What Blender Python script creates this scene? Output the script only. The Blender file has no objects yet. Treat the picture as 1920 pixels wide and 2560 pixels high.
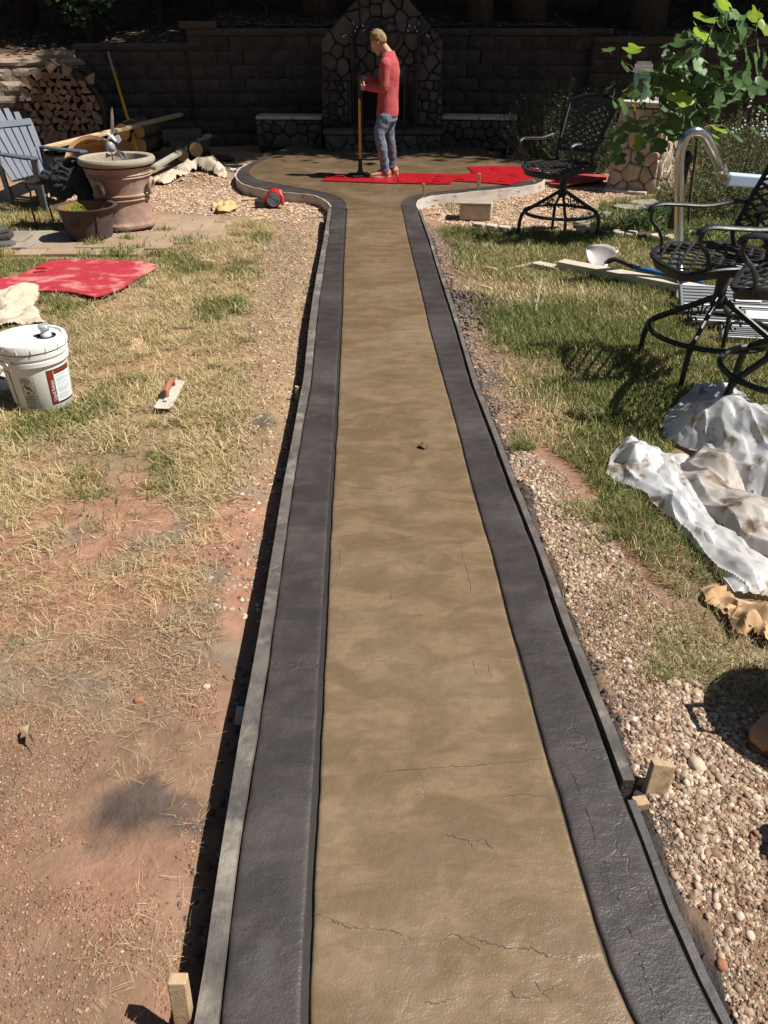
import bpy, bmesh, math, random
import numpy as np
from mathutils import Vector, Matrix, Euler
random.seed(7); rng = np.random.default_rng(7)
R = math.radians
sc = bpy.context.scene
C = sc.collection

# ------------------------------------------------------------------ camera
CAM_H, PITCH, F = 1.75, R(32.4), 1923.0
cam = bpy.data.objects.new('camera', bpy.data.cameras.new('camera')); C.objects.link(cam)
cam.location = (0, 0, CAM_H); cam.rotation_euler = (R(90) - PITCH, 0, 0)
cam.data.sensor_fit = 'VERTICAL'; cam.data.sensor_height = 36; cam.data.sensor_width = 27
cam.data.lens = F / 2560 * 36; cam.data.clip_start = .02; cam.data.clip_end = 400
sc.camera = cam
# ------------------------------------------------------------------ world and sun
SUN_EL, SUN_AZ = R(54), R(-9)            # azimuth from +X towards +Y
w = bpy.data.worlds.new('World'); sc.world = w; w.use_nodes = True
nt = w.node_tree; nt.nodes.clear()
sky = nt.nodes.new('ShaderNodeTexSky'); sky.sky_type = 'NISHITA'; sky.sun_disc = False
sky.sun_elevation = SUN_EL; sky.sun_rotation = R(90) - SUN_AZ
bg = nt.nodes.new('ShaderNodeBackground'); bg.inputs[1].default_value = .05
wo = nt.nodes.new('ShaderNodeOutputWorld')
nt.links.new(sky.outputs[0], bg.inputs[0]); nt.links.new(bg.outputs[0], wo.inputs[0])
sun = bpy.data.objects.new('sun', bpy.data.lights.new('sun', 'SUN')); C.objects.link(sun)
sun.data.energy = 5.0; sun.data.angle = R(.5); sun.data.color = (1, .95, .88)
sv = Vector((math.cos(SUN_EL)*math.cos(SUN_AZ), math.cos(SUN_EL)*math.sin(SUN_AZ), math.sin(SUN_EL)))
sun.rotation_euler = sv.to_track_quat('Z', 'Y').to_euler()
sc.view_settings.view_transform = 'Standard'; sc.view_settings.look = 'None'
sc.view_settings.exposure = 0.66; sc.view_settings.gamma = 1; sc.view_settings.use_curve_mapping = False
sc.render.engine = 'CYCLES'; sc.cycles.max_bounces = 6; sc.cycles.transparent_max_bounces = 6
sc.cycles.use_denoising = True; sc.cycles.sample_clamp_indirect = 4

# ------------------------------------------------------------------ helpers: reading a point of the photograph as a place in the world
sp, cp = math.sin(PITCH), math.cos(PITCH)
def ray(px, py):
    x, u = px - 960, 1280 - py
    return Vector((x, F*cp + u*sp, u*cp - F*sp))
def G(px, py, z=0.0):
    d = ray(px, py); t = (z - CAM_H) / d.z
    return Vector((d.x*t, d.y*t, z))
def P(px, py, Y):
    d = ray(px, py); t = Y / d.y
    return Vector((d.x*t, Y, CAM_H + d.z*t))

def lattice(seed):
    return np.random.default_rng(seed).random((256, 256))
_L = {}
def noise(x, y, s=1.0, seed=1, octv=3):
    x = np.asarray(x, float)*s; y = np.asarray(y, float)*s
    out = 0; amp = 1; tot = 0
    for o in range(octv):
        k = seed*7+o
        if k not in _L: _L[k] = lattice(k)
        L = _L[k]
        xi = np.floor(x).astype(int); yi = np.floor(y).astype(int)
        fx = x-xi; fy = y-yi; fx = fx*fx*(3-2*fx); fy = fy*fy*(3-2*fy)
        a = L[xi & 255, yi & 255]; b = L[(xi+1) & 255, yi & 255]; c = L[xi & 255, (yi+1) & 255]; d = L[(xi+1) & 255, (yi+1) & 255]
        out = out + amp*((a*(1-fx)+b*fx)*(1-fy)+(c*(1-fx)+d*fx)*fy); tot += amp
        amp *= .5; x = x*2.03+11; y = y*2.03+5
    return out/tot
def fnoise(x, y, s=1.0, seed=1, ang=.6):
    ca, sa = math.cos(ang), math.sin(ang); x = np.asarray(x, float)*s; y = np.asarray(y, float)*s; x, y = x*ca-y*sa, x*sa+y*ca
    k = ('f', seed)
    if k not in _L: _L[k] = lattice(seed+900)
    L = _L[k]; sk = (x+y)*.3660254; i = np.floor(x+sk).astype(int); j = np.floor(y+sk).astype(int); t = (i+j)*.2113249; fx = x-i+t; fy = y-j+t
    u = fx+(fx+fy)*.3660254; v = fy+(fx+fy)*.3660254
    a = L[i & 255, j & 255]; d = L[(i+1) & 255, (j+1) & 255]; b = L[(i+1) & 255, j & 255]; c = L[i & 255, (j+1) & 255]
    return np.where(u > v, a*(1-u)+b*(u-v)+d*v, a*(1-v)+c*(v-u)+d*u)
def inpoly(x, y, poly):
    x = np.asarray(x, float); y = np.asarray(y, float)
    ins = np.zeros(np.broadcast(x, y).shape, bool); n = len(poly)
    for i in range(n):
        x0, y0 = poly[i][0], poly[i][1]; x1, y1 = poly[(i+1) % n][0], poly[(i+1) % n][1]
        if y0 == y1: continue
        c = ((y0 > y) != (y1 > y)) & (x < (x1-x0)*(y-y0)/(y1-y0)+x0)
        ins ^= c
    return ins
def polydist(x, y, pts, closed=True):
    x = np.asarray(x, float); y = np.asarray(y, float); best = np.full(np.broadcast(x, y).shape, 1e9)
    n = len(pts)
    for i in range(n if closed else n-1):
        x0, y0 = pts[i][0], pts[i][1]; x1, y1 = pts[(i+1) % n][0], pts[(i+1) % n][1]
        dx, dy = x1-x0, y1-y0; L = dx*dx+dy*dy+1e-12
        t = np.clip(((x-x0)*dx+(y-y0)*dy)/L, 0, 1)
        best = np.minimum(best, np.hypot(x-x0-t*dx, y-y0-t*dy))
    return best
def gp(pts, z=0.0): return [tuple(G(a, b, z)) for a, b in pts]
def catmull(pts, n=6, closed=False):
    pts = [Vector(p) for p in pts]; out = []; m = len(pts)
    rngi = range(m if closed else m-1)
    for i in rngi:
        g = (lambda k: pts[k % m]) if closed else (lambda k: pts[min(max(k, 0), m-1)])
        p0, p1, p2, p3 = g(i-1), g(i), g(i+1), g(i+2)
        for j in range(n):
            t = j/n
            out.append(.5*((2*p1)+(p2-p0)*t+(2*p0-5*p1+4*p2-p3)*t*t+(3*p1-p0-3*p2+p3)*t**3))
    if not closed: out.append(pts[-1])
    return out

# ------------------------------------------------------------------ helpers: objects
def tag(o, label=None, cat=None, group=None, kind=None):
    if label: o['label'] = label
    if cat: o['category'] = cat
    if group: o['group'] = group
    if kind: o['kind'] = kind
    return o
def thing(name, label, cat, loc=(0, 0, 0), rz=0, group=None):
    o = bpy.data.objects.new(name, None); C.objects.link(o)
    o.location = loc; o.rotation_euler = (0, 0, rz); o.empty_display_size = .1
    return tag(o, label, cat, group)
def link(name, me, mat=None, parent=None, loc=None, rot=None):
    o = bpy.data.objects.new(name, me); C.objects.link(o)
    if mat is not None and not me.materials: me.materials.append(mat)
    if parent: o.parent = parent
    if loc is not None: o.location = loc
    if rot is not None: o.rotation_euler = rot
    return o
def np_mesh(name, v, f, smooth=False):
    """v (n,3); f: list of arrays (m,k) faces of equal size"""
    me = bpy.data.meshes.new(name); v = np.asarray(v, np.float32)
    fs = f if isinstance(f, list) else [f]
    me.vertices.add(len(v)); me.vertices.foreach_set('co', v.ravel())
    idx = np.concatenate([a.ravel() for a in fs]).astype(np.int32)
    ls = []; off = 0; lt = []
    for a in fs:
        ls.append(off+np.arange(len(a))*a.shape[1]); lt.append(np.full(len(a), a.shape[1])); off += a.size
    me.loops.add(len(idx)); me.loops.foreach_set('vertex_index', idx)
    st = np.concatenate(ls).astype(np.int32)
    me.polygons.add(len(st)); me.polygons.foreach_set('loop_start', st)
    me.polygons.foreach_set('use_smooth', np.full(len(st), smooth))
    me.update(calc_edges=True); me.validate(); return me
def vcol(me, col):
    a = me.color_attributes.new('Col', 'FLOAT_COLOR', 'POINT')
    c = np.ones((len(col), 4), np.float32); c[:, :3] = col
    a.data.foreach_set('color', c.ravel())
class MB:
    def __init__(s): s.v = []; s.f = []
    def add(s, vs, fs):
        n = len(s.v); s.v += [tuple(p) for p in vs]; s.f += [tuple(i+n for i in q) for q in fs]; return s
    def box(s, c, d, rot=None, taper=1.0):
        m = Euler(rot).to_matrix() if rot is not None else Matrix.Identity(3)
        vs = []
        for z in (-1, 1):
            k = taper if z > 0 else 1
            for x, y in ((-1, -1), (1, -1), (1, 1), (-1, 1)):
                vs.append(Vector(c)+m @ Vector((x*d[0]/2*k, y*d[1]/2*k, z*d[2]/2)))
        return s.add(vs, [(3, 2, 1, 0), (4, 5, 6, 7), (0, 1, 5, 4), (1, 2, 6, 5), (2, 3, 7, 6), (3, 0, 4, 7)])
    def beam(s, a, b, wd, th, up=(0, 0, 1)):
        a = Vector(a); b = Vector(b); t = (b-a).normalized(); u = Vector(up); sd = t.cross(u).normalized(); u = sd.cross(t)
        vs = []
        for p in (a, b):
            for i, j in ((-1, -1), (1, -1), (1, 1), (-1, 1)): vs.append(p+sd*wd/2*i+u*th/2*j)
        return s.add(vs, [(0, 1, 2, 3), (7, 6, 5, 4), (4, 5, 1, 0), (5, 6, 2, 1), (6, 7, 3, 2), (7, 4, 0, 3)])
    def tube(s, pts, r, n=8, cap=True, flat=None):
        pts = [Vector(p) for p in pts]; m = len(pts); rs = r if isinstance(r, list) else [r]*m
        t0 = (pts[1]-pts[0]).normalized()
        u = t0.orthogonal().normalized() if flat is None else (Vector(flat)-t0*Vector(flat).dot(t0)).normalized()
        vs = []; fs = []
        for i, p in enumerate(pts):
            t = (pts[min(i+1, m-1)]-pts[max(i-1, 0)]).normalized()
            u = (u-t*u.dot(t)); u = u.normalized() if u.length > 1e-6 else t.orthogonal().normalized()
            w_ = t.cross(u); rr = rs[i]; ra, rb = rr if isinstance(rr, tuple) else (rr, rr)
            for k in range(n):
                a = 2*math.pi*k/n; vs.append(p+u*math.cos(a)*ra+w_*math.sin(a)*rb)
        for i in range(m-1):
            for k in range(n):
                fs.append((i*n+k, i*n+(k+1) % n, (i+1)*n+(k+1) % n, (i+1)*n+k))
        if cap: fs += [tuple(range(n-1, -1, -1)), tuple(range((m-1)*n, m*n))]
        return s.add(vs, fs)
    def lathe(s, prof, c=(0, 0, 0), n=32, wob=0, cap=True):
        vs = []; fs = []; m = len(prof)
        for i, (r, z) in enumerate(prof):
            for k in range(n):
                a = 2*math.pi*k/n; rr = r*(1+wob*math.sin(3*a+z*9))
                vs.append((c[0]+rr*math.cos(a), c[1]+rr*math.sin(a), c[2]+z))
        for i in range(m-1):
            for k in range(n): fs.append((i*n+k, i*n+(k+1) % n, (i+1)*n+(k+1) % n, (i+1)*n+k))
        if cap and prof[0][0] > 1e-4: fs.append(tuple(range(n-1, -1, -1)))
        if cap and prof[-1][0] > 1e-4: fs.append(tuple(range((m-1)*n, m*n)))
        return s.add(vs, fs)
    def prism(s, poly, z0, z1):
        n = len(poly); vs = [(p[0], p[1], z0) for p in poly]+[(p[0], p[1], z1) for p in poly]
        fs = [tuple(range(n-1, -1, -1)), tuple(range(n, 2*n))]+[(i, (i+1) % n, n+(i+1) % n, n+i) for i in range(n)]
        return s.add(vs, fs)
    def ell(s, c, r, nu=12, nv=8, rot=None):
        m = Euler(rot).to_matrix() if rot is not None else Matrix.Identity(3); vs = []; fs = []
        for j in range(nv+1):
            ph = math.pi*j/nv
            for k in range(nu):
                a = 2*math.pi*k/nu
                vs.append(Vector(c)+m @ Vector((r[0]*math.sin(ph)*math.cos(a), r[1]*math.sin(ph)*math.sin(a), -r[2]*math.cos(ph))))
        for j in range(nv):
            for k in range(nu): fs.append((j*nu+k, j*nu+(k+1) % nu, (j+1)*nu+(k+1) % nu, (j+1)*nu+k))
        return s.add(vs, fs)
    def mesh(s, name, smooth=False, merge=True):
        me = bpy.data.meshes.new(name); me.from_pydata([tuple(p) for p in s.v], [], s.f)
        if merge:
            bm = bmesh.new(); bm.from_mesh(me); bmesh.ops.remove_doubles(bm, verts=bm.verts, dist=1e-5); bmesh.ops.recalc_face_normals(bm, faces=bm.faces); bm.to_mesh(me); bm.free()
        if smooth:
            me.polygons.foreach_set('use_smooth', [True]*len(me.polygons))
        me.update(); return me
    def build(s, name, mat, parent=None, smooth=False, world=False, bevel=0, sharp=40):
        me = s.mesh(name, smooth)
        if world and parent:
            M = parent.matrix_basis.inverted() if parent.parent is None else (parent.parent.matrix_basis @ parent.matrix_basis).inverted()
            me.transform(M)
        o = link(name, me, mat, parent)
        if bevel:
            b = o.modifiers.new('b', 'BEVEL'); b.width = bevel; b.segments = 2; b.limit_method = 'ANGLE'
        if smooth and sharp:
            try: me.set_sharp_from_angle(angle=R(sharp))
            except Exception: pass
        return o

# ------------------------------------------------------------------ materials
def mat(name, c1, c2=None, scale=6, rough=.8, bump=.15, bscale=40, metal=0, spec=.5, stretch=None, c3=None, s3=2, t3=(.55, .7), rough2=None,
        vc=False, coords='Object', coat=0, trans=0, dist=0, brand=0, bdist=.01, sub=0, ring=0):
    m = bpy.data.materials.new(name); m.use_nodes = True; n = m.node_tree; N = n.nodes; L = n.links
    b = N['Principled BSDF']
    b.inputs['Roughness'].default_value = rough; b.inputs['Metallic'].default_value = metal; b.inputs['Specular IOR Level'].default_value = spec
    b.inputs['Coat Weight'].default_value = coat; b.inputs['Coat Roughness'].default_value = .12
    tc = N.new('ShaderNodeTexCoord'); oi = N.new('ShaderNodeObjectInfo')
    mp = N.new('ShaderNodeMapping'); L.new(tc.outputs[coords], mp.inputs[0])
    if stretch: mp.inputs['Scale'].default_value = stretch
    add = N.new('ShaderNodeVectorMath'); add.operation = 'MULTIPLY_ADD'
    cmb = N.new('ShaderNodeCombineXYZ'); 
    for i in range(3): L.new(oi.outputs['Random'], cmb.inputs[i])
    L.new(cmb.outputs[0], add.inputs[0]); add.inputs[1].default_value = (37, 19, 23); L.new(mp.outputs[0], add.inputs[2])
    V = add.outputs[0] if coords == 'Object' else mp.outputs[0]
    def nz(s, det=6, ds=0):
        t = N.new('ShaderNodeTexNoise'); t.inputs['Scale'].default_value = s; t.inputs['Detail'].default_value = det; t.inputs['Distortion'].default_value = ds
        t.inputs['Roughness'].default_value = .62; L.new(V, t.inputs['Vector']); return t.outputs['Fac']
    def ramp(fac, a, bb, ca, cb):
        r = N.new('ShaderNodeValToRGB'); r.color_ramp.elements[0].position = a; r.color_ramp.elements[1].position = bb
        r.color_ramp.elements[0].color = (*ca, 1); r.color_ramp.elements[1].color = (*cb, 1); L.new(fac, r.inputs[0]); return r.outputs[0]
    def mix(fac, a, bb, mode='MIX'):
        x = N.new('ShaderNodeMix'); x.data_type = 'RGBA'; x.blend_type = mode
        if isinstance(fac, float): x.inputs[0].default_value = fac
        else: L.new(fac, x.inputs[0])
        L.new(a, x.inputs[6]); L.new(bb, x.inputs[7]); return x.outputs[2]
    c2 = c2 or tuple(k*.75 for k in c1)
    col = ramp(nz(scale, 8, dist), .36, .64, c1, c2)
    if vc:
        at = N.new('ShaderNodeVertexColor'); at.layer_name = 'Col'; col = mix(1.0, col, at.outputs[0], 'MULTIPLY')
    if c3:
        k = ramp(nz(s3, 10, .3), t3[0], t3[1], (0, 0, 0), (1, 1, 1)); rc = N.new('ShaderNodeRGB'); rc.outputs[0].default_value = (*c3, 1)
        col = mix(k, col, rc.outputs[0])
    if brand:
        hs = N.new('ShaderNodeHueSaturation'); ma = N.new('ShaderNodeMapRange'); L.new(oi.outputs['Random'], ma.inputs[0]); ma.inputs[3].default_value = 1-brand; ma.inputs[4].default_value = 1+brand
        L.new(ma.outputs[0], hs.inputs['Value']); L.new(col, hs.inputs['Color']); col = hs.outputs[0]
    L.new(col, b.inputs['Base Color'])
    if rough2 is not None:
        mr = N.new('ShaderNodeMapRange'); L.new(nz(scale*1.7, 5), mr.inputs[0]); mr.inputs[1].default_value = .35; mr.inputs[2].default_value = .65
        mr.inputs[3].default_value = rough; mr.inputs[4].default_value = rough2; L.new(mr.outputs[0], b.inputs['Roughness'])
    if bump:
        bp = N.new('ShaderNodeBump'); bp.inputs['Strength'].default_value = bump; bp.inputs['Distance'].default_value = bdist
        L.new(nz(bscale, 9), bp.inputs['Height']); L.new(bp.outputs[0], b.inputs['Normal'])
    if trans:
        b.inputs['Transmission Weight'].default_value = 0
        t = N.new('ShaderNodeBsdfTranslucent'); L.new(col, t.inputs[0]); ms = N.new('ShaderNodeMixShader'); ms.inputs[0].default_value = trans
        L.new(b.outputs[0], ms.inputs[1]); L.new(t.outputs[0], ms.inputs[2]); L.new(ms.outputs[0], N['Material Output'].inputs[0])
    return m

def concrete(name, ca, cb, cc, wet=.25, dry=.6, bump=.5, k=1.0):
    m = bpy.data.materials.new(name); m.use_nodes = True; n = m.node_tree; N = n.nodes; L = n.links; b = N['Principled BSDF']
    tc = N.new('ShaderNodeTexCoord')
    def nz(s, det=8, ds=0, st=None):
        src = tc.outputs['Object']
        if st: mp = N.new('ShaderNodeMapping'); mp.inputs['Scale'].default_value = st; L.new(src, mp.inputs[0]); src = mp.outputs[0]
        t = N.new('ShaderNodeTexNoise'); t.inputs['Scale'].default_value = s; t.inputs['Detail'].default_value = det; t.inputs['Distortion'].default_value = ds
        t.inputs['Roughness'].default_value = .6; L.new(src, t.inputs['Vector']); return t.outputs['Fac']
    def mr(fac, a, bb, lo, hi):
        x = N.new('ShaderNodeMapRange'); L.new(fac, x.inputs[0]); x.inputs[1].default_value = a; x.inputs[2].default_value = bb; x.inputs[3].default_value = lo; x.inputs[4].default_value = hi; return x.outputs[0]
    def mix(fac, a, bb):
        x = N.new('ShaderNodeMix'); x.data_type = 'RGBA'; L.new(fac, x.inputs[0])
        for q, i in ((a, 6), (bb, 7)):
            if isinstance(q, tuple): x.inputs[i].default_value = (*q, 1)
            else: L.new(q, x.inputs[i])
        return x.outputs[2]
    def ma(op, a, bb):
        x = N.new('ShaderNodeMath'); x.operation = op
        for q, i in ((a, 0), (bb, 1)):
            if isinstance(q, (int, float)): x.inputs[i].default_value = q
            else: L.new(q, x.inputs[i])
        return x.outputs[0]
    big = nz(1.6, 5, .4); mid = nz(6, 12, .5, (.8, 1.5, 1)); fine = nz(55, 8)
    col = mix(mr(mid, .40, .58, 0, 1), ca, cb)
    col = mix(mr(big, .50, .68, 0, .75), col, cc)
    # pale drying edges and dark wet spots
    spot = mr(nz(3.6, 14, .7, (.6, 1.9, 1)), .545, .62, 0, .6)
    col = mix(spot, col, tuple(v*.62 for v in ca))
    sp2 = mr(nz(11, 14, .6, (.7, 2.0, 1)), .53, .57, 0, .42)
    col = mix(sp2, col, tuple(v*.68 for v in ca))
    pale = mr(nz(2.6, 12, 1.0, (1, 1.3, 1)), .60, .72, 0, .45)
    col = mix(pale, col, tuple(min(1, v*1.25+.05) for v in cb))
    col = mix(mr(fine, .3, .7, 0, .25), col, tuple(v*.8 for v in ca))
    L.new(col, b.inputs['Base Color'])
    L.new(mr(ma('ADD', big, ma('MULTIPLY', mid, .5)), .55, .95, wet, dry), b.inputs['Roughness'])
    b.inputs['Specular IOR Level'].default_value = .5
    # veins pressed by the stamp
    vo = N.new('ShaderNodeTexVoronoi'); vo.feature = 'DISTANCE_TO_EDGE'; vo.inputs['Scale'].default_value = 2.3
    wn = N.new('ShaderNodeTexNoise'); wn.inputs['Scale'].default_value = 4; wn.inputs['Detail'].default_value = 6
    L.new(tc.outputs['Object'], wn.inputs['Vector']); ad = N.new('ShaderNodeVectorMath'); ad.operation = 'MULTIPLY_ADD'; ad.inputs[1].default_value = (.5, .5, .5)
    L.new(wn.outputs['Color'], ad.inputs[0]); L.new(tc.outputs['Object'], ad.inputs[2]); L.new(ad.outputs[0], vo.inputs['Vector'])
    vein = ma('MULTIPLY', mr(vo.outputs['Distance'], 0, .012, -1, 0), mr(nz(2.1, 3), .52, .6, 0, 1))
    h = ma('ADD', ma('MULTIPLY', mid, .45*k), ma('ADD', ma('MULTIPLY', nz(19, 12, .6, (1, 1.5, 1)), .75), ma('ADD', ma('MULTIPLY', nz(170, 6), .42), ma('MULTIPLY', vein, .35))))
    bp = N.new('ShaderNodeBump'); bp.inputs['Strength'].default_value = bump; bp.inputs['Distance'].default_value = .008
    L.new(h, bp.inputs['Height']); L.new(bp.outputs[0], b.inputs['Normal'])
    return m
M = {}
M['tan'] = concrete('tan stamped concrete', (.195, .135, .080), (.128, .087, .047), (.225, .165, .106), .22, .46, .45)
M['tanwet_shaded'] = concrete('wet shade darkened tan stamped concrete', (.180, .125, .074), (.118, .080, .043), (.205, .15, .097), .17, .38, .38)  # wet sheen of fresh concrete, toned down too to deepen the patio shade
M['dark'] = concrete('charcoal stamped concrete', (.055, .046, .042), (.031, .026, .025), (.080, .069, .063), .36, .6, .5)
M['crack'] = mat('painted crack shadow brown', (.075, .053, .034), (.055, .04, .027), rough=.8, bump=0)  # dark tone painted in for the shadow inside the cracks
M['crackd'] = mat('painted crack shadow black', (.012, .011, .011), (.008, .008, .008), rough=.8, bump=0)  # same painted crack shadow, blacker for the charcoal border
M['groove'] = mat('wet joint', (.03, .025, .02), rough=.6)
M['soil'] = mat('soil', (1, 1, 1), (.72, .70, .68), scale=9, rough=.95, bump=.9, bscale=45, vc=True, spec=.2, c3=None, bdist=.012)
M['blade'] = mat('grass blades', (1, 1, 1), (.8, .8, .8), scale=2, rough=.6, bump=0, vc=True, spec=.25, trans=.25)
M['pebble'] = mat('pebbles', (1, 1, 1), (.75, .72, .7), scale=30, rough=.85, bump=.2, vc=True, spec=.25)
M['form'] = mat('form board wood dusted with concrete', (.12, .105, .09), (.06, .053, .048), scale=11, rough=.85, bump=.6, bscale=60, c3=(.25, .22, .18), s3=5, t3=(.53, .68))
M['formd'] = mat('form board wet with colour', (.075, .07, .068), (.05, .046, .045), scale=9, rough=.6, bump=.4, c3=(.2, .18, .16), s3=8)
M['white_form'] = mat('whitewashed bender board', (.55, .5, .45), (.42, .36, .31), scale=5, rough=.8, c3=(.2, .15, .12), s3=7, t3=(.56, .64), stretch=(1, 1, 3))
M['wood'] = mat('pale lumber', (.52, .38, .22), (.42, .29, .15), scale=4, rough=.75, stretch=(1, 9, 9), bump=.2)
M['plank'] = mat('pale dusty two by four', (.50, .45, .36), (.40, .35, .27), scale=4, rough=.85, stretch=(1, 8, 8), bump=.2)
M['wood2'] = mat('grey weathered lumber', (.36, .33, .27), (.27, .24, .19), scale=4, rough=.85, stretch=(1, 8, 8), bump=.25)
M['stake'] = mat('survey stake wood', (.45, .33, .2), (.33, .22, .12), scale=6, rough=.85, stretch=(6, 6, 1), bump=.3, c3=(.2, .14, .09), s3=5)
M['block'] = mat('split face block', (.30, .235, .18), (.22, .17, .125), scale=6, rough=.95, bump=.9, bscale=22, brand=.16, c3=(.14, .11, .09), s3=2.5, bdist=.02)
M['block_shaded'] = mat('shade darkened split face block', (.072, .057, .046), (.046, .037, .031), scale=6, rough=.95, bump=.9, bscale=22, brand=.2, c3=(.07, .058, .05), s3=2.5, bdist=.02)  # darker copy of the block tone, put in to deepen the walls' shade
M['cap_shaded'] = mat('shade darkened wall cap block', (.09, .072, .058), (.062, .05, .041), scale=8, rough=.95, bump=.6, bscale=30, brand=.1)  # cap tone darkened likewise to paint shade on the back walls
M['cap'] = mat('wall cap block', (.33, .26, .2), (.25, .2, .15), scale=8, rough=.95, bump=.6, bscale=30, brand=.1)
M['fstone'] = mat('fireplace fieldstone', (.078, .071, .065), (.04, .037, .035), scale=5, rough=.8, bump=.7, bscale=14, brand=.4, c3=(.13, .08, .065), s3=1.6, t3=(.56, .72), bdist=.02)  # tone set below the real stone's to deepen the fireplace shade
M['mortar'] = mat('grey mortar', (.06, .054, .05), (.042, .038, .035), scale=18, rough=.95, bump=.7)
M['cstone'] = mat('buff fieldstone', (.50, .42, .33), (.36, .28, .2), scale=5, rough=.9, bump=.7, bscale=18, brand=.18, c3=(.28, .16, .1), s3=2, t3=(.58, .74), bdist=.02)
M['cmortar'] = mat('buff mortar', (.36, .31, .25), (.26, .22, .17), scale=18, rough=.95, bump=.7)
M['slab'] = mat('stone slab top', (.5, .45, .38), (.38, .33, .27), scale=9, rough=.85, bump=.4)
M['flag'] = mat('paver stone', (.27, .24, .20), (.19, .17, .145), scale=7, rough=.92, bump=.5, bscale=25, brand=.14, c3=(.32, .22, .14), s3=2.2, t3=(.5, .66))
M['flagd'] = mat('dusty paver stone', (.33, .225, .145), (.26, .19, .13), scale=7, rough=.95, bump=.5, bscale=25, brand=.1)
M['iron'] = mat('black cast metal', (.010, .010, .011), (.016, .0155, .0155), scale=12, rough=.42, bump=.15, bscale=60, spec=.5, rough2=.55)
M['chrome'] = mat('polished steel tube', (.6, .6, .6), (.5, .5, .5), scale=8, rough=.16, bump=.05, metal=1, rough2=.3)
M['red'] = mat('red rubber stamp mat', (.36, .006, .012), (.27, .004, .008), scale=9, rough=.35, bump=.5, bscale=18, spec=.5, rough2=.5)
M['reddust'] = mat('dusty red rubber mat', (.40, .03, .045), (.33, .018, .032), scale=7, rough=.6, bump=.5, bscale=18, dist=1, c3=(.50, .20, .18), s3=3.5, t3=(.5, .62), stretch=(1, 1.3, 1))
M['bark'] = mat('bark', (.10, .075, .055), (.055, .042, .032), scale=8, rough=.95, bump=.9, stretch=(3, 3, .5))
M['leaf'] = mat('tree leaves', (.035, .065, .02), (.05, .085, .025), scale=3, rough=.5, bump=0, trans=.15, brand=.2)
M['tulip'] = mat('tulip poplar leaf', (.125, .215, .075), (.085, .165, .06), scale=14, rough=.46, bump=.25, trans=.38, brand=.3, spec=.4)
M['tulip2'] = mat('bright yellow green leaf', (.30, .42, .045), (.22, .36, .04), scale=14, rough=.4, bump=.1, trans=.5, brand=.15)  # yellow green paints sun through some sapling leaves; also the potted plant's green
M['twig'] = mat('green twig', (.16, .15, .06), (.1, .09, .05), scale=20, rough=.8)
M['shrub'] = mat('rosemary needles', (.05, .075, .035), (.035, .05, .025), scale=8, rough=.6, bump=0, vc=False, trans=.2)
M['brush'] = mat('weedy brush leaves', (.11, .13, .05), (.17, .17, .08), scale=4, rough=.6, bump=0, trans=.3)
M['cut'] = mat('cut log end', (.25, .17, .12), (.15, .10, .07), scale=14, rough=.9, bump=.6, bscale=30, brand=.3)
M['logend'] = mat('fresh log end', (.5, .3, .15), (.4, .22, .1), scale=10, rough=.9, bump=.4, brand=.15)
M['terra'] = mat('weathered terracotta', (.30, .17, .125), (.235, .14, .105), scale=4, rough=.9, bump=.4, bscale=30, c3=(.36, .28, .225), s3=3.5, t3=(.46, .62))
M['terrarim'] = mat('lichen grey rim', (.26, .24, .19), (.34, .27, .2), scale=9, rough=.95, bump=.6)
M['rust'] = mat('rusty steel', (.085, .058, .05), (.06, .04, .036), scale=7, rough=.75, bump=.5, bscale=70, metal=.2)
M['rustin'] = mat('rust inside', (.26, .10, .05), (.17, .07, .04), scale=7, rough=.9, bump=.4)
M['adir'] = mat('grey blue painted slats', (.085, .105, .138), (.07, .088, .115), scale=5, rough=.5, bump=.08, stretch=(1, 1, 1))
M['jacket'] = mat('black fleece', (.016, .016, .018), (.024, .024, .026), scale=20, rough=.95, bump=.5, bscale=60)
M['canvas'] = mat('canvas drop cloth', (.50, .43, .33), (.4, .34, .25), scale=4, rough=.95, bump=.3, bscale=90, c3=(.3, .24, .17), s3=5, t3=(.58, .7))
M['plastic'] = mat('dirty plastic sheet', (.70, .71, .72), (.56, .55, .53), scale=3.5, rough=.45, bump=.1, bscale=40, spec=.4, c3=(.33, .26, .19), s3=9, t3=(.56, .63), trans=.35, rough2=.3)
M['plastic_dirty'] = mat('muddy plastic sheet', (.60, .57, .53), (.42, .36, .30), scale=4, rough=.5, bump=.1, bscale=40, spec=.4, c3=(.2, .14, .09), s3=7, t3=(.5, .6), trans=.3)
M['kraft'] = mat('kraft paper', (.52, .34, .18), (.42, .26, .13), scale=6, rough=.85, bump=.2, trans=.12)
M['card'] = mat('cardboard', (.46, .30, .18), (.4, .25, .14), scale=8, rough=.9)
M['white'] = mat('white pail plastic', (.72, .72, .70), (.68, .68, .66), scale=5, rough=.35, bump=.03, c3=(.5, .42, .33), s3=9, t3=(.68, .76), trans=.04)
M['print'] = mat('brown print', (.13, .075, .03), rough=.5, bump=0)
M['labelred'] = mat('rust red label', (.20, .026, .015), (.18, .022, .013), rough=.4, bump=0)
M['labelblk'] = mat('black label edge', (.02, .01, .01), rough=.4, bump=0)
M['paper'] = mat('white label', (.70, .74, .76), (.68, .72, .74), rough=.4, bump=0)
M['lineprint'] = mat('grey small print', (.32, .36, .38), rough=.5, bump=0)
M['clear'] = mat('grey cap plastic', (.38, .41, .45), rough=.15, bump=0)
M['black'] = mat('black plastic', (.015, .015, .016), rough=.5, bump=.05)
M['blackmatte'] = mat('soot black', (.008, .008, .008), rough=.9, bump=.2)
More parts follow.
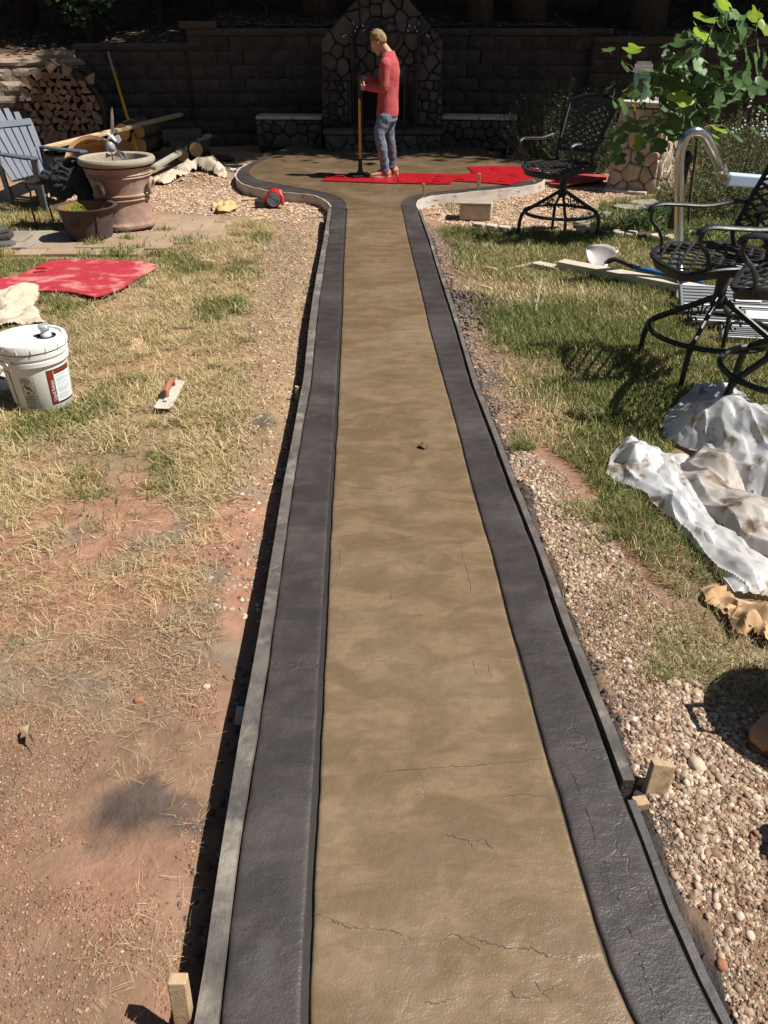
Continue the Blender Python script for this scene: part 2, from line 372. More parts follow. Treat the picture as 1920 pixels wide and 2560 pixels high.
M['redpl'] = mat('red tool plastic', (.42, .02, .02), (.36, .015, .015), rough=.4, bump=.03)
M['blue'] = mat('blue fibreglass handle', (.02, .14, .42), (.015, .11, .35), rough=.4, bump=.03)
M['steel'] = mat('shovel steel', (.42, .38, .36), (.33, .3, .29), scale=9, rough=.55, metal=.35, c3=(.5, .42, .34), s3=6)
M['trowel'] = mat('mortar caked steel', (.52, .48, .41), (.42, .38, .32), scale=14, rough=.75, bump=.5, bscale=60)
M['twood'] = mat('worn red wood handle', (.33, .12, .07), (.25, .08, .05), scale=9, rough=.7, bump=.2)
M['yellow'] = mat('yellow fibreglass shaft', (.62, .33, .015), (.55, .28, .012), rough=.4, bump=.03)
M['shirt'] = mat('faded red cotton', (.40, .072, .072), (.34, .055, .058), scale=4, rough=.95, bump=.3, bscale=30)
M['jeans'] = mat('washed denim', (.085, .12, .175), (.16, .205, .27), scale=5, rough=.95, bump=.4, bscale=50, c3=(.10, .085, .085), s3=2.2, t3=(.5, .62))
M['skin'] = mat('skin', (.47, .24, .16), (.42, .2, .13), scale=8, rough=.55, bump=.05)
M['hair'] = mat('sandy blond hair', (.30, .19, .08), (.13, .08, .035), scale=30, rough=.7, bump=.8, bscale=80, stretch=(1, 1, .3))
M['boot'] = mat('tan leather', (.42, .24, .13), (.34, .18, .09), scale=9, rough=.75, bump=.3)
M['sole'] = mat('pale rubber sole', (.5, .4, .28), rough=.8)
M['green'] = mat('green glazed tin', (.16, .34, .27), (.12, .27, .22), scale=14, rough=.5, bump=.3, c3=(.06, .05, .04), s3=12, t3=(.55, .6))
M['pool'] = mat('grey ladder plastic', (.17, .18, .19), (.14, .15, .16), rough=.5, bump=.1)
M['paleblue'] = mat('pale blue plastic', (.50, .64, .78), (.46, .6, .74), rough=.4, bump=.03)
M['boxwhite'] = mat('off white plastic box', (.55, .56, .55), (.5, .51, .5), rough=.55, bump=.05)
M['clod'] = mat('dark mortar clods', (.075, .065, .062), (.11, .09, .08), scale=20, rough=.9, bump=.8, bdist=.015)
M['clay'] = mat('red clay clod', (.36, .17, .09), (.28, .12, .065), scale=20, rough=.95, bump=.8)
M['rock'] = mat('pale stone', (.50, .42, .33), (.4, .32, .24), scale=12, rough=.9, bump=.5, brand=.2)
M['litter'] = mat('leaf litter', (.11, .07, .045), (.06, .042, .03), scale=14, rough=.95, bump=1, bscale=30, bdist=.05)
M['deadleaf'] = mat('dead leaf', (.40, .30, .17), (.3, .2, .1), scale=12, rough=.8, brand=.3, trans=.2)
M['torn'] = mat('torn yellow paper', (.55, .42, .2), (.45, .33, .15), scale=8, rough=.85, trans=.15)
M['brownleaf'] = mat('brown leaf', (.12, .07, .03), rough=.8)
# ================================================================== PATH OUTLINES (photo points on the slab plane)
def edge(tab):
    pts = [G(x, y, 0) for x, y in tab]; ys = np.array([p.y for p in pts]); xs = np.array([p.x for p in pts])
    o = np.argsort(ys); ys = ys[o]; xs = xs[o]
    s0 = (xs[1]-xs[0])/(ys[1]-ys[0]); ys = np.concatenate([[-.6], ys]); xs = np.concatenate([[xs[0]-s0*(ys[1]+.6)*.6], xs])
    return lambda Y: np.interp(Y, ys, xs)
eFLo = edge([(820, 523), (807, 599), (794, 664), (780, 740), (769, 821), (754, 960), (734, 1063), (703, 1225), (676, 1388), (648, 1551), (622, 1690), (599, 1795), (577, 1930), (547, 2121), (521, 2294), (499, 2446), (476, 2560)])
eBLo = edge([(829, 523), (820, 599), (811, 664), (799, 740), (790, 821), (777, 960), (757, 1063), (730, 1225), (708, 1388), (685, 1551), (664, 1700), (640, 1860), (607, 2056), (584, 2229), (564, 2403), (549, 2560)])
eTL = edge([(866.5, 523), (862, 599), (858, 664), (857, 740), (853, 821), (847, 960), (842, 1063), (832, 1225), (822, 1388), (816, 1551), (808, 1700), (801, 1863), (792, 2025), (784, 2161), (778, 2324), (772, 2459), (771, 2560)])
eTR = edge([(1005, 523), (1021, 599), (1037, 664), (1056, 740), (1074, 821), (1112, 960), (1142, 1063), (1183, 1225), (1232, 1388), (1273, 1551), (1316, 1700), (1359, 1863), (1403, 2008), (1453, 2185), (1523, 2411), (1591, 2560)])
eBRo = edge([(1043, 523), (1070, 599), (1089, 664), (1113, 740), (1139, 821), (1178, 960), (1218, 1063), (1278, 1225), (1343, 1388), (1397, 1551), (1449, 1690), (1490, 1794), (1552, 1967), (1606, 2102), (1667, 2267), (1741, 2432), (1805, 2560)])
eFRo = edge([(1053, 523), (1080, 599), (1102, 664), (1130, 740), (1154, 821), (1200, 960), (1240, 1063), (1302, 1225), (1370, 1388), (1430, 1551), (1487, 1690), (1540, 1815), (1600, 1967), (1640, 2102), (1700, 2267), (1775, 2432), (1850, 2560)])
YJ = G(900, 523).y
PLO = [(828, 523), (827, 513), (809, 498), (777, 487), (723, 482), (658, 474), (609, 460), (592, 443), (594, 430), (605, 418), (632, 404), (655, 391), (668, 376)]
PLI = [(866, 523), (864, 508), (853, 496), (831, 486), (793, 477), (696, 460), (641, 447), (622, 432), (630, 418), (648, 406), (672, 395), (688, 386), (700, 376)]
PRO = [(1043, 523), (1040, 512), (1048, 499), (1081, 490), (1157, 482), (1292, 468), (1347, 458), (1361, 443), (1353, 430), (1330, 416), (1300, 403), (1265, 390), (1248, 376)]
PRI = [(1005, 523), (1002, 515), (1005, 503), (1021, 491), (1075, 481), (1184, 470), (1265, 461), (1325, 449), (1338, 438), (1325, 425), (1295, 410), (1255, 397), (1222, 376)]
pLO, pLI, pRO, pRI = [catmull(gp(t), 6) for t in (PLO, PLI, PRO, PRI)]
slab_poly = [(p.x, p.y) for p in pLO]+[(p.x, p.y) for p in reversed(pRO)]

# ================================================================== TERRAIN
WALL = [(-12, 12.8), (-9.4, 13.6), (-5.2, 15.02), (-3.35, 15.25), (-1.6, 15.5), (1.6, 15.5), (3.6, 15.2), (6.2, 14.4), (9, 13.0), (12, 11.2)]
def wallY(X): return np.interp(X, [p[0] for p in WALL], [p[1] for p in WALL])
def H(X, Y, fine=True):
    X = np.asarray(X, float); Y = np.asarray(Y, float)
    n = noise(X, Y, 1.3, 3, 4)-.5; n2 = noise(X, Y, 9, 5, 3)-.5
    z = -.072+.035*n*np.clip(Y/3, .4, 1.5)+(.014*n2 if fine else 0)
    z = z-.045*np.clip((Y-7.8)/1.0, 0, 1)
    xl = eFLo(np.clip(Y, .2, 9)); xr = eFRo(np.clip(Y, .2, 9))
    dl = xl-X; dr = X-xr
    m = Y < 9.2
    z = np.where(m & (dl > -.02) & (dl < .16), z-.05*(1-np.clip(dl, 0, .16)/.16), z)
    z = np.where(m & (dr > 0) & (dr < .35), z+.035*(1-dr/.35)*(Y < 8)+.02*n2*(1-dr/.35), z)
    z = np.where(m & (X > xl+.012) & (X < xr-.012), -.2, z)
    # patio bed
    inside = inpoly(X, Y, slab_poly) & (Y > 8.9)
    z = np.where(inside, -.2, z)
    # mound beside the drop cloth
    for (px, py, r, h) in ((497, 452, .36, .13), (1190, 760, .2, .07), (1225, 600, .3, .03)):
        c = G(px, py, -.08); d = np.hypot(X-c.x, Y-c.y); z = z+h*np.exp(-(d/r)**2*1.6)*(.75+.5*n2*3)
    # woods behind the wall
    wy = wallY(X); top = np.where(X < -4.98, 1.22, np.where(X < -3.1, 1.44, np.where(X < 3.3, 1.72, 1.58)))
    b = np.clip((Y-wy-.22)/.12, 0, 1)
    back = top+np.clip(Y-wy-.3, 0, 60)*.115+.12*n+.05*n2
    return z*(1-b)+back*b
def lin(a, b, s): return np.arange(a, b, s)
xs = np.concatenate([-np.geomspace(9.5, 60, 14)[::-1], lin(-9, -4.2, .16), lin(-4.2, 4.4, .034), lin(4.4, 9, .16), np.geomspace(9.2, 60, 14)])
ys = np.concatenate([-np.geomspace(1, 40, 8)[::-1], lin(-.8, .4, .1), lin(.4, 6.2, .03), lin(6.2, 10.5, .05), lin(10.5, 16.2, .1), np.geomspace(16.3, 75, 50)])
XX, YY = np.meshgrid(xs, ys); ZZ = H(XX, YY)
nx, ny = len(xs), len(ys)
v = np.stack([XX.ravel(), YY.ravel(), ZZ.ravel()], 1)
i = np.arange(nx*ny).reshape(ny, nx)
f = np.stack([i[:-1, :-1].ravel(), i[:-1, 1:].ravel(), i[1:, 1:].ravel(), i[1:, :-1].ravel()], 1)
me = np_mesh('ground', v, f, True)
# soil colour by place: red clay near left, browner under lawns, pinkish around the gravel
def soilcol(X, Y):
    clay = np.array([.325, .175, .115]); brown = np.array([.225, .145, .095]); grey = np.array([.22, .17, .125]); lawn = np.array([.17, .125, .06]); dry = np.array([.33, .235, .12]); wood = np.array([.075, .05, .032]); sand = np.array([.40, .27, .17])
    n = noise(X, Y, 1.1, 21, 4); n2 = noise(X, Y, 4.5, 22, 4)
    c = np.zeros(X.shape+(3,)); 
    def mx(c, k, col): k = np.clip(k, 0, 1)[..., None]; return c*(1-k)+col*k
    c[...] = brown
    c = mx(c, (n-.47)*9*np.where(X > 0, .22, 1), clay); c = mx(c, (n2-.55)*5, grey)
    near = np.clip((1.75-Y)/.6, 0, 1); c = mx(c, near*(n2-.25)*1.8*(X < 0), clay)
    c = mx(c, np.clip((Y-2.6)/1.2, 0, 1)*(X < 0)*.55, dry)
    c = mx(c, ((X > .9) & (Y > 2.9)).astype(float)*.8*np.clip((n2-.3)*6, 0, 1), lawn)
    c = mx(c, np.clip((Y-7.6)/.8, 0, 1)*.8, sand*.8)
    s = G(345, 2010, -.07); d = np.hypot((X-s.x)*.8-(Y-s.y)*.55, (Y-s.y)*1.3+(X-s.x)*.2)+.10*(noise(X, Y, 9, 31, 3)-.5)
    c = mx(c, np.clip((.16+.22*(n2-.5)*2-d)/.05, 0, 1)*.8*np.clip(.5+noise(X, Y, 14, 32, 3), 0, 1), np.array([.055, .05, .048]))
    for px, py, r in ((1460, 1420, .05), (1660, 2080, .07), (1600, 2300, .06), (1240, 950, .07), (660, 1050, .06), (1175, 760, .16), (1245, 640, .1)):
        s = G(px, py, -.05); d = np.hypot(X-s.x, (Y-s.y)*.6); c = mx(c, np.clip((r*(.6+n2)-d)/.03, 0, 1)*.8, np.array([.075, .065, .06]))
    # smear of dark colour beside the right form
    dr = X-eFRo(np.clip(Y, .2, 9)); c = mx(c, np.clip((.075*(n2*1.6)-dr)/.02, 0, 1)*(dr > -.02)*(Y < 8.8)*.85, np.array([.08, .07, .066]))
    wy = wallY(X); c = mx(c, (Y > wy).astype(float), wood)
    litter = (Y > wy) & (Y < wy+1.2) & (X < -4.9); c = mx(c, litter*.8, np.array([.33, .23, .14]))
    return c
vcol(me, soilcol(v[:, 0], v[:, 1])*(.8+.4*noise(v[:, 0], v[:, 1], 22, 30, 3))[:, None])
ground = link('ground', me, M['soil']); ground['kind'] = 'structure'

# ================================================================== WALKWAY: stamped slab with ledges pressed into it
def ribbon(name, eL, eR, m, n, ledges=(), amp=.0016, z0=0.0, inset=.004, parent=None, ysp=None):
    Ys = ysp if ysp is not None else np.concatenate([lin(-.5, .7, .05), lin(.7, 2.4, .005), lin(2.4, 4.2, .012), lin(4.2, YJ, .024), [YJ]])
    wb = lambda q: .006*(noise(Ys, Ys*0+q, 11, 46, 4)-.5)
    L_ = eL(Ys)+inset+wb(1 if name == 'walkway' else 4); R_ = eR(Ys)-inset+wb(7)
    t = np.linspace(0, 1, n); X = L_[:, None]*(1-t)+R_[:, None]*t; Y = np.repeat(Ys[:, None], n, 1)
    Z = z0+amp*2*(noise(X, Y, 5, 41, 4)-.5)+amp*1.2*(noise(X, Y, 26, 42, 3)-.5)
    for pts, h, fall in ledges:      # a ledge: ground rises sharply to one side of the line, then dies away
        q = [G(a, b, 0) for a, b in pts]; q = [(p.x+random.uniform(-.004, .004), p.y+random.uniform(-.004, .004)) for p in catmull(q, 5)]
        bx = np.array([p[0] for p in q]); by = np.array([p[1] for p in q])
        d = polydist(X, Y, q, False)
        if abs(bx[-1]-bx[0]) > abs(by[-1]-by[0])*.5:
            o = np.argsort(bx); side = Y-np.interp(X, bx[o], by[o])
        else:
            o = np.argsort(by); side = np.interp(Y, by[o], bx[o])-X
        Z += np.where(side > 0, h*.13, -h*.05)*np.exp(-d/(fall*1.2))*np.clip(noise(X, Y, 9, 44, 3)*2.2-.3, 0, 1)
    e = np.minimum(t, 1-t)*(R_-L_)[:, None]; Z -= .0035*np.exp(-e/.004)
    v = np.stack([X.ravel(), Y.ravel(), Z.ravel()], 1); k = np.arange(len(Ys)*n).reshape(len(Ys), n)
    f = np.stack([k[:-1, :-1].ravel(), k[:-1, 1:].ravel(), k[1:, 1:].ravel(), k[1:, :-1].ravel()], 1)
    # skirts down the two long sides
    nv = len(v); lo = np.stack([L_, Ys, np.full(len(Ys), -.14)], 1); ro = np.stack([R_, Ys, np.full(len(Ys), -.14)], 1); v = np.concatenate([v, lo, ro])
    a = np.arange(len(Ys)-1); m_ = len(Ys)
    f2 = np.stack([k[:-1, 0], k[1:, 0], nv+a+1, nv+a], 1); f3 = np.stack([k[1:, -1], k[:-1, -1], nv+m_+a, nv+m_+a+1], 1)
    return link(name, np_mesh(name, v, np.concatenate([f, f2, f3]), True), m, parent)
def z4(pts, ox=600, oy=1700, s=1.8433): return [(ox+a/s, oy+b/s) for a, b in pts]
led = [(z4([(340, 1078), (420, 1105), (510, 1140), (640, 1150), (720, 1165), (800, 1205)]), .007, .03),
       (z4([(1060, 1180), (1130, 1205), (1250, 1237), (1340, 1240), (1450, 1280), (1600, 1278)]), .007, .035),
       (z4([(915, 1225), (985, 1172), (1060, 1215), (1110, 1240)]), .006, .03),
       (z4([(915, 710), (1000, 725), (1080, 745), (1130, 740), (1165, 785)]), .006, .025),
       (z4([(1050, 740), (1080, 785)]), .004, .015), (z4([(1355, 1390), (1400, 1440), (1440, 1485)]), .005, .02),
       (z4([(660, 425), (760, 415), (900, 405), (1050, 395), (1180, 385), (1400, 362)]), .004, .02),
       (z4([(1190, 548), (1300, 528), (1440, 542)]), .004, .03), (z4([(860, 105), (920, 95), (985, 88)]), .003, .02),
       (z4([(1240, 1430), (1290, 1465), (1380, 1450), (1470, 1400)]), .004, .02), (z4([(850, 1490), (920, 1485), (990, 1470)]), .004, .02),
       (z4([(1150, 955), (1230, 935), (1300, 925)]), .003, .02), (z4([(1180, 755), (1290, 745), (1390, 735)]), .003, .02)]
B_ = lambda pts: [(600+a/1.8433, 900+b/1.8433) for a, b in pts]
led += [(B_([(620, 838), (700, 828), (760, 818), (830, 808)]), .005, .02), (B_([(875, 630), (930, 642), (1000, 652), (1080, 655)]), .004, .02),
        (B_([(440, 575), (600, 592), (700, 600), (760, 585), (860, 610)]), .004, .03), (B_([(1020, 850), (1030, 920), (1055, 1000), (1070, 1090)]), .004, .02),
        (B_([(455, 870), (460, 950), (420, 1060)]), .004, .02), (B_([(690, 1060), (700, 1110)]), .004, .015), (B_([(1070, 1385), (1090, 1450)]), .004, .015),
        (B_([(1140, 1400), (1160, 1470)]), .004, .015), (B_([(925, 1260), (955, 1330)]), .003, .015), (B_([(640, 75), (740, 65)]), .004, .02), (B_([(540, 980), (600, 1040), (650, 1090)]), .003, .02)]
walk = ribbon('walkway', eTL, eTR, M['tan'], 132, led, .0022); walk['kind'] = 'structure'
D_ = lambda pts: [(1400+a/2.431, 1650+b/2.431) for a, b in pts]
ledD = [(D_([(470, 1755), (500, 1840), (520, 1930), (550, 1990), (560, 2040)]), .007, .014), (D_([(585, 2060), (605, 2110), (625, 2200)]), .005, .012), (D_([(400, 1610), (420, 1640), (440, 1690)]), .005, .012),
        (D_([(365, 1500), (385, 1560), (398, 1600)]), .005, .012), (D_([(150, 890), (180, 960), (190, 990), (220, 1090)]), .005, .012), (D_([(50, 650), (85, 700), (120, 810)]), .004, .012),
        (D_([(265, 1215), (290, 1260), (300, 1290)]), .004, .012), (D_([(350, 1430), (365, 1470)]), .004, .012), (D_([(60, 515), (150, 545), (230, 540)]), .003, .012)]
bl = ribbon('border', eBLo, lambda Y: eTL(Y)-.012, M['dark'], 34, [], .0016, -.003, .003, walk); bl['label'] = 'left charcoal border band'
br = ribbon('border', eTR, eBRo, M['dark'], 34, ledD, .0016, -.002, .004, walk); br['label'] = 'right charcoal border band with long pressed cracks'
def zs_(x, y, amp, z0): return z0+amp*2*(float(noise(x, y, 5, 41, 4))-.5)+amp*1.2*(float(noise(x, y, 26, 42, 3))-.5)
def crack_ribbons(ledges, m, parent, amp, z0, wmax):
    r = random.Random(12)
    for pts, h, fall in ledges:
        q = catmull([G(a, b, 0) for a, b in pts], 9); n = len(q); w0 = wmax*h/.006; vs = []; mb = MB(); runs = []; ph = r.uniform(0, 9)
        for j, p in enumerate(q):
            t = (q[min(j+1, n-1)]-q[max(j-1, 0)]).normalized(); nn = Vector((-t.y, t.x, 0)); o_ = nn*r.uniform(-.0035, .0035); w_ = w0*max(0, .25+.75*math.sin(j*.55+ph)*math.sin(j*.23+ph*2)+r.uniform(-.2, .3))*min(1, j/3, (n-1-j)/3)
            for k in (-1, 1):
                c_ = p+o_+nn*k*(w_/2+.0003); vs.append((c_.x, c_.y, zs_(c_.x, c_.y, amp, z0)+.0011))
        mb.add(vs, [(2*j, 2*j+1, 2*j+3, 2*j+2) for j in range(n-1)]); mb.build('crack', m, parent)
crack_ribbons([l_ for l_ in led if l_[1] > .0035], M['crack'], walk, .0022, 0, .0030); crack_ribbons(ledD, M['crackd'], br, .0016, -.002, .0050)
# wet joint filler under both seams
def strip(name, ea, eb, z, m, parent, n=120):
    Ys = np.linspace(-.5, YJ, n); v = np.concatenate([np.stack([ea(Ys), Ys, np.full(n, z)], 1), np.stack([eb(Ys), Ys, np.full(n, z)], 1)]); a = np.arange(n-1)
    return link(name, np_mesh(name, v, np.stack([a, n+a, n+a+1, a+1], 1)), m, parent)
strip('joint', lambda Y: eTL(Y)-.02, lambda Y: eTL(Y)+.006, -.010, M['groove'], walk)
strip('joint', lambda Y: eTR(Y)-.006, lambda Y: eTR(Y)+.006, -.010, M['groove'], walk)
# ------------------------------------------------------------------ patio (keyhole end)
def flat_poly(name, poly, z, m, parent=None, depth=.14):
    mb = MB(); n = len(poly); vs = [(p[0], p[1], z) for p in poly]+[(p[0], p[1], z-depth) for p in poly]
    mb.add(vs, [tuple(range(n))]+[(i, n+i, n+(i+1) % n, (i+1) % n) for i in range(n)])
    me = mb.mesh(name); bm = bmesh.new(); bm.from_mesh(me); bmesh.ops.triangulate(bm, faces=[f for f in bm.faces if len(f.verts) > 4]); bm.to_mesh(me); bm.free()
    return link(name, me, m, parent)
tanpoly = [(p.x, p.y) for p in pLI]+[(p.x, p.y) for p in reversed(pRI)]
tanpoly[0] = (float(eTL(YJ)+.004), YJ); tanpoly[-1] = (float(eTR(YJ)-.004), YJ)
bkY = 14.4
tp = [p for p in tanpoly]; k = len(pLI); tp = tp[:k]+[(tp[k-1][0]+.1, bkY), (tp[k][0]-.1, bkY)]+tp[k:]
patio = flat_poly('patio', tp, 0.0, M['tanwet_shaded']); patio['kind'] = 'structure'
for o_, i_, lab in ((pLO, pLI, 'left curved charcoal border'), (pRO, pRI, 'right curved charcoal border')):
    n = len(o_); s = 1 if lab[0] == 'l' else -1
    vs = []; 
    for a, b in zip(o_, i_):
        d = (b-a).normalized(); vs += [(a.x, a.y, -.003), (b.x-d.x*.006, b.y-d.y*.006, -.003), (a.x, a.y, -.14)]
    fs = []
    for j in range(n-1): fs += [(3*j, 3*j+1, 3*j+4, 3*j+3), (3*j+2, 3*j, 3*j+3, 3*j+5)]
    mb = MB(); mb.add(vs, fs); q = mb.build('border', M['dark'], patio); q['label'] = lab

# ================================================================== FORMS
def form_board(name, label, ea, eb, y0, y1, ztop, m, wob=.0, n=90, zb=-.16):
    Ys = np.linspace(y0, y1, n); A = ea(Ys)+wob*(noise(Ys, Ys*0, 3, 61, 2)-.5); Bq = eb(Ys)+wob*2*(noise(Ys, Ys*0+9, 7, 62, 3)-.5)
    zt = ztop+.006*(noise(Ys, Ys*0+3, 5, 63)-.5)
    v = np.concatenate([np.stack([A, Ys, zt], 1), np.stack([Bq, Ys, zt], 1), np.stack([A, Ys, np.full(n, zb)], 1), np.stack([Bq, Ys, np.full(n, zb)], 1)]); a = np.arange(n-1)
    f = np.concatenate([np.stack([a, n+a, n+a+1, a+1], 1), np.stack([2*n+a, a, a+1, 2*n+a+1], 1), np.stack([n+a, 3*n+a, 3*n+a+1, n+a+1], 1), [[0, 2*n, 3*n, n]], [[n-1, 2*n-1, 4*n-1, 3*n-1]]])
    o = link(name, np_mesh(name, v, f), m); return tag(o, label, 'form board')
yend = G(1595, 1954, 0).y
form_board('form_board', 'long straight form board along the left edge of the walkway', lambda Y: eFLo(Y)*.84+eBLo(Y)*.16, lambda Y: eBLo(Y)-.001, -.5, YJ-.02, .012, M['form'], .004)
form_board('form_board', 'straight form board along the right edge with a dark gap beside the border', lambda Y: eBRo(Y)+.010, lambda Y: eFRo(Y)*.84+eBRo(Y)*.16, yend, YJ-.02, .004, M['form'], .004)
form_board('form_board', 'short dark smeared form board at the near right past the stake', lambda Y: eBRo(Y)+.008, lambda Y: np.minimum(eBRo(Y)+.03, eFRo(Y)), -.5, yend-.05, -.012, M['formd'], .004)
def bender(pts, label, out):
    mb = MB(); n = len(pts); P_ = [Vector(p) for p in pts]; vs = []; fs = []
    for j, p in enumerate(P_):
        t = (P_[min(j+1, n-1)]-P_[max(j-1, 0)]).normalized(); nn = Vector((t.y, -t.x, 0))*out
        a = p+nn*.003; b = p+nn*.016; zt = .004+.003*math.sin(j*1.7)
        vs += [(a.x, a.y, zt), (b.x, b.y, zt), (b.x, b.y, -.17), (a.x, a.y, -.17)]
    for j in range(n-1):
        for q in range(4): fs.append((4*j+q, 4*j+(q+1) % 4, 4*j+4+(q+1) % 4, 4*j+4+q))
    fs += [(0, 1, 2, 3), (4*n-4, 4*n-3, 4*n-2, 4*n-1)]
    mb.add(vs, fs); tag(mb.build('bender_board', M['white_form'], None), label, 'form board')
bender(pLO[4:60], 'whitewashed flexible board bent round the left side of the patio', -1)
bender(pRO[2:60], 'whitewashed flexible board bent round the right side of the patio', 1)

# ================================================================== RED MATS, STONES and other ground covers: outlines needed before the grass
def z5(pts): return [(a/2.592, 620+b/2.592) for a, b in pts]
def z1(pts): return [(a/2.592, 80+b/2.592) for a, b in pts]
def z2(pts): return [(560+a/2.074, b/2.074) for a, b in pts]
def z3(pts): return [(1200+a/2.304, b/2.304) for a, b in pts]
def zz4(pts): return [(1280+a/2.592, 480+b/2.592) for a, b in pts]
MATL = gp(z5([(-140, 240), (0, 205), (120, 180), (185, 148), (300, 98), (400, 85), (520, 82), (760, 88), (905, 93), (1020, 120), (1010, 140), (960, 168), (900, 205), (850, 245), (800, 280), (700, 318), (615, 338), (570, 325), (450, 305), (300, 296), (120, 290), (-140, 290)]), -.05)
CLOTHL = gp(z5([(-60, 285), (60, 262), (180, 246), (262, 250), (258, 300), (225, 390), (150, 440), (290, 455), (300, 500), (120, 500), (-60, 520)]), -.05)
FLAG = gp(z1([(-200, 1300), (0, 1285), (150, 1275), (420, 1290), (760, 1300), (960, 1190), (1150, 1170), (1400, 1165), (1500, 1185), (1480, 1250), (1440, 1330), (1300, 1370), (1130, 1400), (960, 1440), (880, 1475), (600, 1478), (330, 1485), (160, 1470), (60, 1410), (-200, 1430)]), -.07)
PLAST = gp([(1512, 1186), (1522, 1150), (1555, 1113), (1580, 1112), (1617, 1131), (1660, 1140), (1690, 1125), (1655, 1095), (1648, 1063), (1680, 1025), (1725, 995), (1762, 985), (1827, 985), (1880, 1010), (1930, 1040), (2100, 1120), (2100, 1500), (1920, 1505), (1834, 1500), (1815, 1470), (1798, 1442), (1750, 1390), (1707, 1345), (1660, 1300), (1617, 1262), (1570, 1225), (1530, 1200)], -.07)
KRAFT = gp([(1743, 1470), (1780, 1462), (1812, 1480), (1838, 1505), (1880, 1505), (1930, 1520), (1990, 1545), (1990, 1660), (1925, 1622), (1870, 1590), (1850, 1612), (1822, 1585), (1810, 1560), (1790, 1530), (1760, 1510)], -.07)
EXC = [MATL, CLOTHL, PLAST, KRAFT]

# ================================================================== GRASS, STRAW
def region(pts, n, z=-.07, jit=.0):
    q = gp(pts, z); xs_ = [p[0] for p in q]; ys_ = [p[1] for p in q]; out = np.zeros((0, 2))
    while len(out) < n:
        c = np.stack([rng.uniform(min(xs_)-.2, max(xs_)+.2, n*2), rng.uniform(min(ys_)-.2, max(ys_)+.2, n*2)], 1)
        w1 = (noise(c[:, 0], c[:, 1], 5, 77, 3)-.5)*jit; w2 = (noise(c[:, 0]+9, c[:, 1], 5, 78, 3)-.5)*jit
        out = np.concatenate([out, c[inpoly(c[:, 0]+w1, c[:, 1]+w2, q)]])
        if len(out) == 0: break
    return out[:n]
def keep(p, thr, s, seed, soft=.08):
    k = noise(p[:, 0], p[:, 1], s, seed, 4); return p[rng.random(len(p)) < np.clip((k-thr)/soft, 0, 1)]
def offlim(p, margin=.0):
    ok = np.ones(len(p), bool); x, y = p[:, 0], p[:, 1]
    yy = np.clip(y, .2, 9); ok &= ~((y < 9.1) & (x > eFLo(yy)-.008) & (x < eFRo(yy)+.012))
    ok &= ~inpoly(x, y, slab_poly) | (y < 8.9)
    for e in EXC: ok &= ~inpoly(x, y, e)
    return p[ok]
def blades(name, pts, cols, hmin, hmax, wd, lay, label=None):
    """pts (n,2); cols (n,3); lay: 0 upright .. 1 lying"""
    n = len(pts); h = rng.uniform(hmin, hmax, n); a = rng.uniform(0, 2*np.pi, n); lay = lay if isinstance(lay, np.ndarray) else np.full(n, lay)
    tilt = np.clip(lay+rng.normal(0, .18, n), .03, 1.05)*np.pi/2*.96
    z = H(pts[:, 0], pts[:, 1])+rng.uniform(-.004, .006, n)+np.where(lay > .7, rng.uniform(0, .018, n), 0)
    b = np.stack([pts[:, 0], pts[:, 1], z], 1); d = np.stack([np.cos(a), np.sin(a)], 1)
    up = np.cos(tilt); ho = np.sin(tilt)
    mid = b+np.stack([d[:, 0]*ho*h*.45, d[:, 1]*ho*h*.45, np.maximum(up*h*.55, .004)], 1)
    bend = rng.uniform(.1, .5, n)*h; a2 = a+rng.normal(0, .5, n)
    bend = np.where(lay > .7, bend*.3, bend); a2 = np.where(lay > .7, a+(a2-a)*.5, a2)
    tip = mid+np.stack([np.cos(a2)*(ho*h*.4+bend*.5), np.sin(a2)*(ho*h*.4+bend*.5), up*h*.42-bend*.15], 1)
    w_ = wd*rng.uniform(.6, 1.3, n)*np.clip(pts[:, 1]/3.4, .45, 1.1); sx = np.stack([-d[:, 1], d[:, 0], np.zeros(n)], 1)*w_[:, None]/2
    # random roll so that flat blades catch light
    v = np.stack([b-sx, b+sx, mid+sx*.9, mid-sx*.9, tip], 1).reshape(-1, 3)
    k = np.arange(n)*5; q = np.stack([k, k+1, k+2, k+3], 1); t = np.stack([k+3, k+2, k+4], 1)
    me = np_mesh(name, v, [q, t]); vcol(me, np.repeat(cols, 5, 0)); o = link(name, me, M['blade'])
    o['kind'] = 'stuff'; 
    if label: o['label'] = label
    return o
GRN = np.array([.105, .155, .032]); GRN2 = np.array([.18, .215, .055]); STR = np.array([.66, .54, .31]); STR2 = np.array([.47, .36, .18]); OLV = np.array([.30, .28, .10]); BRN = np.array([.25, .16, .08])
def pick(n, pal, wts):
    k = rng.choice(len(pal), n, p=np.array(wts)/sum(wts)); return np.array(pal)[k]*rng.uniform(.7, 1.25, (n, 1))
def mixcol(p, green_seed, thr, palg, wg, pald, wd_, s=1.4, bias=0):
    k = noise(p[:, 0], p[:, 1], s, green_seed, 4)+bias; g = rng.random(len(p)) < np.clip((k-thr)/.12+.08, 0.0, .96)
    c = pick(len(p), pald, wd_); c[g] = pick(int(g.sum()), palg, wg); return c, g
# photo-shaped patches: (outline px, count)
LG = [(-150, 600), (250, 640), (430, 560), (740, 540), (790, 600), (765, 760), (690, 1000), (640, 1200), (560, 1420), (530, 1900), (300, 1850), (0, 1870), (-150, 1870)]
p = offlim(region(LG, 175000, jit=.1)); p = p[~inpoly(p[:, 0], p[:, 1], FLAG)]
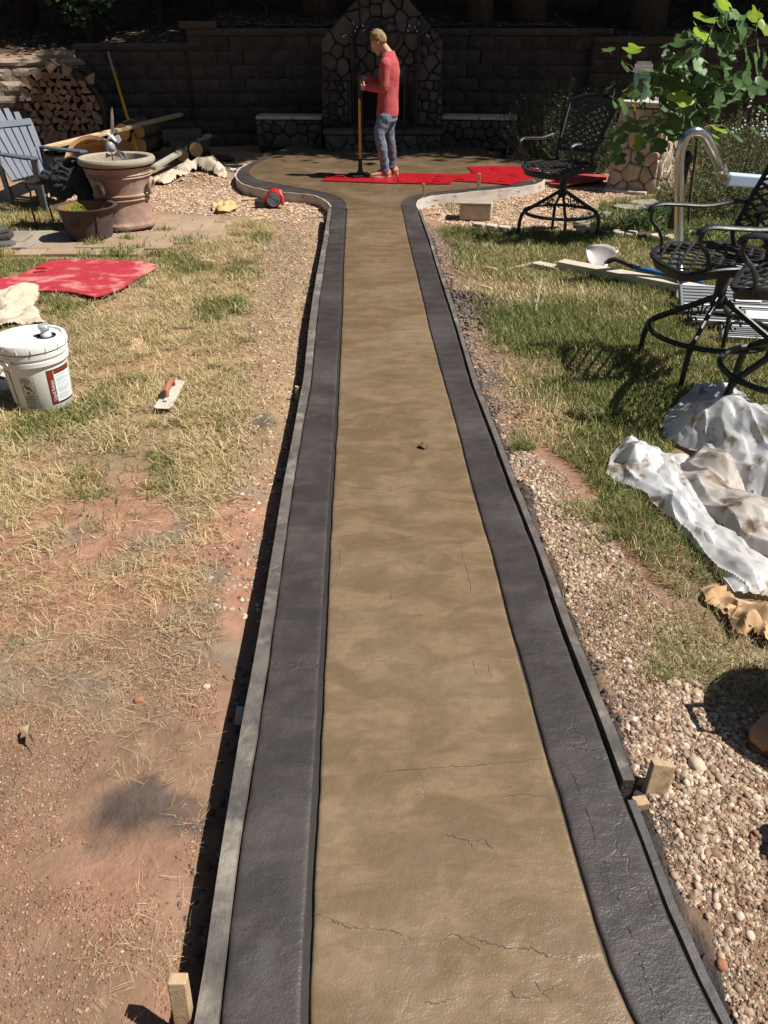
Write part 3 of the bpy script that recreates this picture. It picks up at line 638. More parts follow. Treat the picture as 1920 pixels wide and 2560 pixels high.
# thin out towards the gravel strip beside the form and towards the bare clay in front
dl = eFLo(np.clip(p[:, 1], .2, 9))-p[:, 0]; k = noise(p[:, 0], p[:, 1], 2.2, 51, 4)
strip_w = .16+.34*np.clip((p[:, 1]-3.2)/4, 0, 1)
k9 = noise(p[:, 0], p[:, 1], 4.2, 151, 3)
prob = np.clip((dl-strip_w)/.22+.1, 0.05, 1)*np.clip((p[:, 1]-1.6)/1.7+(k-.53)*1.9, .0, 1)*np.clip((k9-.36)/.14, .14, 1)
p = p[rng.random(len(p)) < prob]
c = np.zeros((len(p), 3)); k = noise(p[:, 0], p[:, 1], 1.6, 52, 4)
gb = np.zeros(len(p))
for px, py, r, a in ((520, 700, 1.2, .3), (480, 900, .45, .35), (330, 800, .35, .3), (300, 1020, .45, .5), (420, 860, .5, .25), (640, 640, .5, .5), (560, 620, .7, .3), (200, 1330, .25, .28), (130, 1390, .22, .25), (700, 720, .4, .3), (30, 690, .8, .5), (600, 1000, .4, .1)):
    s = G(px, py, -.07); gb = np.maximum(gb, 1.5*a*np.exp(-(np.hypot(p[:, 0]-s.x, (p[:, 1]-s.y)*.6)/r)**2))
g = rng.random(len(p)) < np.clip((k-.60)/.15+gb*1.7, .03, .9)
c = pick(len(p), [STR, STR2, BRN, OLV], [5, 4, 1.2, .8]); c[g] = pick(int(g.sum()), [GRN, GRN2, OLV, STR2], [3, 3, 3, 1])
blades('dry_grass', p[~g], c[~g], .035, .095, .0032, .86, 'trampled straw coloured grass left of the walkway')
blades('grass', p[g], c[g], .03, .075, .004, .45, 'thin green tufts among the dry grass on the left')
# stray straws on the clay
p = offlim(region([(-150, 1400), (560, 1400), (520, 2000), (440, 2620), (-150, 2620)], 3200)); p = keep(p, .45, 4, 55)
blades('straw', p, pick(len(p), [STR, STR*1.15, STR2], [1, 1, 1]), .015, .085, .0016, 1.0, 'stray straws on the red clay')
p = offlim(region([(-150, 1150), (540, 1150), (540, 1800), (-150, 1850)], 12000)); p = keep(p, .47, 2.6, 56); p = p[rng.random(len(p)) < np.clip((p[:, 1]-1.5)/1.4, 0, 1)]
blades('straw', p, pick(len(p), [STR, STR2, BRN], [2, 2, 1]), .03, .1, .0024, .95, 'matted straw thinning out onto the clay')
for poly, n_, seed_ in (([(-150, 640), (-150, 1870), (-1500, 1870), (-1100, 640)], 70000, 152), ([(1990, 1510), (2300, 1300), (3200, 1400), (3200, 2700), (2600, 2700), (2300, 2100)], 26000, 153)):
    q = offlim(region(poly, n_, jit=.1)); k = noise(q[:, 0], q[:, 1], 2.2, seed_, 4); q = q[rng.random(len(q)) < np.clip((k-.38)/.2, .05, 1)]
    blades('dry_grass', q, pick(len(q), [STR, STR2, OLV, GRN2], [4, 3, 2, 1.5]), .03, .09, .0036, .75, 'patchy dry grass beyond the frame edges')
# right lawn
RG = [(1075, 560), (1280, 560), (1480, 590), (1700, 610), (2100, 560), (2300, 800), (2300, 1300), (1950, 1560), (1700, 1500), (1560, 1380), (1450, 1200), (1330, 1100), (1240, 1000), (1180, 860), (1130, 730), (1085, 620)]
p = offlim(region(RG, 160000, jit=.12))
k = noise(p[:, 0], p[:, 1], 2.2, 57, 4); dr = p[:, 0]-eFRo(np.clip(p[:, 1], .2, 9))
p = p[rng.random(len(p)) < np.clip((dr-.10)/.25, 0, 1)*np.clip((k-.33)/.08, .3, 1)]
k = noise(p[:, 0], p[:, 1], 1.3, 58, 4); db = np.zeros(len(p))
for px, py, rx, ry, a in ((1290, 730, .6, .5, 1.0), (1460, 745, .8, .28, .9), (1260, 630, .6, .5, .5), (1170, 700, .4, .5, .5), (1350, 1060, .22, .35, .8), (1290, 990, .2, .3, .6), (1540, 790, .5, .2, .5), (1560, 650, 1.2, .4, .2), (1640, 1450, .3, .3, .5)):
    s = G(px, py, -.07); db = np.maximum(db, a*np.exp(-((p[:, 0]-s.x)/rx)**2-((p[:, 1]-s.y)/ry)**2))
g = rng.random(len(p)) < np.clip(1.08-db*1.1+(k-.52)*1.3, .06, .985)
c = pick(len(p), [STR, STR2, BRN, OLV], [4, 4, 1, 2]); c[g] = pick(int(g.sum()), [GRN, GRN2, OLV, STR2], [4, 4, 2.4, .5])
blades('grass', p[g], c[g], .04, .085, .0042, .38, 'green lawn under the bar stools')
blades('dry_grass', p[~g], c[~g], .03, .08, .004, .72, 'straw coloured patches in the right lawn')
# sparse tufts in the right gravel
for (px, py, rx, n_, gq) in ((1560, 1330, .3, 2600, .8), (1700, 1690, .17, 1500, .7), (1880, 1700, .14, 1100, .4), (1480, 1290, .15, 500, .6), (1760, 1600, .22, 1100, .5), (1320, 1100, .12, 500, .3), (1560, 1500, .2, 500, .3), (1305, 1130, .05, 350, 1)):
    s = G(px, py, -.07); q = np.stack([rng.normal(s.x, rx*.5, n_), rng.normal(s.y, rx*.6, n_)], 1); q = offlim(q); q = keep(q, .4, 7, 59, .12)
    gg = rng.random(len(q)) < gq; cc = pick(len(q), [STR, STR2], [1, 1]); cc[gg] = pick(int(gg.sum()), [GRN2, OLV, GRN], [2, 2, 1])
    blades('grass', q, cc, .03, .08, .0032, .55, 'sparse grass tuft in the gravel')
# far right and far left lawns
p = offlim(region([(1500, 500), (1720, 480), (2200, 470), (2200, 620), (1700, 612), (1480, 585)], 26000)); p = p[(p[:, 1] < 10.3)]
blades('weeds', p, pick(len(p), [GRN2, GRN, OLV, STR2], [4, 3, 3, 1]), .05, .14, .008, .4, 'weeds behind the stone edging')
p = offlim(region([(-200, 520), (60, 500), (240, 500), (260, 560), (150, 575), (-200, 575)], 7000)); blades('grass', p, pick(len(p), [GRN2, STR2, OLV], [2, 2, 2]), .04, .08, .006, .4, 'grass behind the side table')
for px, py, n_, r in ((232, 610, 130, .06), (300, 635, 260, .1), (320, 595, 80, .05), (410, 568, 90, .06), (215, 640, 60, .06), (470, 600, 160, .12), (330, 620, 90, .1)):
    s = G(px, py, -.05); q = np.stack([rng.normal(s.x, r, n_), rng.normal(s.y, r*.7, n_)], 1)
    blades('grass', q, pick(n_, [GRN2*1.2, GRN2, OLV], [2, 2, 1]), .06, .12, .006, .4, 'green tuft in the paver joints')
p = region([(1080, 500), (1300, 500), (1300, 530), (1150, 530)], 1500); p = keep(offlim(p), .45, 2, 66); blades('grass', p, pick(len(p), [GRN2, OLV], [1, 1]), .03, .06, .005, .5, 'green sprouts by the right bender board')

# ================================================================== PEBBLES
def ico():
    bm = bmesh.new(); bmesh.ops.create_icosphere(bm, subdivisions=1, radius=1); v = np.array([x.co for x in bm.verts]); f = np.array([[q.index for q in x.verts] for x in bm.faces]); bm.free(); return v, f
IV, IF = ico()
OV = np.array([(1, 0, 0), (-1, 0, 0), (0, 1, 0), (0, -1, 0), (0, 0, 1), (0, 0, -1)], float); OF = np.array([(0, 2, 4), (2, 1, 4), (1, 3, 4), (3, 0, 4), (2, 0, 5), (1, 2, 5), (3, 1, 5), (0, 3, 5)])
def pebbles(name, pts, rmin, rmax, pal, wts, label, shape='ico', flat=.6, power=2, sink=.3):
    V0, F0 = (IV, IF) if shape == 'ico' else (OV, OF); n = len(pts); m_ = len(V0)
    r = rmin+(rmax-rmin)*rng.random(n)**power
    a = rng.uniform(0, 2*np.pi, n); sx = rng.uniform(.8, 1.35, n); sy = rng.uniform(.7, 1.05, n); sz = rng.uniform(flat*.7, flat*1.2, n)
    v = V0[None]*(1+rng.normal(0, .15, (n, m_, 1))); v = v*np.stack([sx, sy, sz], 1)[:, None]*r[:, None, None]
    ca, sa = np.cos(a)[:, None], np.sin(a)[:, None]; ti = rng.normal(0, .3, n)[:, None]
    x = v[..., 0]*ca-v[..., 1]*sa; y = v[..., 0]*sa+v[..., 1]*ca; z = v[..., 2]+x*ti
    z = z+(H(pts[:, 0], pts[:, 1])+r*(sz-sink))[:, None]; v = np.stack([x+pts[:, 0, None], y+pts[:, 1, None], z], 2).reshape(-1, 3)
    f = (F0[None]+(np.arange(n)*m_)[:, None, None]).reshape(-1, 3)
    me = np_mesh(name, v, f, shape == 'ico'); vcol(me, np.repeat(pick(n, pal, wts), m_, 0)); o = link(name, me, M['pebble']); o['kind'] = 'stuff'; o['label'] = label; return o
PB = [np.array([.41, .315, .225]), np.array([.48, .39, .29]), np.array([.31, .205, .14]), np.array([.36, .275, .205]), np.array([.24, .15, .10]), np.array([.54, .47, .39])]
GR = [(1240, 1080), (1360, 1160), (1440, 1240), (1560, 1400), (1700, 1540), (1820, 1620), (2050, 1650), (2300, 2100), (2300, 2700), (1880, 2700), (1780, 2470), (1640, 2110), (1500, 1760), (1420, 1520), (1330, 1290), (1240, 1100)]
p = offlim(region(GR, 15000, jit=.12)); p = keep(p, .44, 3.4, 71, .16)
pebbles('gravel', p, .0035, .0145, PB, [5, 4, 3, 3, 3, 1], 'pale pebbles pressed into clay right of the walkway', sink=.5, power=2.2, flat=.62)
p = offlim(region(GR, 30000, jit=.12)); q_ = offlim(region(GR, 11000, jit=.12)); pebbles('gravel_chips', q_, .003, .011, PB, [4, 3, 4, 4, 4, 1], 'small angular chips among the pebbles', 'octa', .6, 1.5, .4)
pebbles('grit', p, .002, .006, PB+[np.array([.3, .16, .09])], [3, 2, 3, 2, 3, 1, 4], 'fine grit and clay crumbs between the pebbles', 'octa', .8)
# left gravel strip along the form
p = region([(430, 1500), (500, 1350), (580, 1000), (610, 800), (620, 620), (600, 530), (830, 520), (815, 600), (770, 860), (700, 1280), (650, 1560)], 15000, jit=.1); p = offlim(p)
p = p[rng.random(len(p)) < np.clip(1.35-(eFLo(np.clip(p[:, 1], .2, 9))-p[:, 0])/(.22+.45*np.clip((p[:, 1]-3)/4, 0, 1)), 0, 1)]
pebbles('gravel', p, .003, .015, PB+[np.array([.27, .16, .10])], [4, 3, 3, 3, 3, 1, 3], 'pebble strip along the left form board', 'octa', .6, 2.2, .45)
# far gravel and mulch both sides of the patio neck
for poly, n_, lab in (([(100, 470), (378, 440), (560, 440), (600, 465), (700, 490), (800, 500), (825, 530), (740, 560), (640, 540), (560, 535), (380, 530), (100, 500)], 16000, 'pinkish chip mulch left of the patio neck'),
                 ([(1050, 510), (1200, 488), (1360, 470), (1500, 470), (1640, 500), (1600, 560), (1400, 575), (1100, 555)], 15000, 'pinkish chip mulch right of the patio')):
    p = offlim(region(poly, n_, z=-.11, jit=.2)); pebbles('mulch', p, .008, .026, [np.array([.45, .30, .20]), np.array([.55, .42, .29]), np.array([.3, .18, .12]), np.array([.62, .5, .38])], [4, 3, 3, 1], lab, 'octa', .45, 1.5)
p = offlim(region([(-150, 1700), (560, 1500), (480, 2620), (-150, 2620)], 34000)); p = keep(p, .4, 5, 73, .15); s = G(345, 2010, -.07); p = p[np.hypot(p[:, 0]-s.x, p[:, 1]-s.y) > .11+.12*noise(p[:, 0], p[:, 1], 9, 31, 2)]
pebbles('grit', p, .0012, .0052, [np.array([.36, .22, .15]), np.array([.30, .16, .10]), np.array([.42, .32, .24]), np.array([.2, .13, .09])], [3, 6, 1, 3], 'fine clay crumbs on the left', 'octa', .7, 3)
p = offlim(region([(1060, 545), (1120, 560), (1200, 760), (1290, 980), (1330, 1120), (1240, 1080), (1170, 900), (1110, 700)], 7000, jit=.1)); pebbles('gravel_chips', p, .003, .013, [np.array([.33, .23, .16]), np.array([.24, .17, .12]), np.array([.42, .32, .23]), np.array([.15, .115, .09])], [3, 4, 2, 3], 'brown chips and soil crumbs along the upper right form board', 'octa', .6, 2, .4)
# dark mortar crumbs dropped beside both forms
q = []
for s_, n_ in ((1, 2600), (-1, 1500)):
    Y_ = rng.uniform(.8, 8.2, n_); e = (eFRo(Y_) if s_ > 0 else eFLo(Y_)); k = noise(Y_, Y_*0+s_, 1.7, 75, 3); d = np.abs(rng.normal(0, .07 if s_ > 0 else .035, n_))+.012; ok = k > .46; q.append(np.stack([e+s_*d, Y_], 1)[ok])
p = np.concatenate(q); pebbles('mortar_crumbs', p, .003, .013, [np.array([.14, .115, .10]), np.array([.21, .155, .12]), np.array([.10, .085, .075])], [3, 4, 2], 'dark grey mortar crumbs spilled beside the form boards', 'ico', .7, 4, .5)
s = G(1190, 775, -.05); q = np.stack([rng.normal(s.x, .16, 700), rng.normal(s.y, .22, 700)], 1); q = offlim(q); pebbles('mortar_crumbs', q, .006, .026, [np.array([.085, .075, .07]), np.array([.13, .11, .1])], [3, 2], 'crumbly dark mortar heap behind the small stake')
# leaf litter on top of the woods bank
wy0 = 15.6; n_ = 9000; X_ = rng.uniform(-9, 9, n_); Y_ = wallY(X_)+.35+rng.random(n_)**1.6*9
pebbles('leaf_litter', np.stack([X_, Y_], 1), .02, .06, [np.array([.33, .22, .13]), np.array([.2, .13, .08]), np.array([.42, .31, .2])], [3, 4, 1], 'fallen leaves on the bank above the retaining wall', 'octa', .22, 1)
# ================================================================== RETAINING WALL OF SPLIT-FACE BLOCKS
def rough_block(w_, h_, d_, seed, nu=5, nv=4, amp=.022):
    """front face towards -Y, chiselled; origin at bottom centre of the front"""
    r = random.Random(seed); vs = []; fs = []
    for j in range(nv):
        for i_ in range(nu):
            u, v_ = i_/(nu-1), j/(nv-1); e = (i_ in (0, nu-1)) or (j in (0, nv-1))
            y = (.012 if e else -r.uniform(.0, amp))-(0 if e else .006)
            vs.append(((u-.5)*w_+(0 if e else r.uniform(-.02, .02)), y, v_*h_+(0 if e else r.uniform(-.01, .01))))
    for j in range(nv-1):
        for i_ in range(nu-1):
            a = j*nu+i_; q = (a, a+1, a+nu+1, a+nu)
            fs += [(q[0], q[1], q[2]), (q[0], q[2], q[3])] if r.random() < .5 else [(q[0], q[1], q[3]), (q[1], q[2], q[3])]
    n = len(vs); vs += [(-w_/2, d_, 0), (w_/2, d_, 0), (w_/2, d_, h_), (-w_/2, d_, h_)]
    top = [(nv-1)*nu+i_ for i_ in range(nu)]; bot = list(range(nu)); L_ = [j*nu for j in range(nv)]; R_ = [j*nu+nu-1 for j in range(nv)]
    fs += [tuple(top+[n+2, n+3]), tuple([n, n+1]+bot[::-1]), tuple([n+3, n]+L_), tuple([n+1, n+2]+R_[::-1])]
    mb = MB(); mb.add(vs, fs); return mb.mesh('block', merge=False)
BW, BH = .455, .213
blk = [rough_block(BW-.008, BH-.006, .28, s) for s in range(8)]
blk_half = [rough_block(BW/2-.008, BH-.006, .28, 20+s, 4, 4) for s in range(3)]
capm = [rough_block(.60-.004, .10, .34, 40+s, 6, 3, .012) for s in range(4)]
blk_shaded = [q.copy() for q in blk]; cap_shaded = [q.copy() for q in capm]
blkh = {'split face block': blk_half, 'shade darkened split face block': [q.copy() for q in blk_half]}
for q in blkh['shade darkened split face block']: q.materials.append(M['block_shaded'])
for q in blk_shaded: q.materials.append(M['block_shaded'])
for q in cap_shaded: q.materials.append(M['cap_shaded'])
for q in blk+blk_half: q.materials.append(M['block'])
for q in capm: q.materials.append(M['cap'])
def along(poly, s):
    for i_ in range(len(poly)-1):
        a = Vector(poly[i_]).to_2d(); b = Vector(poly[i_+1]).to_2d(); L = (b-a).length
        if s <= L or i_ == len(poly)-2: t = (b-a)/L; return a+t*s, math.atan2(t.y, t.x)
        s -= L
def plen(poly): return sum((Vector(poly[i_+1]).to_2d()-Vector(poly[i_]).to_2d()).length for i_ in range(len(poly)-1))
def block_wall(label, poly, rows, z0, extra=(), blk=blk_shaded, capm=cap_shaded):
    t = thing('retaining_wall', label, 'wall', (0, 0, 0)); L = plen(poly); rr = random.Random(len(label))
    for r in range(rows):
        s = 0
        if r % 2:
            p_, a = along(poly, BW/4); nrm = Vector((-math.sin(a), math.cos(a))); link('block', rr.choice(blkh[blk[0].materials[0].name]), None, t, (p_.x+nrm.x*.012*r, p_.y+nrm.y*.012*r, z0+r*BH), (0, 0, a)); s = BW/2
        while s+BW/2 < L:
            p_, a = along(poly, s+BW/2); nrm = Vector((-math.sin(a), math.cos(a)))
            o = link('block', rr.choice(blk), None, t, (p_.x+nrm.x*.012*r, p_.y+nrm.y*.012*r, z0+r*BH), (0, 0, a+rr.uniform(-.012, .012))); s += BW
        if L-s > .12: p_, a = along(poly, s+BW/4); nrm = Vector((-math.sin(a), math.cos(a))); link('block', rr.choice(blkh[blk[0].materials[0].name]), None, t, (p_.x+nrm.x*.012*r, p_.y+nrm.y*.012*r, z0+r*BH), (0, 0, a))
    s = 0
    while s < L-.1:
        p_, a = along(poly, s+.3); nrm = Vector((-math.sin(a), math.cos(a)))
        link('cap_stone', rr.choice(capm), None, t, (p_.x+nrm.x*(.012*rows-.03), p_.y+nrm.y*(.012*rows-.03), z0+rows*BH+.002), (0, 0, a+rr.uniform(-.006, .006))); s += .6
    for q in range(len(poly)-1):
        a_, b_ = Vector(poly[q]), Vector(poly[q+1]); dd = (b_-a_).normalized(); nn = Vector((-dd.y, dd.x)); mb = MB(); m0 = (a_+b_)/2+nn*(.16+.012*rows); mb.box((m0.x, m0.y, z0+rows*BH/2-.02), ((b_-a_).length+.04, .16, rows*BH-.03), (0, 0, math.atan2(dd.y, dd.x))); mb.build('core', M['mortar'], t)
    for (x, y, z, a) in extra: link('cap_stone', rr.choice(capm), None, t, (x, y, z), (0, 0, a))
    return t
z0w = -.12
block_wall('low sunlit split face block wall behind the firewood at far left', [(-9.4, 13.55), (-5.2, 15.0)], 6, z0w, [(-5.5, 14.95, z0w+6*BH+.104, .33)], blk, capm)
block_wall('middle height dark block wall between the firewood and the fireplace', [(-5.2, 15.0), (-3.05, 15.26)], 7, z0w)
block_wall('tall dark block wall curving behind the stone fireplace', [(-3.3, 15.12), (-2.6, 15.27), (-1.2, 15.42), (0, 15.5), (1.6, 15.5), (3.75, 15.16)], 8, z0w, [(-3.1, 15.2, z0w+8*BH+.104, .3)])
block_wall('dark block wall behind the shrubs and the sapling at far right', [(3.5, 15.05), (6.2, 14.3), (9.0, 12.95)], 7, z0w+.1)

# ================================================================== IRREGULAR STONE FACES
def clip(poly, px, py, nx_, ny_):
    out = []
    for i_ in range(len(poly)):
        a, b = poly[i_], poly[(i_+1) % len(poly)]; da = (a[0]-px)*nx_+(a[1]-py)*ny_; db = (b[0]-px)*nx_+(b[1]-py)*ny_
        if da <= 0: out.append(a)
        if (da < 0 < db) or (db < 0 < da): t = da/(da-db); out.append((a[0]+(b[0]-a[0])*t, a[1]+(b[1]-a[1])*t))
    return out
def cells(poly, size, seed, asp=1.0):
    r = random.Random(seed); xs_ = [p[0] for p in poly]; ys_ = [p[1] for p in poly]; sites = []
    tries = 0
    while tries < 4000:
        tries += 1; q = (r.uniform(min(xs_), max(xs_)), r.uniform(min(ys_), max(ys_)))
        if not bool(inpoly(q[0], q[1], poly)): continue
        sz = size*r.choice((.45, .7, .9, 1.1, 1.5))
        if all(math.hypot((q[0]-s[0])/asp, q[1]-s[1]) > (sz+s[2])/2 for s in sites): sites.append((q[0], q[1], sz))
    out = []
    for i_, s in enumerate(sites):
        c = list(poly)
        for j, t in enumerate(sites):
            if j == i_ or abs(s[0]-t[0]) > size*4 or abs(s[1]-t[1]) > size*4: continue
            dx, dy = t[0]-s[0], t[1]-s[1]; w_ = .5+(s[2]-t[2])/(s[2]+t[2])*.25
            c = clip(c, s[0]+dx*w_, s[1]+dy*w_, dx, dy)
            if len(c) < 3: break
        if len(c) >= 3: out.append(c)
    return out
def stone_mesh(c, gap, depth, r):
    """local mesh, uv -> x,z ; outwards -y. returns centre + mesh"""
    cx = sum(p[0] for p in c)/len(c); cy = sum(p[1] for p in c)/len(c); q = []
    for i_ in range(len(c)):      # round the corners by sampling each side
        a, b = c[i_], c[(i_+1) % len(c)]; L = math.hypot(b[0]-a[0], b[1]-a[1])
        if L < .03: q.append(((a[0]+b[0])/2, (a[1]+b[1])/2)); continue
        for t in (.12, .88): q.append((a[0]+(b[0]-a[0])*t, a[1]+(b[1]-a[1])*t))
    n = len(q); vs = []
    def ring(g, y, j):
        for x_, z_ in q:
            d = math.hypot(x_-cx, z_-cy)+1e-6; k = max(.1, 1-g/d); vs.append(((x_-cx)*k+r.uniform(-j, j), y+r.uniform(-j, j), (z_-cy)*k+r.uniform(-j, j)))
    ring(gap, .02, 0); ring(gap, -depth*.45, .004); ring(gap+.018, -depth, .006); tl = r.uniform(-.012, .012)
    vs.append((0, -depth-.008+tl, 0)); fs = []
    for k in range(2): fs += [(k*n+i_, k*n+(i_+1) % n, (k+1)*n+(i_+1) % n, (k+1)*n+i_) for i_ in range(n)]
    fs += [(2*n+i_, 2*n+(i_+1) % n, 3*n) for i_ in range(n)]
    mb = MB(); mb.add(vs, fs); me = mb.mesh('stone', smooth=True, merge=True)
    try: me.set_sharp_from_angle(angle=R(38))
    except Exception: pass
    return (cx, cy), me
def stone_face(parent, poly, size, org, ang, m, seed, gap=.009, depth=.03, asp=1.0):
    """poly in (u, z); org = world/parent position of u=0,z=0; ang = rotation about z (0: face looks to -Y)"""
    r = random.Random(seed)
    for c in cells(poly, size, seed, asp):
        A = 0
        for i_ in range(len(c)): a, b = c[i_], c[(i_+1) % len(c)]; A += a[0]*b[1]-b[0]*a[1]
        if abs(A) < .003: continue
        (cx, cy), me = stone_mesh(c, gap, depth*r.uniform(.7, 1.2), r); me.materials.append(m)
        link('stone', me, None, parent, (org[0]+cx*math.cos(ang), org[1]+cx*math.sin(ang), org[2]+cy), (0, 0, ang))

# ================================================================== FIREPLACE
FY = 14.15
def X_(px, py=200): return P(px, py, FY).x
def Z_(py): return P(960, py, FY).z
fl, fr = P(808, 320, FY).x, P(1102, 320, FY).x; sl, sr = P(803, 100, FY).x, P(1106, 100, FY).x; zs = Z_(100); zap = Z_(-45)
fp = thing('stone_fireplace', 'tall arched fieldstone fireplace with iron doors at the back of the patio', 'fireplace', (0, 0, 0))
ol, orr, ozb, ozt = X_(872, 300), X_(1044, 300), .36, Z_(202)
apx = (X_(900, 0), X_(940), X_(985), X_(1025))
topc = [(sl, ozt), (sr, ozt), (sr, zs), (P(1072, 60, FY).x, Z_(60)), (P(1045, 25, FY).x, Z_(25)), (P(1010, -15, FY).x, Z_(-15)), (P(980, -40, FY).x, zap), (P(940, -42, FY).x, zap), (P(905, -15, FY).x, Z_(-15)), (P(872, 18, FY).x, Z_(18)), (P(838, 60, FY).x, Z_(60)), (sl, zs)]
mb = MB()
def slab_xz(mb, poly, y0, y1):
    n = len(poly); vs = [(p[0], y0, p[1]) for p in poly]+[(p[0], y1, p[1]) for p in poly]
    mb.add(vs, [tuple(range(n)), tuple(range(2*n-1, n-1, -1))]+[(i_, n+i_, n+(i_+1) % n, (i_+1) % n) for i_ in range(n)])
slab_xz(mb, topc, FY+.02, FY+.75)
for a, b in ((fl+.01, ol), (orr, fr-.01)): slab_xz(mb, [(a, -.1), (b, -.1), (b, ozt-.001), (a, ozt-.001)], FY+.02, FY+.75)
slab_xz(mb, [(ol-.001, -.1), (orr+.001, -.1), (orr+.001, ozb), (ol-.001, ozb)], FY+.021, FY+.751)
slab_xz(mb, [(ol-.002, ozb-.01), (orr+.002, ozb-.01), (orr+.002, ozt+.01), (ol-.002, ozt+.01)], FY+.6, FY+.74)
mb.build('mortar', M['mortar'], fp)
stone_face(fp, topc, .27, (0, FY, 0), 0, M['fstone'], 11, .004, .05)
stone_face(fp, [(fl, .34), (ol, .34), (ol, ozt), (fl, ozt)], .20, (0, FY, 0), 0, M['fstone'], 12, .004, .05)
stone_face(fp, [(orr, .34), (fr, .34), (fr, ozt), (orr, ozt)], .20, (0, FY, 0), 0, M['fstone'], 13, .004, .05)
# hearth
HY = 13.75; hl, hr, hz = P(812, 330, HY).x, P(1102, 330, HY).x, P(960, 326, HY).z
mb = MB(); slab_xz(mb, [(hl+.02, -.1), (hr-.02, -.1), (hr-.02, hz-.05), (hl+.02, hz-.05)], HY+.02, FY+.015); mb.build('hearth_core', M['mortar'], fp)
stone_face(fp, [(hl, -.02), (hr, -.02), (hr, hz-.06), (hl, hz-.06)], .19, (0, HY, 0), 0, M['fstone'], 14, .004, .04, 1.25)
x = hl-.03
for k, w_ in enumerate((.5, .62, .48, .42)):
    w_ = min(w_, hr+.04-x); mb = MB(); mb.box((x+w_/2, (HY+FY)/2-.02, hz-.026), (w_-.012, FY-HY+.07, .055)); mb.build('hearth_slab', M['fstone'], fp, bevel=.008); x += w_
# firebox doors and frame
mb = MB()
for a, b, c, d in ((ol, ol+.05, ozb, ozt), (orr-.05, orr, ozb, ozt), (ol+.051, orr-.051, ozt-.06, ozt), (ol+.051, orr-.051, ozb, ozb+.05)): slab_xz(mb, [(a, c), (b, c), (b, d), (a, d)], FY-.02, FY+.05)
mb.build('door_frame', M['iron'], fp)
for sgn, hx in ((1, ol+.06), (-1, orr-.06)):
    a = R(62)*sgn; o = MB(); w_ = .36
    for (cx, cz, dx, dz) in ((.02, .38, .04, .76), (w_-.02, .38, .04, .76), (w_/2, .02, w_-.08, .04), (w_/2, .74, w_-.08, .04)): o.box((cx, 0, cz), (dx, .025, dz))
    for k in range(1, 6): o.box((w_*k/6, 0, .38), (.006, .006, .68))
    q = o.build('fire_door', M['iron'], fp); q.location = (hx, FY-.03, ozb+.02); q.rotation_euler = (0, 0, -a if sgn > 0 else math.pi-a)
    h_ = MB(); h_.tube([(w_/2+.12*math.cos(t), 0, .78+.05*math.sin(t)) for t in np.linspace(0, math.pi, 9)], .008, 6); hh = h_.build('handle', M['iron'], q)
# ring ornament, sconces, tools hung on the stone
orn = thing('wall_ornament', 'black iron double hoop hung high on the fireplace face', 'ornament', (P(958, 80, FY).x, FY-.08, P(958, 90, FY).z))
for dx, rx in ((-.09, .15), (.11, .13)):
    mb = MB(); mb.tube([(dx+rx*math.cos(t), 0, .17*math.sin(t)) for t in np.linspace(0, 2*math.pi, 25)], .012, 6, False); mb.build('hoop', M['iron'], orn, True)
mb = MB(); mb.ell((0, 0, .18), (.07, .04, .06), 8, 6); mb.build('crest', M['iron'], orn, True)
for px, lab in ((882, 'left black iron candle sconce with glass drops on the fireplace'), (1048, 'right black iron candle sconce with glass drops on the fireplace')):
    pz = P(px, 140, FY); t = thing('wall_sconce', lab, 'sconce', (pz.x, FY-.07, pz.z), 0, 'candle sconces on the fireplace'); s = 1 if px > 960 else -1
    mb = MB(); mb.tube([(0, 0, .28), (0, -.01, 0), (0, 0, -.25)], [(.03, .012), (.055, .02), (.018, .01)], 8); mb.tube([(0, -.02, .2), (.02*s, -.12, .1), (0, -.15, .24)], .012, 6); mb.build('bracket', M['iron'], t, True)
    mb = MB(); mb.lathe([(.004, 0), (.04, .02), (.055, .07), (.03, .08)], (0, -.15, .24), 10); mb.build('candle_cup', M['iron'], t, True)
    for k, (dx, dz) in enumerate(((-.17, .42), (-.19, .36), (-.08, .40), (-.03, .44), (-.02, .47), (.04, .33), (.1, .3), (.13, .28), (-.05, .35))):
        mb = MB(); mb.tube([(0, -.1, .2), (dx*.5*s, -.15, dz+.04), (dx*s, -.13, dz)], .0035, 4); b = mb.build('branch', M['iron'], t)
        mb = MB(); mb.ell((dx*s, -.13, dz-.014), (.011, .011, .014), 6, 5); mb.build('glass_drop', M['paper'], b, True)
# tool set left of the opening
tl = thing('fire_tool_set', 'black fireplace tools hanging beside the left pier', 'fire tools', (P(828, 250, FY).x, FY-.12, ozb+.03))
mb = MB(); mb.tube([(0, 0, 0), (0, 0, .75)], .01, 6); mb.tube([(-.13, 0, .7), (.13, 0, .7)], .008, 6); mb.lathe([(.1, 0), (.1, .015), (.01, .03)], (0, 0, 0), 12); mb.build('stand', M['iron'], tl)
for dx in (-.11, -.04, .05, .11):
    mb = MB(); mb.tube([(dx, 0, .7), (dx, 0, .16)], .006, 6); mb.tube([(dx-.03, 0, .16), (dx, 0, .1), (dx+.03, 0, .16)], .008, 5); mb.build('tool', M['iron'], tl)
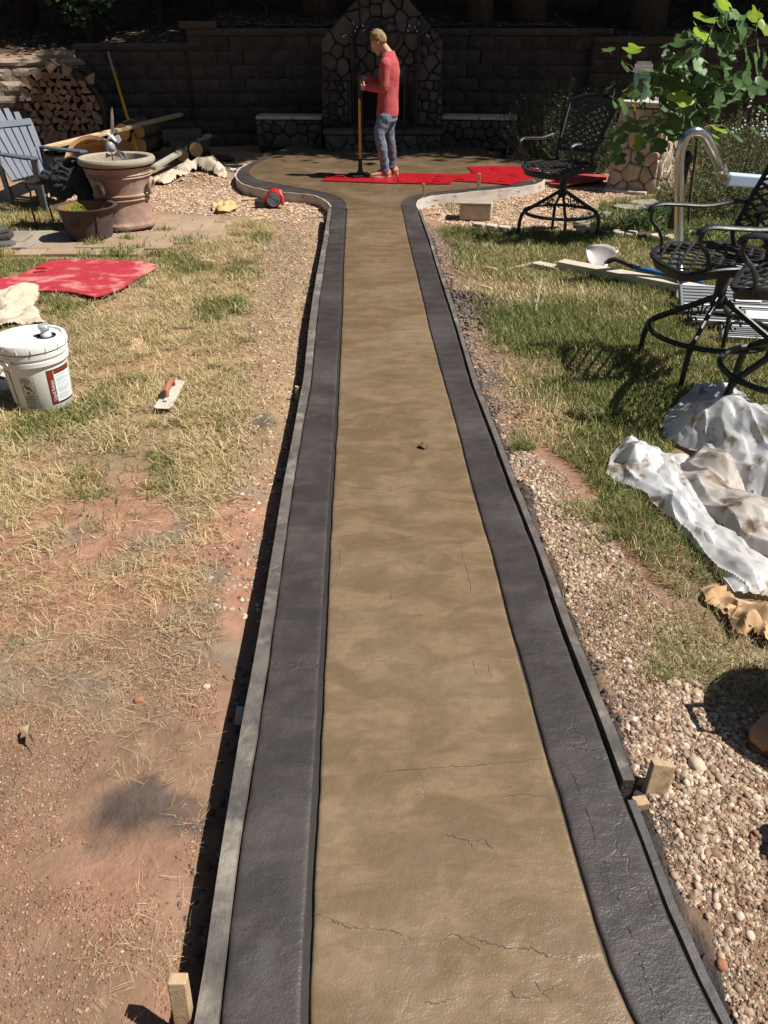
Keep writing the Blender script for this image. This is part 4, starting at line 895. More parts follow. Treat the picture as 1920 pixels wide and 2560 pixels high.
# ------------------------------------------------------------------ seat walls each side of the fireplace
def seat_wall(label, a, b, zt, seed):
    t = thing('seat_wall', label, 'seat wall', (0, 0, 0)); a = Vector(a); b = Vector(b); d = (b-a); L = d.length; ang = math.atan2(d.y, d.x); nn = Vector((-math.sin(ang), math.cos(ang), 0))
    mb = MB(); c = (a+b)/2+nn*.22; mb.box((c.x, c.y, zt/2-.06), (L, .38, zt+.04), (0, 0, ang)); mb.build('core', M['mortar'], t)
    stone_face(t, [(0, -.02), (L, -.02), (L, zt-.05), (0, zt-.05)], .25, (a.x, a.y, 0), ang, M['fstone'], seed, .005, .04)
    s = 0; k = 0
    while s < L-.05:
        w_ = min((.62, .5, .7)[k % 3], L-s); c = a+d/L*(s+w_/2)+nn*.19; mb = MB(); mb.box((c.x, c.y, zt-.018), (w_-.008, .48, .05), (0, 0, ang)); mb.build('cap_slab', M['slab'], t, bevel=.01); s += w_; k += 1
seat_wall('low stone seat wall with a pale cap left of the fireplace', (P(640, 300, 14.35).x, 14.35, 0), (fl-.02, 14.3, 0), P(700, 293, 14.2).z, 31)
seat_wall('low stone seat wall with a pale cap right of the fireplace', (fr+.02, 14.3, 0), (P(1290, 300, 14.2).x, 14.1, 0), P(1200, 292, 14.2).z, 32)

# ================================================================== STONE COLUMN (right)
cb = G(1590, 478, -.1); colc = Vector((cb.x+.12, cb.y+.32, 0)); ca = R(-33)
col = thing('stone_pillar', 'buff fieldstone pillar with a slab top behind the sapling', 'pillar', (colc.x, colc.y, -.13), ca)
cw, ch = .62, 1.0
mb = MB(); mb.box((0, 0, ch/2), (cw-.03, cw-.03, ch), None, .9); mb.build('mortar_core', M['cmortar'], col)
for k in range(4):
    a = k*math.pi/2; r_ = random.Random(k)
    hol = cw/2; ox, oy = -hol*math.cos(a)+hol*math.sin(a), -hol*math.sin(a)-hol*math.cos(a)
    for c in cells([(.0, 0), (cw, 0), (cw-.03, ch-.01), (.03, ch-.01)], .27, 50+k):
        (cx, cy), me = stone_mesh(c, .005, .035*r_.uniform(.6, 1.4), r_); me.materials.append(M['cstone'])
        lean = cy*.03
        link('stone', me, None, col, (ox+cx*math.cos(a)-math.sin(a)*lean, oy+cx*math.sin(a)+math.cos(a)*lean, cy), (0, 0, a))
mb = MB(); mb.box((.02, .05, ch+.032), (cw+.16, cw+.2, .06)); mb.build('slab_top', M['slab'], col, bevel=.012)
mb = MB(); mb.box((-.05, -cw/2-.08, .02), (cw*.9, .16, .05), (0, 0, .1)); mb.build('foot_stone', M['slab'], col, bevel=.012)

# ================================================================== TREES THAT SHADE THE BACK OF THE YARD
def crown_mesh(seed, n=5200, rx=3.0, rz=2.4, lf=.17):
    r = np.random.default_rng(seed); cl = r.normal(0, 1, (38, 3)); cl /= np.linalg.norm(cl, axis=1)[:, None]; cl *= (r.random(38)**.45)[:, None]*np.array([rx, rx, rz])*.82
    k = r.integers(0, 38, n); c = cl[k]+r.normal(0, .34, (n, 3))*np.array([1, 1, .7])*rx/3
    u = r.normal(0, 1, (n, 3)); u[:, 2] *= .45; u /= np.linalg.norm(u, axis=1)[:, None]; w_ = np.cross(u, r.normal(0, 1, (n, 3))); w_ /= np.linalg.norm(w_, axis=1)[:, None]
    s = lf*r.uniform(.6, 1.3, (n, 1)); v = np.stack([c-u*s, c+w_*s*.5, c+u*s, c-w_*s*.5], 1).reshape(-1, 3)
    f = np.arange(n*4).reshape(n, 4); me = np_mesh('crown', v, f); me.materials.append(M['leaf']); return me
crowns = [crown_mesh(s) for s in range(3)]
def trunk_mesh(h, r, seed):
    q = random.Random(seed); mb = MB(); pts = [Vector((0, 0, -.3))]; 
    for k in range(1, 7): pts.append(Vector((q.uniform(-.12, .12)*k*.5, q.uniform(-.12, .12)*k*.5, h*k/6)))
    mb.tube(pts, [r*1.25, r, r*.9, r*.8, r*.7, r*.55, r*.35], 9)
    for k in range(5):
        p0 = pts[3+k % 3]; a = q.uniform(0, 6.28); L = q.uniform(1.2, 2.2); mb.tube([p0, p0+Vector((math.cos(a)*L*.5, math.sin(a)*L*.5, L*.35)), p0+Vector((math.cos(a)*L, math.sin(a)*L, L*.8))], [r*.4, r*.28, r*.1], 6)
    me = mb.mesh('trunk', True); me.materials.append(M['bark']); return me
sparse = crown_mesh(17, 1500, 3.0, 2.4, .13)
trunks = [trunk_mesh(7.5, .2, 1), trunk_mesh(8.5, .28, 2), trunk_mesh(7, .14, 3)]
def tree(x, y, label, s=1.0, tk=0, ck=0, cz=6.4, rot=None, group='trees in the dark woods'):
    z = float(H(np.array([x]), np.array([y]), False)[0]); t = thing('woodland_tree', label, 'tree', (x, y, z), 0, group)
    link('trunk', trunks[tk], None, t, (0, 0, 0), (0, 0, x)); 
    o = link('crown', crowns[ck], None, t, (0, 0, cz-.0), (0, 0, y*1.7)); o.scale = (s, s, s*.95)
    return t
# trees on and beyond the bank, placed where the photograph shows trunks or where the shade comes from
TR = [(-7.6, 19.5, 0), (-5.4, 22.0, 1), (-3.3, 18.8, 0), (-1.4, 21.5, 2), (.9, 18.6, 0), (2.6, 21.0, 1), (4.3, 17.6, 0), (6.6, 19.0, 1), (8.8, 16.6, 0), (11.2, 18.5, 1), (-10.5, 21, 2), (-8.2, 26, 1), (-4.5, 27, 0), (-.5, 26.5, 1), (3.6, 27, 2), (8, 26, 0), (12.5, 25, 1), (-13, 27, 1), (0, 33, 1), (-7, 34, 0), (7, 34, 1), (14, 33, 0), (-14, 35, 0)]
for k, (x, y, q) in enumerate(TR):
    tree(x, y, 'dark trunk with a leafy crown standing in the shaded woods behind the wall', 1.25 if y < 20 else 1.45, q, k % 3, 6.2 if y < 24 else 5.2)
# shade trees standing right of the yard (their shade lies on the patio back and the walls)
for k, (x, y, s, cz, ox, oy, lab) in enumerate(((1.7, 16.2, .86, 5.2, 0, -1.7, 'shade tree behind the fireplace leaning over the patio'), (4.6, 16.0, .9, 5.6, .2, -1.6, 'shade tree leaning over the right seat wall'), (7.4, 15.6, .95, 6.6, 0, -1.1, 'shade tree behind the right wall'), (10.0, 15.4, 1.0, 8.2, 0, -.8, 'tall shade tree at the far right'), (-1.2, 17.0, .75, 4.6, 0, -1.2, 'shade tree behind the left seat wall'), (6.0, 17.6, 1.2, 4.6, 0, 0, 'broad shade tree in the woods right of the fireplace'), (9.6, 17.6, 1.2, 5.8, 0, 0, 'broad shade tree in the woods at far right'), (3.0, 18.6, 1.2, 6.6, 0, 0, 'shade tree in the second row behind the fireplace'), (-.2, 19.4, 1.0, 5.2, 0, 0, 'shade tree deep behind the fireplace'), (13.0, 15.8, 1.3, 9.2, 0, 0, 'tallest shade tree beyond the right frame edge'))):
    t = tree(x, y, lab, s, k % 3, k % 3, cz, group='shade trees beside the patio'); 
    for q in t.children:
        if q.name.startswith('crown'):
            q.location = (ox, oy, cz)
            if 'left seat wall' in lab: q.data = sparse
for k, (x, y) in enumerate(((-13, 4), (-14.5, 9), (-12.5, -1), (-13.5, 13.5), (-9, -7), (-4, -10), (1, -11), (6, -10), (11, -8), (15.5, -3), (16.5, 2.5), (17, 8))):  # unseen trees added to block low sky light on the shaded wall
    tree(x, y, 'unseen tall woodland tree added beyond the frame to cut sky light', 1.5, k % 3, k % 3, 6.0+(k % 2), group='unseen trees added round the yard')
for k, (x, y, cz, s_) in enumerate(((-8.6, 7.0, 7.2, 1.1), (-9.0, 11.2, 7.6, 1.15), (-8.4, 2.6, 7.6, 1.1), (-10.5, 14.8, 7.2, 1.1))):  # unseen overhanging crowns added to block sky light from the left
    tree(x, y, 'unseen overhanging tree added left of the frame to block sky light', s_, k % 3, k % 3, cz, group='unseen trees added along the left side')
t = tree(2.6, 16.4, 'high leaning tree added behind the fireplace to deepen the shade', .9, 1, 1, 7.6, group='shade trees beside the patio')  # extra crown added overhead to block sky light and deepen the shade
for q in t.children:
    if q.name.startswith('crown'): q.location = (0, -2.6, 7.6)
# understory saplings in the woods
und = crown_mesh(9, 900, .75, .6, .07)
UN = [(-7.2, 17.2), (-6.1, 18.4), (-5.5, 16.9), (-4.4, 17.8), (-2.2, 17.3), (2.7, 17.0), (4.6, 16.3), (6.6, 16.4), (7.4, 15.4), (-8.2, 18.8), (-3.3, 20.5), (1.9, 19.3), (5.6, 18), (-6.8, 21), (3.3, 22), (-1, 23.5), (-9.2, 17)]
for k, (x, y) in enumerate(UN):
    z = float(H(np.array([x]), np.array([y]), False)[0]); t = thing('understory_bush', 'spindly understory bush in the dark woods above the wall', 'bush', (x, y, z), 0, 'understory bushes in the woods')
    mb = MB(); [mb.tube([(0, 0, -.05), (random.uniform(-.3, .3), random.uniform(-.3, .3), random.uniform(.9, 1.4))], [.018, .006], 5) for _ in range(4)]; mb.build('stem', M['bark'], t)
    o = link('foliage', und, None, t, (0, 0, 1.0), (0, 0, k)); sc_ = 1+.5*((k*7) % 5)/5; o.scale = (sc_, sc_, sc_)
# ================================================================== SHEETS AND HEAPS
def Hs(x, y): return float(H(np.array([x]), np.array([y]), False)[0])
def crumple_sheet(name, label, cat, poly, m, bumps=(), ex=1.2, step=.016, iters=260, seed=1, stiff=.5, amp=.03, lift=0.0, flat=False, anis=1.0, pin=.45, sub=1, wl=5, facet=0):
    """a sheet whose rest size exceeds its footprint: relaxed by position based constraints so that it buckles into folds over the ground"""
    x0, x1 = min(p[0] for p in poly)-step, max(p[0] for p in poly)+step; y0, y1 = min(p[1] for p in poly)-step, max(p[1] for p in poly)+step
    X, Y = np.meshgrid(np.arange(x0, x1, step), np.arange(y0, y1, step)); r = np.random.default_rng(seed)
    W = inpoly(X+(noise(X, Y, 9, seed+8, 2)-.5)*.05, Y+(noise(X, Y, 9, seed+9, 2)-.5)*.05, poly); d = polydist(X, Y, poly)
    g0 = H(X, Y, False)+.006
    if facet:
        xw = X+.08*(noise(X, Y, 3, seed+11, 2)-.5); yw = Y+.08*(noise(X, Y, 3, seed+12, 2)-.5)
        g0 = g0+facet*np.clip(d/.05, 0, 1)*(fnoise(xw*1.0, yw*.45, 7, seed, .5)*.7+fnoise(xw, yw*.5, 15, seed+1, 1.1)*.5+.2*fnoise(xw, yw, 34, seed+2, .2))
    def ground_at(x, y):
        z = g0.copy()
        for bx, by, rad, h in bumps: z += h*np.exp(-((x-bx)**2+(y-by)**2)/rad**2*1.3)
        return z
    A = np.stack([X, Y, ground_at(X, Y)+amp*2*(noise(X, Y, wl, seed, 3))*np.clip(d/.06, 0, 1)+lift], 2); V_ = np.zeros_like(A)
    hold = (d < step*1.6) & (r.random(X.shape) < pin)
    def proj(sl1, sl2, rest, k):
        p, q = A[sl1], A[sl2]; w_ = (W[sl1] & W[sl2])[..., None]; dv = q-p; L = np.sqrt((dv**2).sum(-1, keepdims=True))+1e-9; c = dv*((L-rest)/L)*.5*k*w_; A[sl1] = p+c; A[sl2] = q-c
    S = slice
    ed = []
    for st, k in ((1, 1.0), (2, stiff), (4, stiff*.5)):
        for o in range(2):
            for ax in (0, 1):
                n = A.shape[ax]; i0 = np.arange(0, n-st); i0 = i0[(i0//st) % 2 == o]
                if len(i0): ed.append((ax, i0, st, k))
    for it in range(iters):
        V_[..., 2] -= .0006; V_ *= .9; P0 = A.copy(); A += V_
        for ax, i0, st, k in ed:
            rest = st*step*(ex if ax == 1 else 1+(ex-1)*anis)
            if ax == 1: proj((S(None), i0), (S(None), i0+st), rest, k)
            else: proj((i0, S(None)), (i0+st, S(None)), rest, k)
        proj((S(0, -1), S(0, -1)), (S(1, None), S(1, None)), step*math.hypot(ex, 1+(ex-1)*anis), .35); proj((S(0, -1), S(1, None)), (S(1, None), S(0, -1)), step*math.hypot(ex, 1+(ex-1)*anis), .35)
        g = ground_at(A[..., 0], A[..., 1]); lowq = A[..., 2] < g; A[..., 2] = np.where(lowq, g, A[..., 2]); A[lowq & (it > 5), 0:2] = (P0*.6+A*.4)[lowq & (it > 5), 0:2]
        A[hold, 0] = X[hold]; A[hold, 1] = Y[hold]; V_ = (A-P0)*.85
    k = np.arange(X.size).reshape(X.shape); ok = W[:-1, :-1] & W[:-1, 1:] & W[1:, 1:] & W[1:, :-1]
    f = np.stack([k[:-1, :-1][ok], k[:-1, 1:][ok], k[1:, 1:][ok], k[1:, :-1][ok]], 1); used = np.unique(f); mp = np.full(X.size, -1); mp[used] = np.arange(len(used))
    o = link(name, np_mesh(name, A.reshape(-1, 3)[used], mp[f], not flat), m)
    if sub: q = o.modifiers.new('s', 'SUBSURF'); q.levels = sub; q.render_levels = sub
    return tag(o, label, cat)
def fold_layer(parent, pts, m, bumps, ang, base, seed, facet=.08, rim=.02, step=.0055, st=.32, thin=.02):
    poly = [(p[0], p[1]) for p in (gp(pts, -.07) if abs(pts[0][0])+abs(pts[0][1]) > 25 else pts)]
    X, Y = np.meshgrid(np.arange(min(p[0] for p in poly), max(p[0] for p in poly), step), np.arange(min(p[1] for p in poly), max(p[1] for p in poly), step))
    ins = inpoly(X+(noise(X, Y, 6, seed+8, 2)-.5)*.05, Y+(noise(X, Y, 6, seed+9, 2)-.5)*.05, poly); d = polydist(X, Y, poly); e = np.clip(d/.045, 0, 1)
    Z = H(X, Y, False)+.008+base*e+rim*(1-e)*noise(X, Y, 6, seed+3, 2)
    for bx, by, r, h in bumps: Z = Z+h*np.exp(-((X-bx)**2+(Y-by)**2)/r**2*1.2)*np.clip(d/.09, 0, 1)**.7
    xw = X+.10*(noise(X, Y, 2.2, seed+11, 2)-.5); yw = Y+.10*(noise(X, Y, 2.2, seed+12, 2)-.5); ca_, sa_ = math.cos(ang), math.sin(ang); U = xw*ca_+yw*sa_; V_ = -xw*sa_+yw*ca_
    Z = Z+facet*((fnoise(U*st, V_, 6, seed, .15)-.45)*.9+(fnoise(U*st*1.3, V_, 13, seed+1, .1)-.45)*.55+(fnoise(U*.6, V_, 27, seed+2, .4)-.45)*.22)*(.3+.7*e)
    rd = 1-np.abs(2*noise(U*.3, V_, 6.5, seed+4, 2)-1); Z = Z+thin*rd**9; Z = np.maximum(Z, H(X, Y, False)+.004)
    k = np.arange(X.size).reshape(X.shape); ok = ins[:-1, :-1] & ins[:-1, 1:] & ins[1:, 1:] & ins[1:, :-1]
    f = np.stack([k[:-1, :-1][ok], k[:-1, 1:][ok], k[1:, 1:][ok], k[1:, :-1][ok]], 1); used = np.unique(f); mp = np.full(X.size, -1); mp[used] = np.arange(len(used))
    me = np_mesh('fold', np.stack([X.ravel(), Y.ravel(), Z.ravel()], 1)[used]-np.array(parent.location), mp[f], True)
    try: me.set_sharp_from_angle(angle=R(24))
    except Exception: pass
    return link('fold', me, m, parent)
bump = lambda px, py, r, h: (G(px, py, -.05).x, G(px, py, -.05).y, r, h)
def mat_sheet(name, label, cat, poly, z, m, th=.01, group=None, wav=.006):
    step = .03; xs_ = np.arange(min(p[0] for p in poly)-step, max(p[0] for p in poly)+step, step); ys_ = np.arange(min(p[1] for p in poly)-step, max(p[1] for p in poly)+step, step)
    mb = bmesh.new(); vs = [mb.verts.new((p[0], p[1], 0)) for p in poly]; mb.faces.new(vs)
    for x in xs_[::3]: bmesh.ops.bisect_plane(mb, geom=mb.verts[:]+mb.edges[:]+mb.faces[:], plane_co=(x, 0, 0), plane_no=(1, 0, 0))
    for y in ys_[::3]: bmesh.ops.bisect_plane(mb, geom=mb.verts[:]+mb.edges[:]+mb.faces[:], plane_co=(0, y, 0), plane_no=(0, 1, 0))
    bmesh.ops.triangulate(mb, faces=mb.faces[:]); 
    for v_ in mb.verts: v_.co.z = (z if not callable(z) else z(v_.co.x, v_.co.y))+wav*2*(float(noise(v_.co.x, v_.co.y, 3, 91, 3))-.5)+th
    g = bmesh.ops.extrude_face_region(mb, geom=mb.faces[:]); 
    for e in g['geom']:
        if isinstance(e, bmesh.types.BMVert): e.co.z -= th
    bmesh.ops.recalc_face_normals(mb, faces=mb.faces[:]); me = bpy.data.meshes.new(name); mb.to_mesh(me); mb.free()
    o = link(name, me, m); return tag(o, label, cat, group)
mat_sheet('stamp_mat', 'dusty red rubber stamp mat lying on the grass by the pavers', 'stamp mat', [(p[0], p[1]) for p in MATL], lambda x, y: Hs(x, y)+.03, M['reddust'])
sc_ = G(268/2.592, 620+137/2.592, -.02); mb = MB(); mb.box((sc_.x, sc_.y, 0), (.09, .03, .025), (0, 0, .1)); tag(mb.build('mat_scrap', M['reddust'], bevel=.006), 'small red rubber scrap on the dusty mat', 'scrap').location.z = -.01
def pmat(label, pts, z=.004, tabs=()):
    t = mat_sheet('stamp_mat', label, 'stamp mat', [tuple(G(a, b, 0))[:2] for a, b in z2(pts)], z, M['red'], .010, 'red stamp mats laid on the patio', .002)
    for a, b, s in tabs:
        c = G(*z2([(a, b)])[0], z+.012); mb = MB(); vs = []
        mb.tube([c+Vector((-.05*s, 0, 0)), c+Vector((-.02*s, .01, .028)), c+Vector((.03*s, 0, .03)), c+Vector((.06*s, -.01, .0))], [(.018, .005)]*4, 6, flat=(0, 1, 0)); mb.build('grip_tab', M['red'], t, True)
pmat('glossy red stamp mat under the worker at the left', [(505, 941), (560, 906), (620, 912), (840, 915), (890, 905), (900, 955), (700, 948)], .004, [(598, 922, 1.6), (785, 934, 1)])
pmat('glossy red stamp mat in the middle right of the worker', [(893, 903), (1000, 903), (1215, 912), (1172, 958), (1040, 957), (905, 953)], .006, [(898, 936, 1), (1100, 940, 1), (1125, 916, 1.1)])
pmat('large glossy red stamp mat at the right end of the patio', [(1262, 868), (1400, 866), (1560, 868), (1608, 872), (1634, 898), (1620, 918), (1480, 962), (1330, 950), (1180, 940), (1222, 910), (1290, 900)], .004, [(1300, 898, 1.2), (1440, 940, 1), (1500, 912, 1.1), (1400, 880, 1.1), (1225, 930, 1)])
mat_sheet('stamp_mat', 'pinkish red stamp mat lying beside the stone pillar', 'stamp mat', [tuple(G(a, b, -.1))[:2] for a, b in [(1374, 470), (1390, 444), (1440, 443), (1517, 446), (1514, 458), (1450, 466), (1420, 472)]], lambda x, y: Hs(x, y)+.05, M['reddust'], .012)
c = G(60, 790, -.05); t = thing('drop_cloth', 'beige canvas drop cloth bunched on the grass beside the red mat', 'drop cloth', (c.x, c.y, -.07)); fold_layer(t, [(p[0], p[1]) for p in CLOTHL], M['canvas'], [bump(60, 745, .16, .07), bump(0, 790, .2, .06)], .9, .02, 51, .10, .02, .01, .5)
fold_layer(t, z5([(-60, 380), (60, 365), (130, 420), (200, 400), (270, 440), (300, 500), (120, 515), (-60, 520)]), M['canvas'], [bump(20, 775, .12, .06)], .4, .04, 52, .08, .02, .01, .5)
bump = lambda px, py, r, h: (G(px, py, -.05).x, G(px, py, -.05).y, r, h)
c = G(1780, 1250, -.07); ps = thing('plastic_sheet', 'dirty translucent plastic sheeting heaped on the lawn at right', 'plastic sheet', tuple(c))
d0 = (G(1850, 1470, -.07)-G(1520, 1160, -.07)); aB = math.atan2(d0.y, d0.x)
fold_layer(ps, [(1648, 1063), (1680, 1025), (1725, 995), (1762, 985), (1827, 985), (1880, 1010), (1930, 1040), (2100, 1120), (2100, 1330), (1930, 1300), (1860, 1240), (1790, 1205), (1755, 1180), (1745, 1140), (1700, 1125), (1660, 1100)], M['plastic'], [bump(1790, 1090, .2, .16), bump(1900, 1160, .26, .15)], aB-.25, .03, 5, .10)
fold_layer(ps, [(1512, 1186), (1522, 1150), (1555, 1113), (1580, 1112), (1617, 1131), (1725, 1150), (1705, 1180), (1730, 1225), (1765, 1280), (1800, 1335), (1870, 1365), (1990, 1390), (2100, 1400), (2100, 1510), (1920, 1505), (1834, 1500), (1815, 1470), (1798, 1442), (1750, 1390), (1707, 1345), (1660, 1300), (1617, 1262), (1570, 1225), (1530, 1200)], M['plastic'], [bump(1580, 1165, .09, .06), bump(1700, 1280, .07, .05), bump(1850, 1440, .14, .05)], aB, .025, 15, .09)
fold_layer(ps, [(1690, 1180), (1740, 1145), (1800, 1150), (1840, 1190), (1880, 1260), (1950, 1310), (2100, 1350), (2100, 1450), (1920, 1420), (1820, 1375), (1765, 1310), (1715, 1235)], M['plastic_dirty'], [bump(1790, 1190, .10, .09), bump(1850, 1320, .12, .07)], aB+.2, .05, 25, .09)
fold_layer(ps, [(1600, 1140), (1680, 1160), (1760, 1290), (1820, 1420), (1840, 1500), (1800, 1445), (1700, 1335), (1620, 1230)], M['plastic'], [bump(1660, 1210, .08, .04), bump(1760, 1360, .08, .05)], aB+.1, .045, 35, .07)
c = G(1850, 1545, -.07); t = thing('kraft_paper', 'crumpled brown paper sticking out from under the plastic sheet', 'paper', tuple(c)); fold_layer(t, [(p[0], p[1]) for p in KRAFT], M['kraft'], [bump(1880, 1545, .08, .04)], .3, .02, 61, .10, .03, .007, .8); fold_layer(t, [(1815, 1540), (1850, 1530), (1925, 1555), (1990, 1570), (1990, 1665), (1925, 1628), (1880, 1598), (1856, 1618), (1826, 1590)], M['kraft'], [bump(1860, 1570, .05, .04)], 1.2, .035, 62, .08, .03, .007, .8)
c = G(490, 430, -.05); t = thing('drop_cloth', 'long rumpled canvas cloth draped over the soil heap near the patio', 'drop cloth', (c.x, c.y, -.1)); fold_layer(t, [(p[0], p[1]) for p in gp([(378, 450), (400, 432), (455, 424), (470, 408), (500, 400), (545, 404), (566, 420), (572, 441), (545, 436), (520, 420), (492, 418), (470, 432), (440, 448), (405, 455)], -.05)], M['canvas'], [(G(510, 410, 0).x, G(510, 410, 0).y, .35, .12)], .3, .04, 71, .16, .04, .02, .5)
crumple_sheet('cement_bag', 'flattened dark paper cement bag by the left edge of the patio', 'bag', gp([(530, 388), (560, 384), (592, 396), (585, 405), (545, 400)], -.1), M['rust'], [(G(560, 392, 0).x, G(560, 392, 0).y, .3, .06)], 1.08, .035, 80, 15, .8, .03)
crumple_sheet('paper_scrap', 'small pale blue paper scrap on the dirt beside the patio', 'paper', gp([(567, 414), (585, 414), (598, 424), (578, 426)], -.1), M['paper'], [], 1.05, .025, 60, 16, .9, .02)
c = G(560, 520, -.1); t = thing('torn_paper', 'torn yellowish paper lying on the chips near the red blower', 'paper', tuple(c)); fold_layer(t, [(p[0], p[1]) for p in gp([(530, 517), (545, 512), (585, 511), (602, 524), (570, 532), (545, 534), (528, 528)], -.1)], M['torn'], [], .5, .02, 81, .12, .04, .014, .8)
c = G(10, 940, -.07); t = thing('plastic_bag', 'grey white plastic bag lying behind the white pail', 'bag', tuple(c)); fold_layer(t, [(-60, 880), (0, 885), (45, 900), (50, 975), (20, 990), (-60, 985)], M['plastic'], [bump(10, 940, .12, .07)], .2, .02, 91, .09, .02, .009, .5)

# ================================================================== PAVERS
pv = thing('paver_patch', 'patch of old tumbled stone pavers under the pots at left', 'paving', (0, 0, -.07)); pv['kind'] = 'structure'
r_ = random.Random(4); Y_ = min(p[1] for p in FLAG)-.1; row = 0
while Y_ < max(p[1] for p in FLAG):
    hgt = r_.choice((.24, .30, .36)); x = -6.8+r_.uniform(0, .3)
    while x < -1.4:
        w_ = r_.choice((.26, .36, .42, .5)); cx, cy = x+w_/2, Y_+hgt/2
        if bool(inpoly(cx+.12*math.sin(row), cy, FLAG)) and not bool(inpoly(cx, cy, MATL)):
            q = [(-w_/2+.008+r_.uniform(0, .012), -hgt/2+.008), (w_/2-.008, -hgt/2+.008+r_.uniform(0, .012)), (w_/2-.008-r_.uniform(0, .012), hgt/2-.008), (-w_/2+.008, hgt/2-.01-r_.uniform(0, .01))]
            mb = MB(); mb.prism(q, -.05, .010+r_.uniform(0, .012)); dust = cx > -2.75+.5*(cy-8.5) or (cx > -2.4)
            o = mb.build('paver', M['flagd'] if dust else M['flag'], pv, bevel=.006); o.location = (cx, cy, Hs(cx, cy)+.07+.012); o.rotation_euler = (r_.uniform(-.015, .015), r_.uniform(-.015, .015), r_.uniform(-.04, .04))
        x += w_
    Y_ += hgt; row += 1
# stacked edge stones far left, loose block and stone edging right
def flat_stone(name, label, cat, c, d, rz=0, m=None, group=None, seed=1, parent=None):
    r = random.Random(seed); n = 9; q = []
    for k in range(n):
        a = 2*math.pi*k/n; e = 1/max(abs(math.cos(a)), abs(math.sin(a)))**.75; q.append((math.cos(a)*d[0]/2*e*r.uniform(.85, 1.0), math.sin(a)*d[1]/2*e*r.uniform(.85, 1.0)))
    mb = MB(); mb.prism(q, 0, d[2]); o = mb.build(name, m or M['rock'], parent, bevel=min(.012, d[2]*.25)); o.location = c; o.rotation_euler = (r.uniform(-.05, .05), r.uniform(-.05, .05), rz)
    if label: tag(o, label, cat, group)
    return o
for k, (px, py, z) in enumerate(((6, 615, 0), (5, 608, .05), (-5, 606, .1), (-60, 612, 0))):
    c = G(px, py, -.05); flat_stone('edging_stone', ('lowest grey fieldstone of the little stack at the left frame edge', 'middle grey fieldstone of the little stack at the left frame edge', 'top grey fieldstone of the little stack at the left frame edge', 'flat grey fieldstone beside the little stack at far left')[k], 'stone', (c.x, c.y, -.06+z), (.26, .2, .05), .2*k, M['fstone'], 'stacked stones at the left edge', k)
c = G(1192, 548, -.1); lb = thing('stone_block', 'loose split wall block lying on the chips right of the walkway', 'block', (c.x, c.y+.12, -.12), -.15)
mb = MB(); mb.add(*(lambda q: (q.v, q.f))(MB().box((0, 0, .09), (.36, .24, .17)))); o = mb.build('rough_body', M['cstone'], lb, bevel=.02)
mb = MB(); mb.box((-.02, .0, .181), (.38, .26, .02), (0, 0, .03)); mb.build('smooth_top', M['cap'], lb, bevel=.006)
e0, e1 = G(1180, 560, -.08), G(1345, 580, -.08); ed = (e1-e0)
for k in range(5):
    p_ = e0+ed*(k+.5)/5; flat_stone('curb_stone', 'pale flat stone %s in the curb row between the chips and the lawn' % ('first', 'second', 'third', 'fourth', 'fifth')[k], 'stone', (p_.x, p_.y, -.1), (ed.length/5*.95, .1, .04), math.atan2(ed.y, ed.x), M['slab'], 'curb stones', 20+k)
e0, e1 = G(1430, 588, -.08), G(1680, 612, -.08); ed = (e1-e0); nst = 8
for lv in range(2):
    for k in range(nst):
        p_ = e0+ed*(k+.5+.3*lv)/nst; flat_stone('edging_stone', '%s stone from the left in the %s course of the edging behind the shovel' % (('first', 'second', 'third', 'fourth', 'fifth', 'sixth', 'seventh', 'eighth')[k], ('lower', 'upper')[lv]), 'stone', (p_.x, p_.y+.03*lv, -.1+.05*lv), (ed.length/nst*1.05, .17, .05), math.atan2(ed.y, ed.x)+.08*math.sin(k*2+lv), M['cstone'] if (k+lv) % 3 else M['fstone'], 'low stacked stone edging', 40+k+10*lv)
for k, (a, b, dx, dy) in enumerate(((1575, 522, .42, .26), (1610, 510, .4, .25), (1500, 540, .3, .2), (1465, 560, .34, .18))):
    c = G(a, b, -.08); flat_stone('stepping_stone', ('large brown stepping stone in front of the pillar', 'rear stepping stone beside the pillar foot', 'stepping stone behind the far stool', 'small stepping stone by the far stool leg')[k], 'stone', (c.x, c.y, -.1), (dx, dy, .05), .2*k, M['flag'], None, 60+k)

# ================================================================== LUMBER, STAKES
def board(name, label, a, b, wd, th, m, cat='board', up=(0, 0, 1), bev=.003, group=None):
    a = Vector(a); b = Vector(b); c = (a+b)/2; mb = MB(); L = (b-a).length; mb.box((0, 0, 0), (L, wd, th)); o = mb.build(name, m, bevel=bev)
    t = (b-a).normalized(); s = Vector(up).cross(t).normalized(); u = t.cross(s); o.matrix_world = Matrix(((t.x, s.x, u.x, c.x), (t.y, s.y, u.y, c.y), (t.z, s.z, u.z, c.z), (0, 0, 0, 1)))
    return tag(o, label, cat, group)
a, b = G(1400, 668, -.03), G(1835, 752, -.03); board('long_board', 'long pale two by four lying on the lawn beside the shovel', a+Vector((0, 0, .03)), b+Vector((0, 0, .03)), .13, .06, M['plank'])
a, b = G(1338, 661, -.04), G(1402, 675, -.04); board('short_board', 'short pale board butted against the long two by four', a, b, .11, .045, M['plank'])
a, b = G(1262, 675, -.05), G(1367, 648, -.05); board('lath', 'thin tan lath left of the short board', a, b, .025, .015, M['wood'], 'lath')
a, b = G(1356, 682, -.045), G(1340, 776, -.045); board('lath', 'narrow white lath lying in the dry grass toward the camera', a, b, .018, .01, M['slab'], 'lath')
a, b = P(87, 376, 11.2), P(453, 286, 14.75); board('long_board', 'fresh yellow two by four leaning from the chair to the wall', a, b, .09, .04, M['wood'], up=(0, -.5, 1))
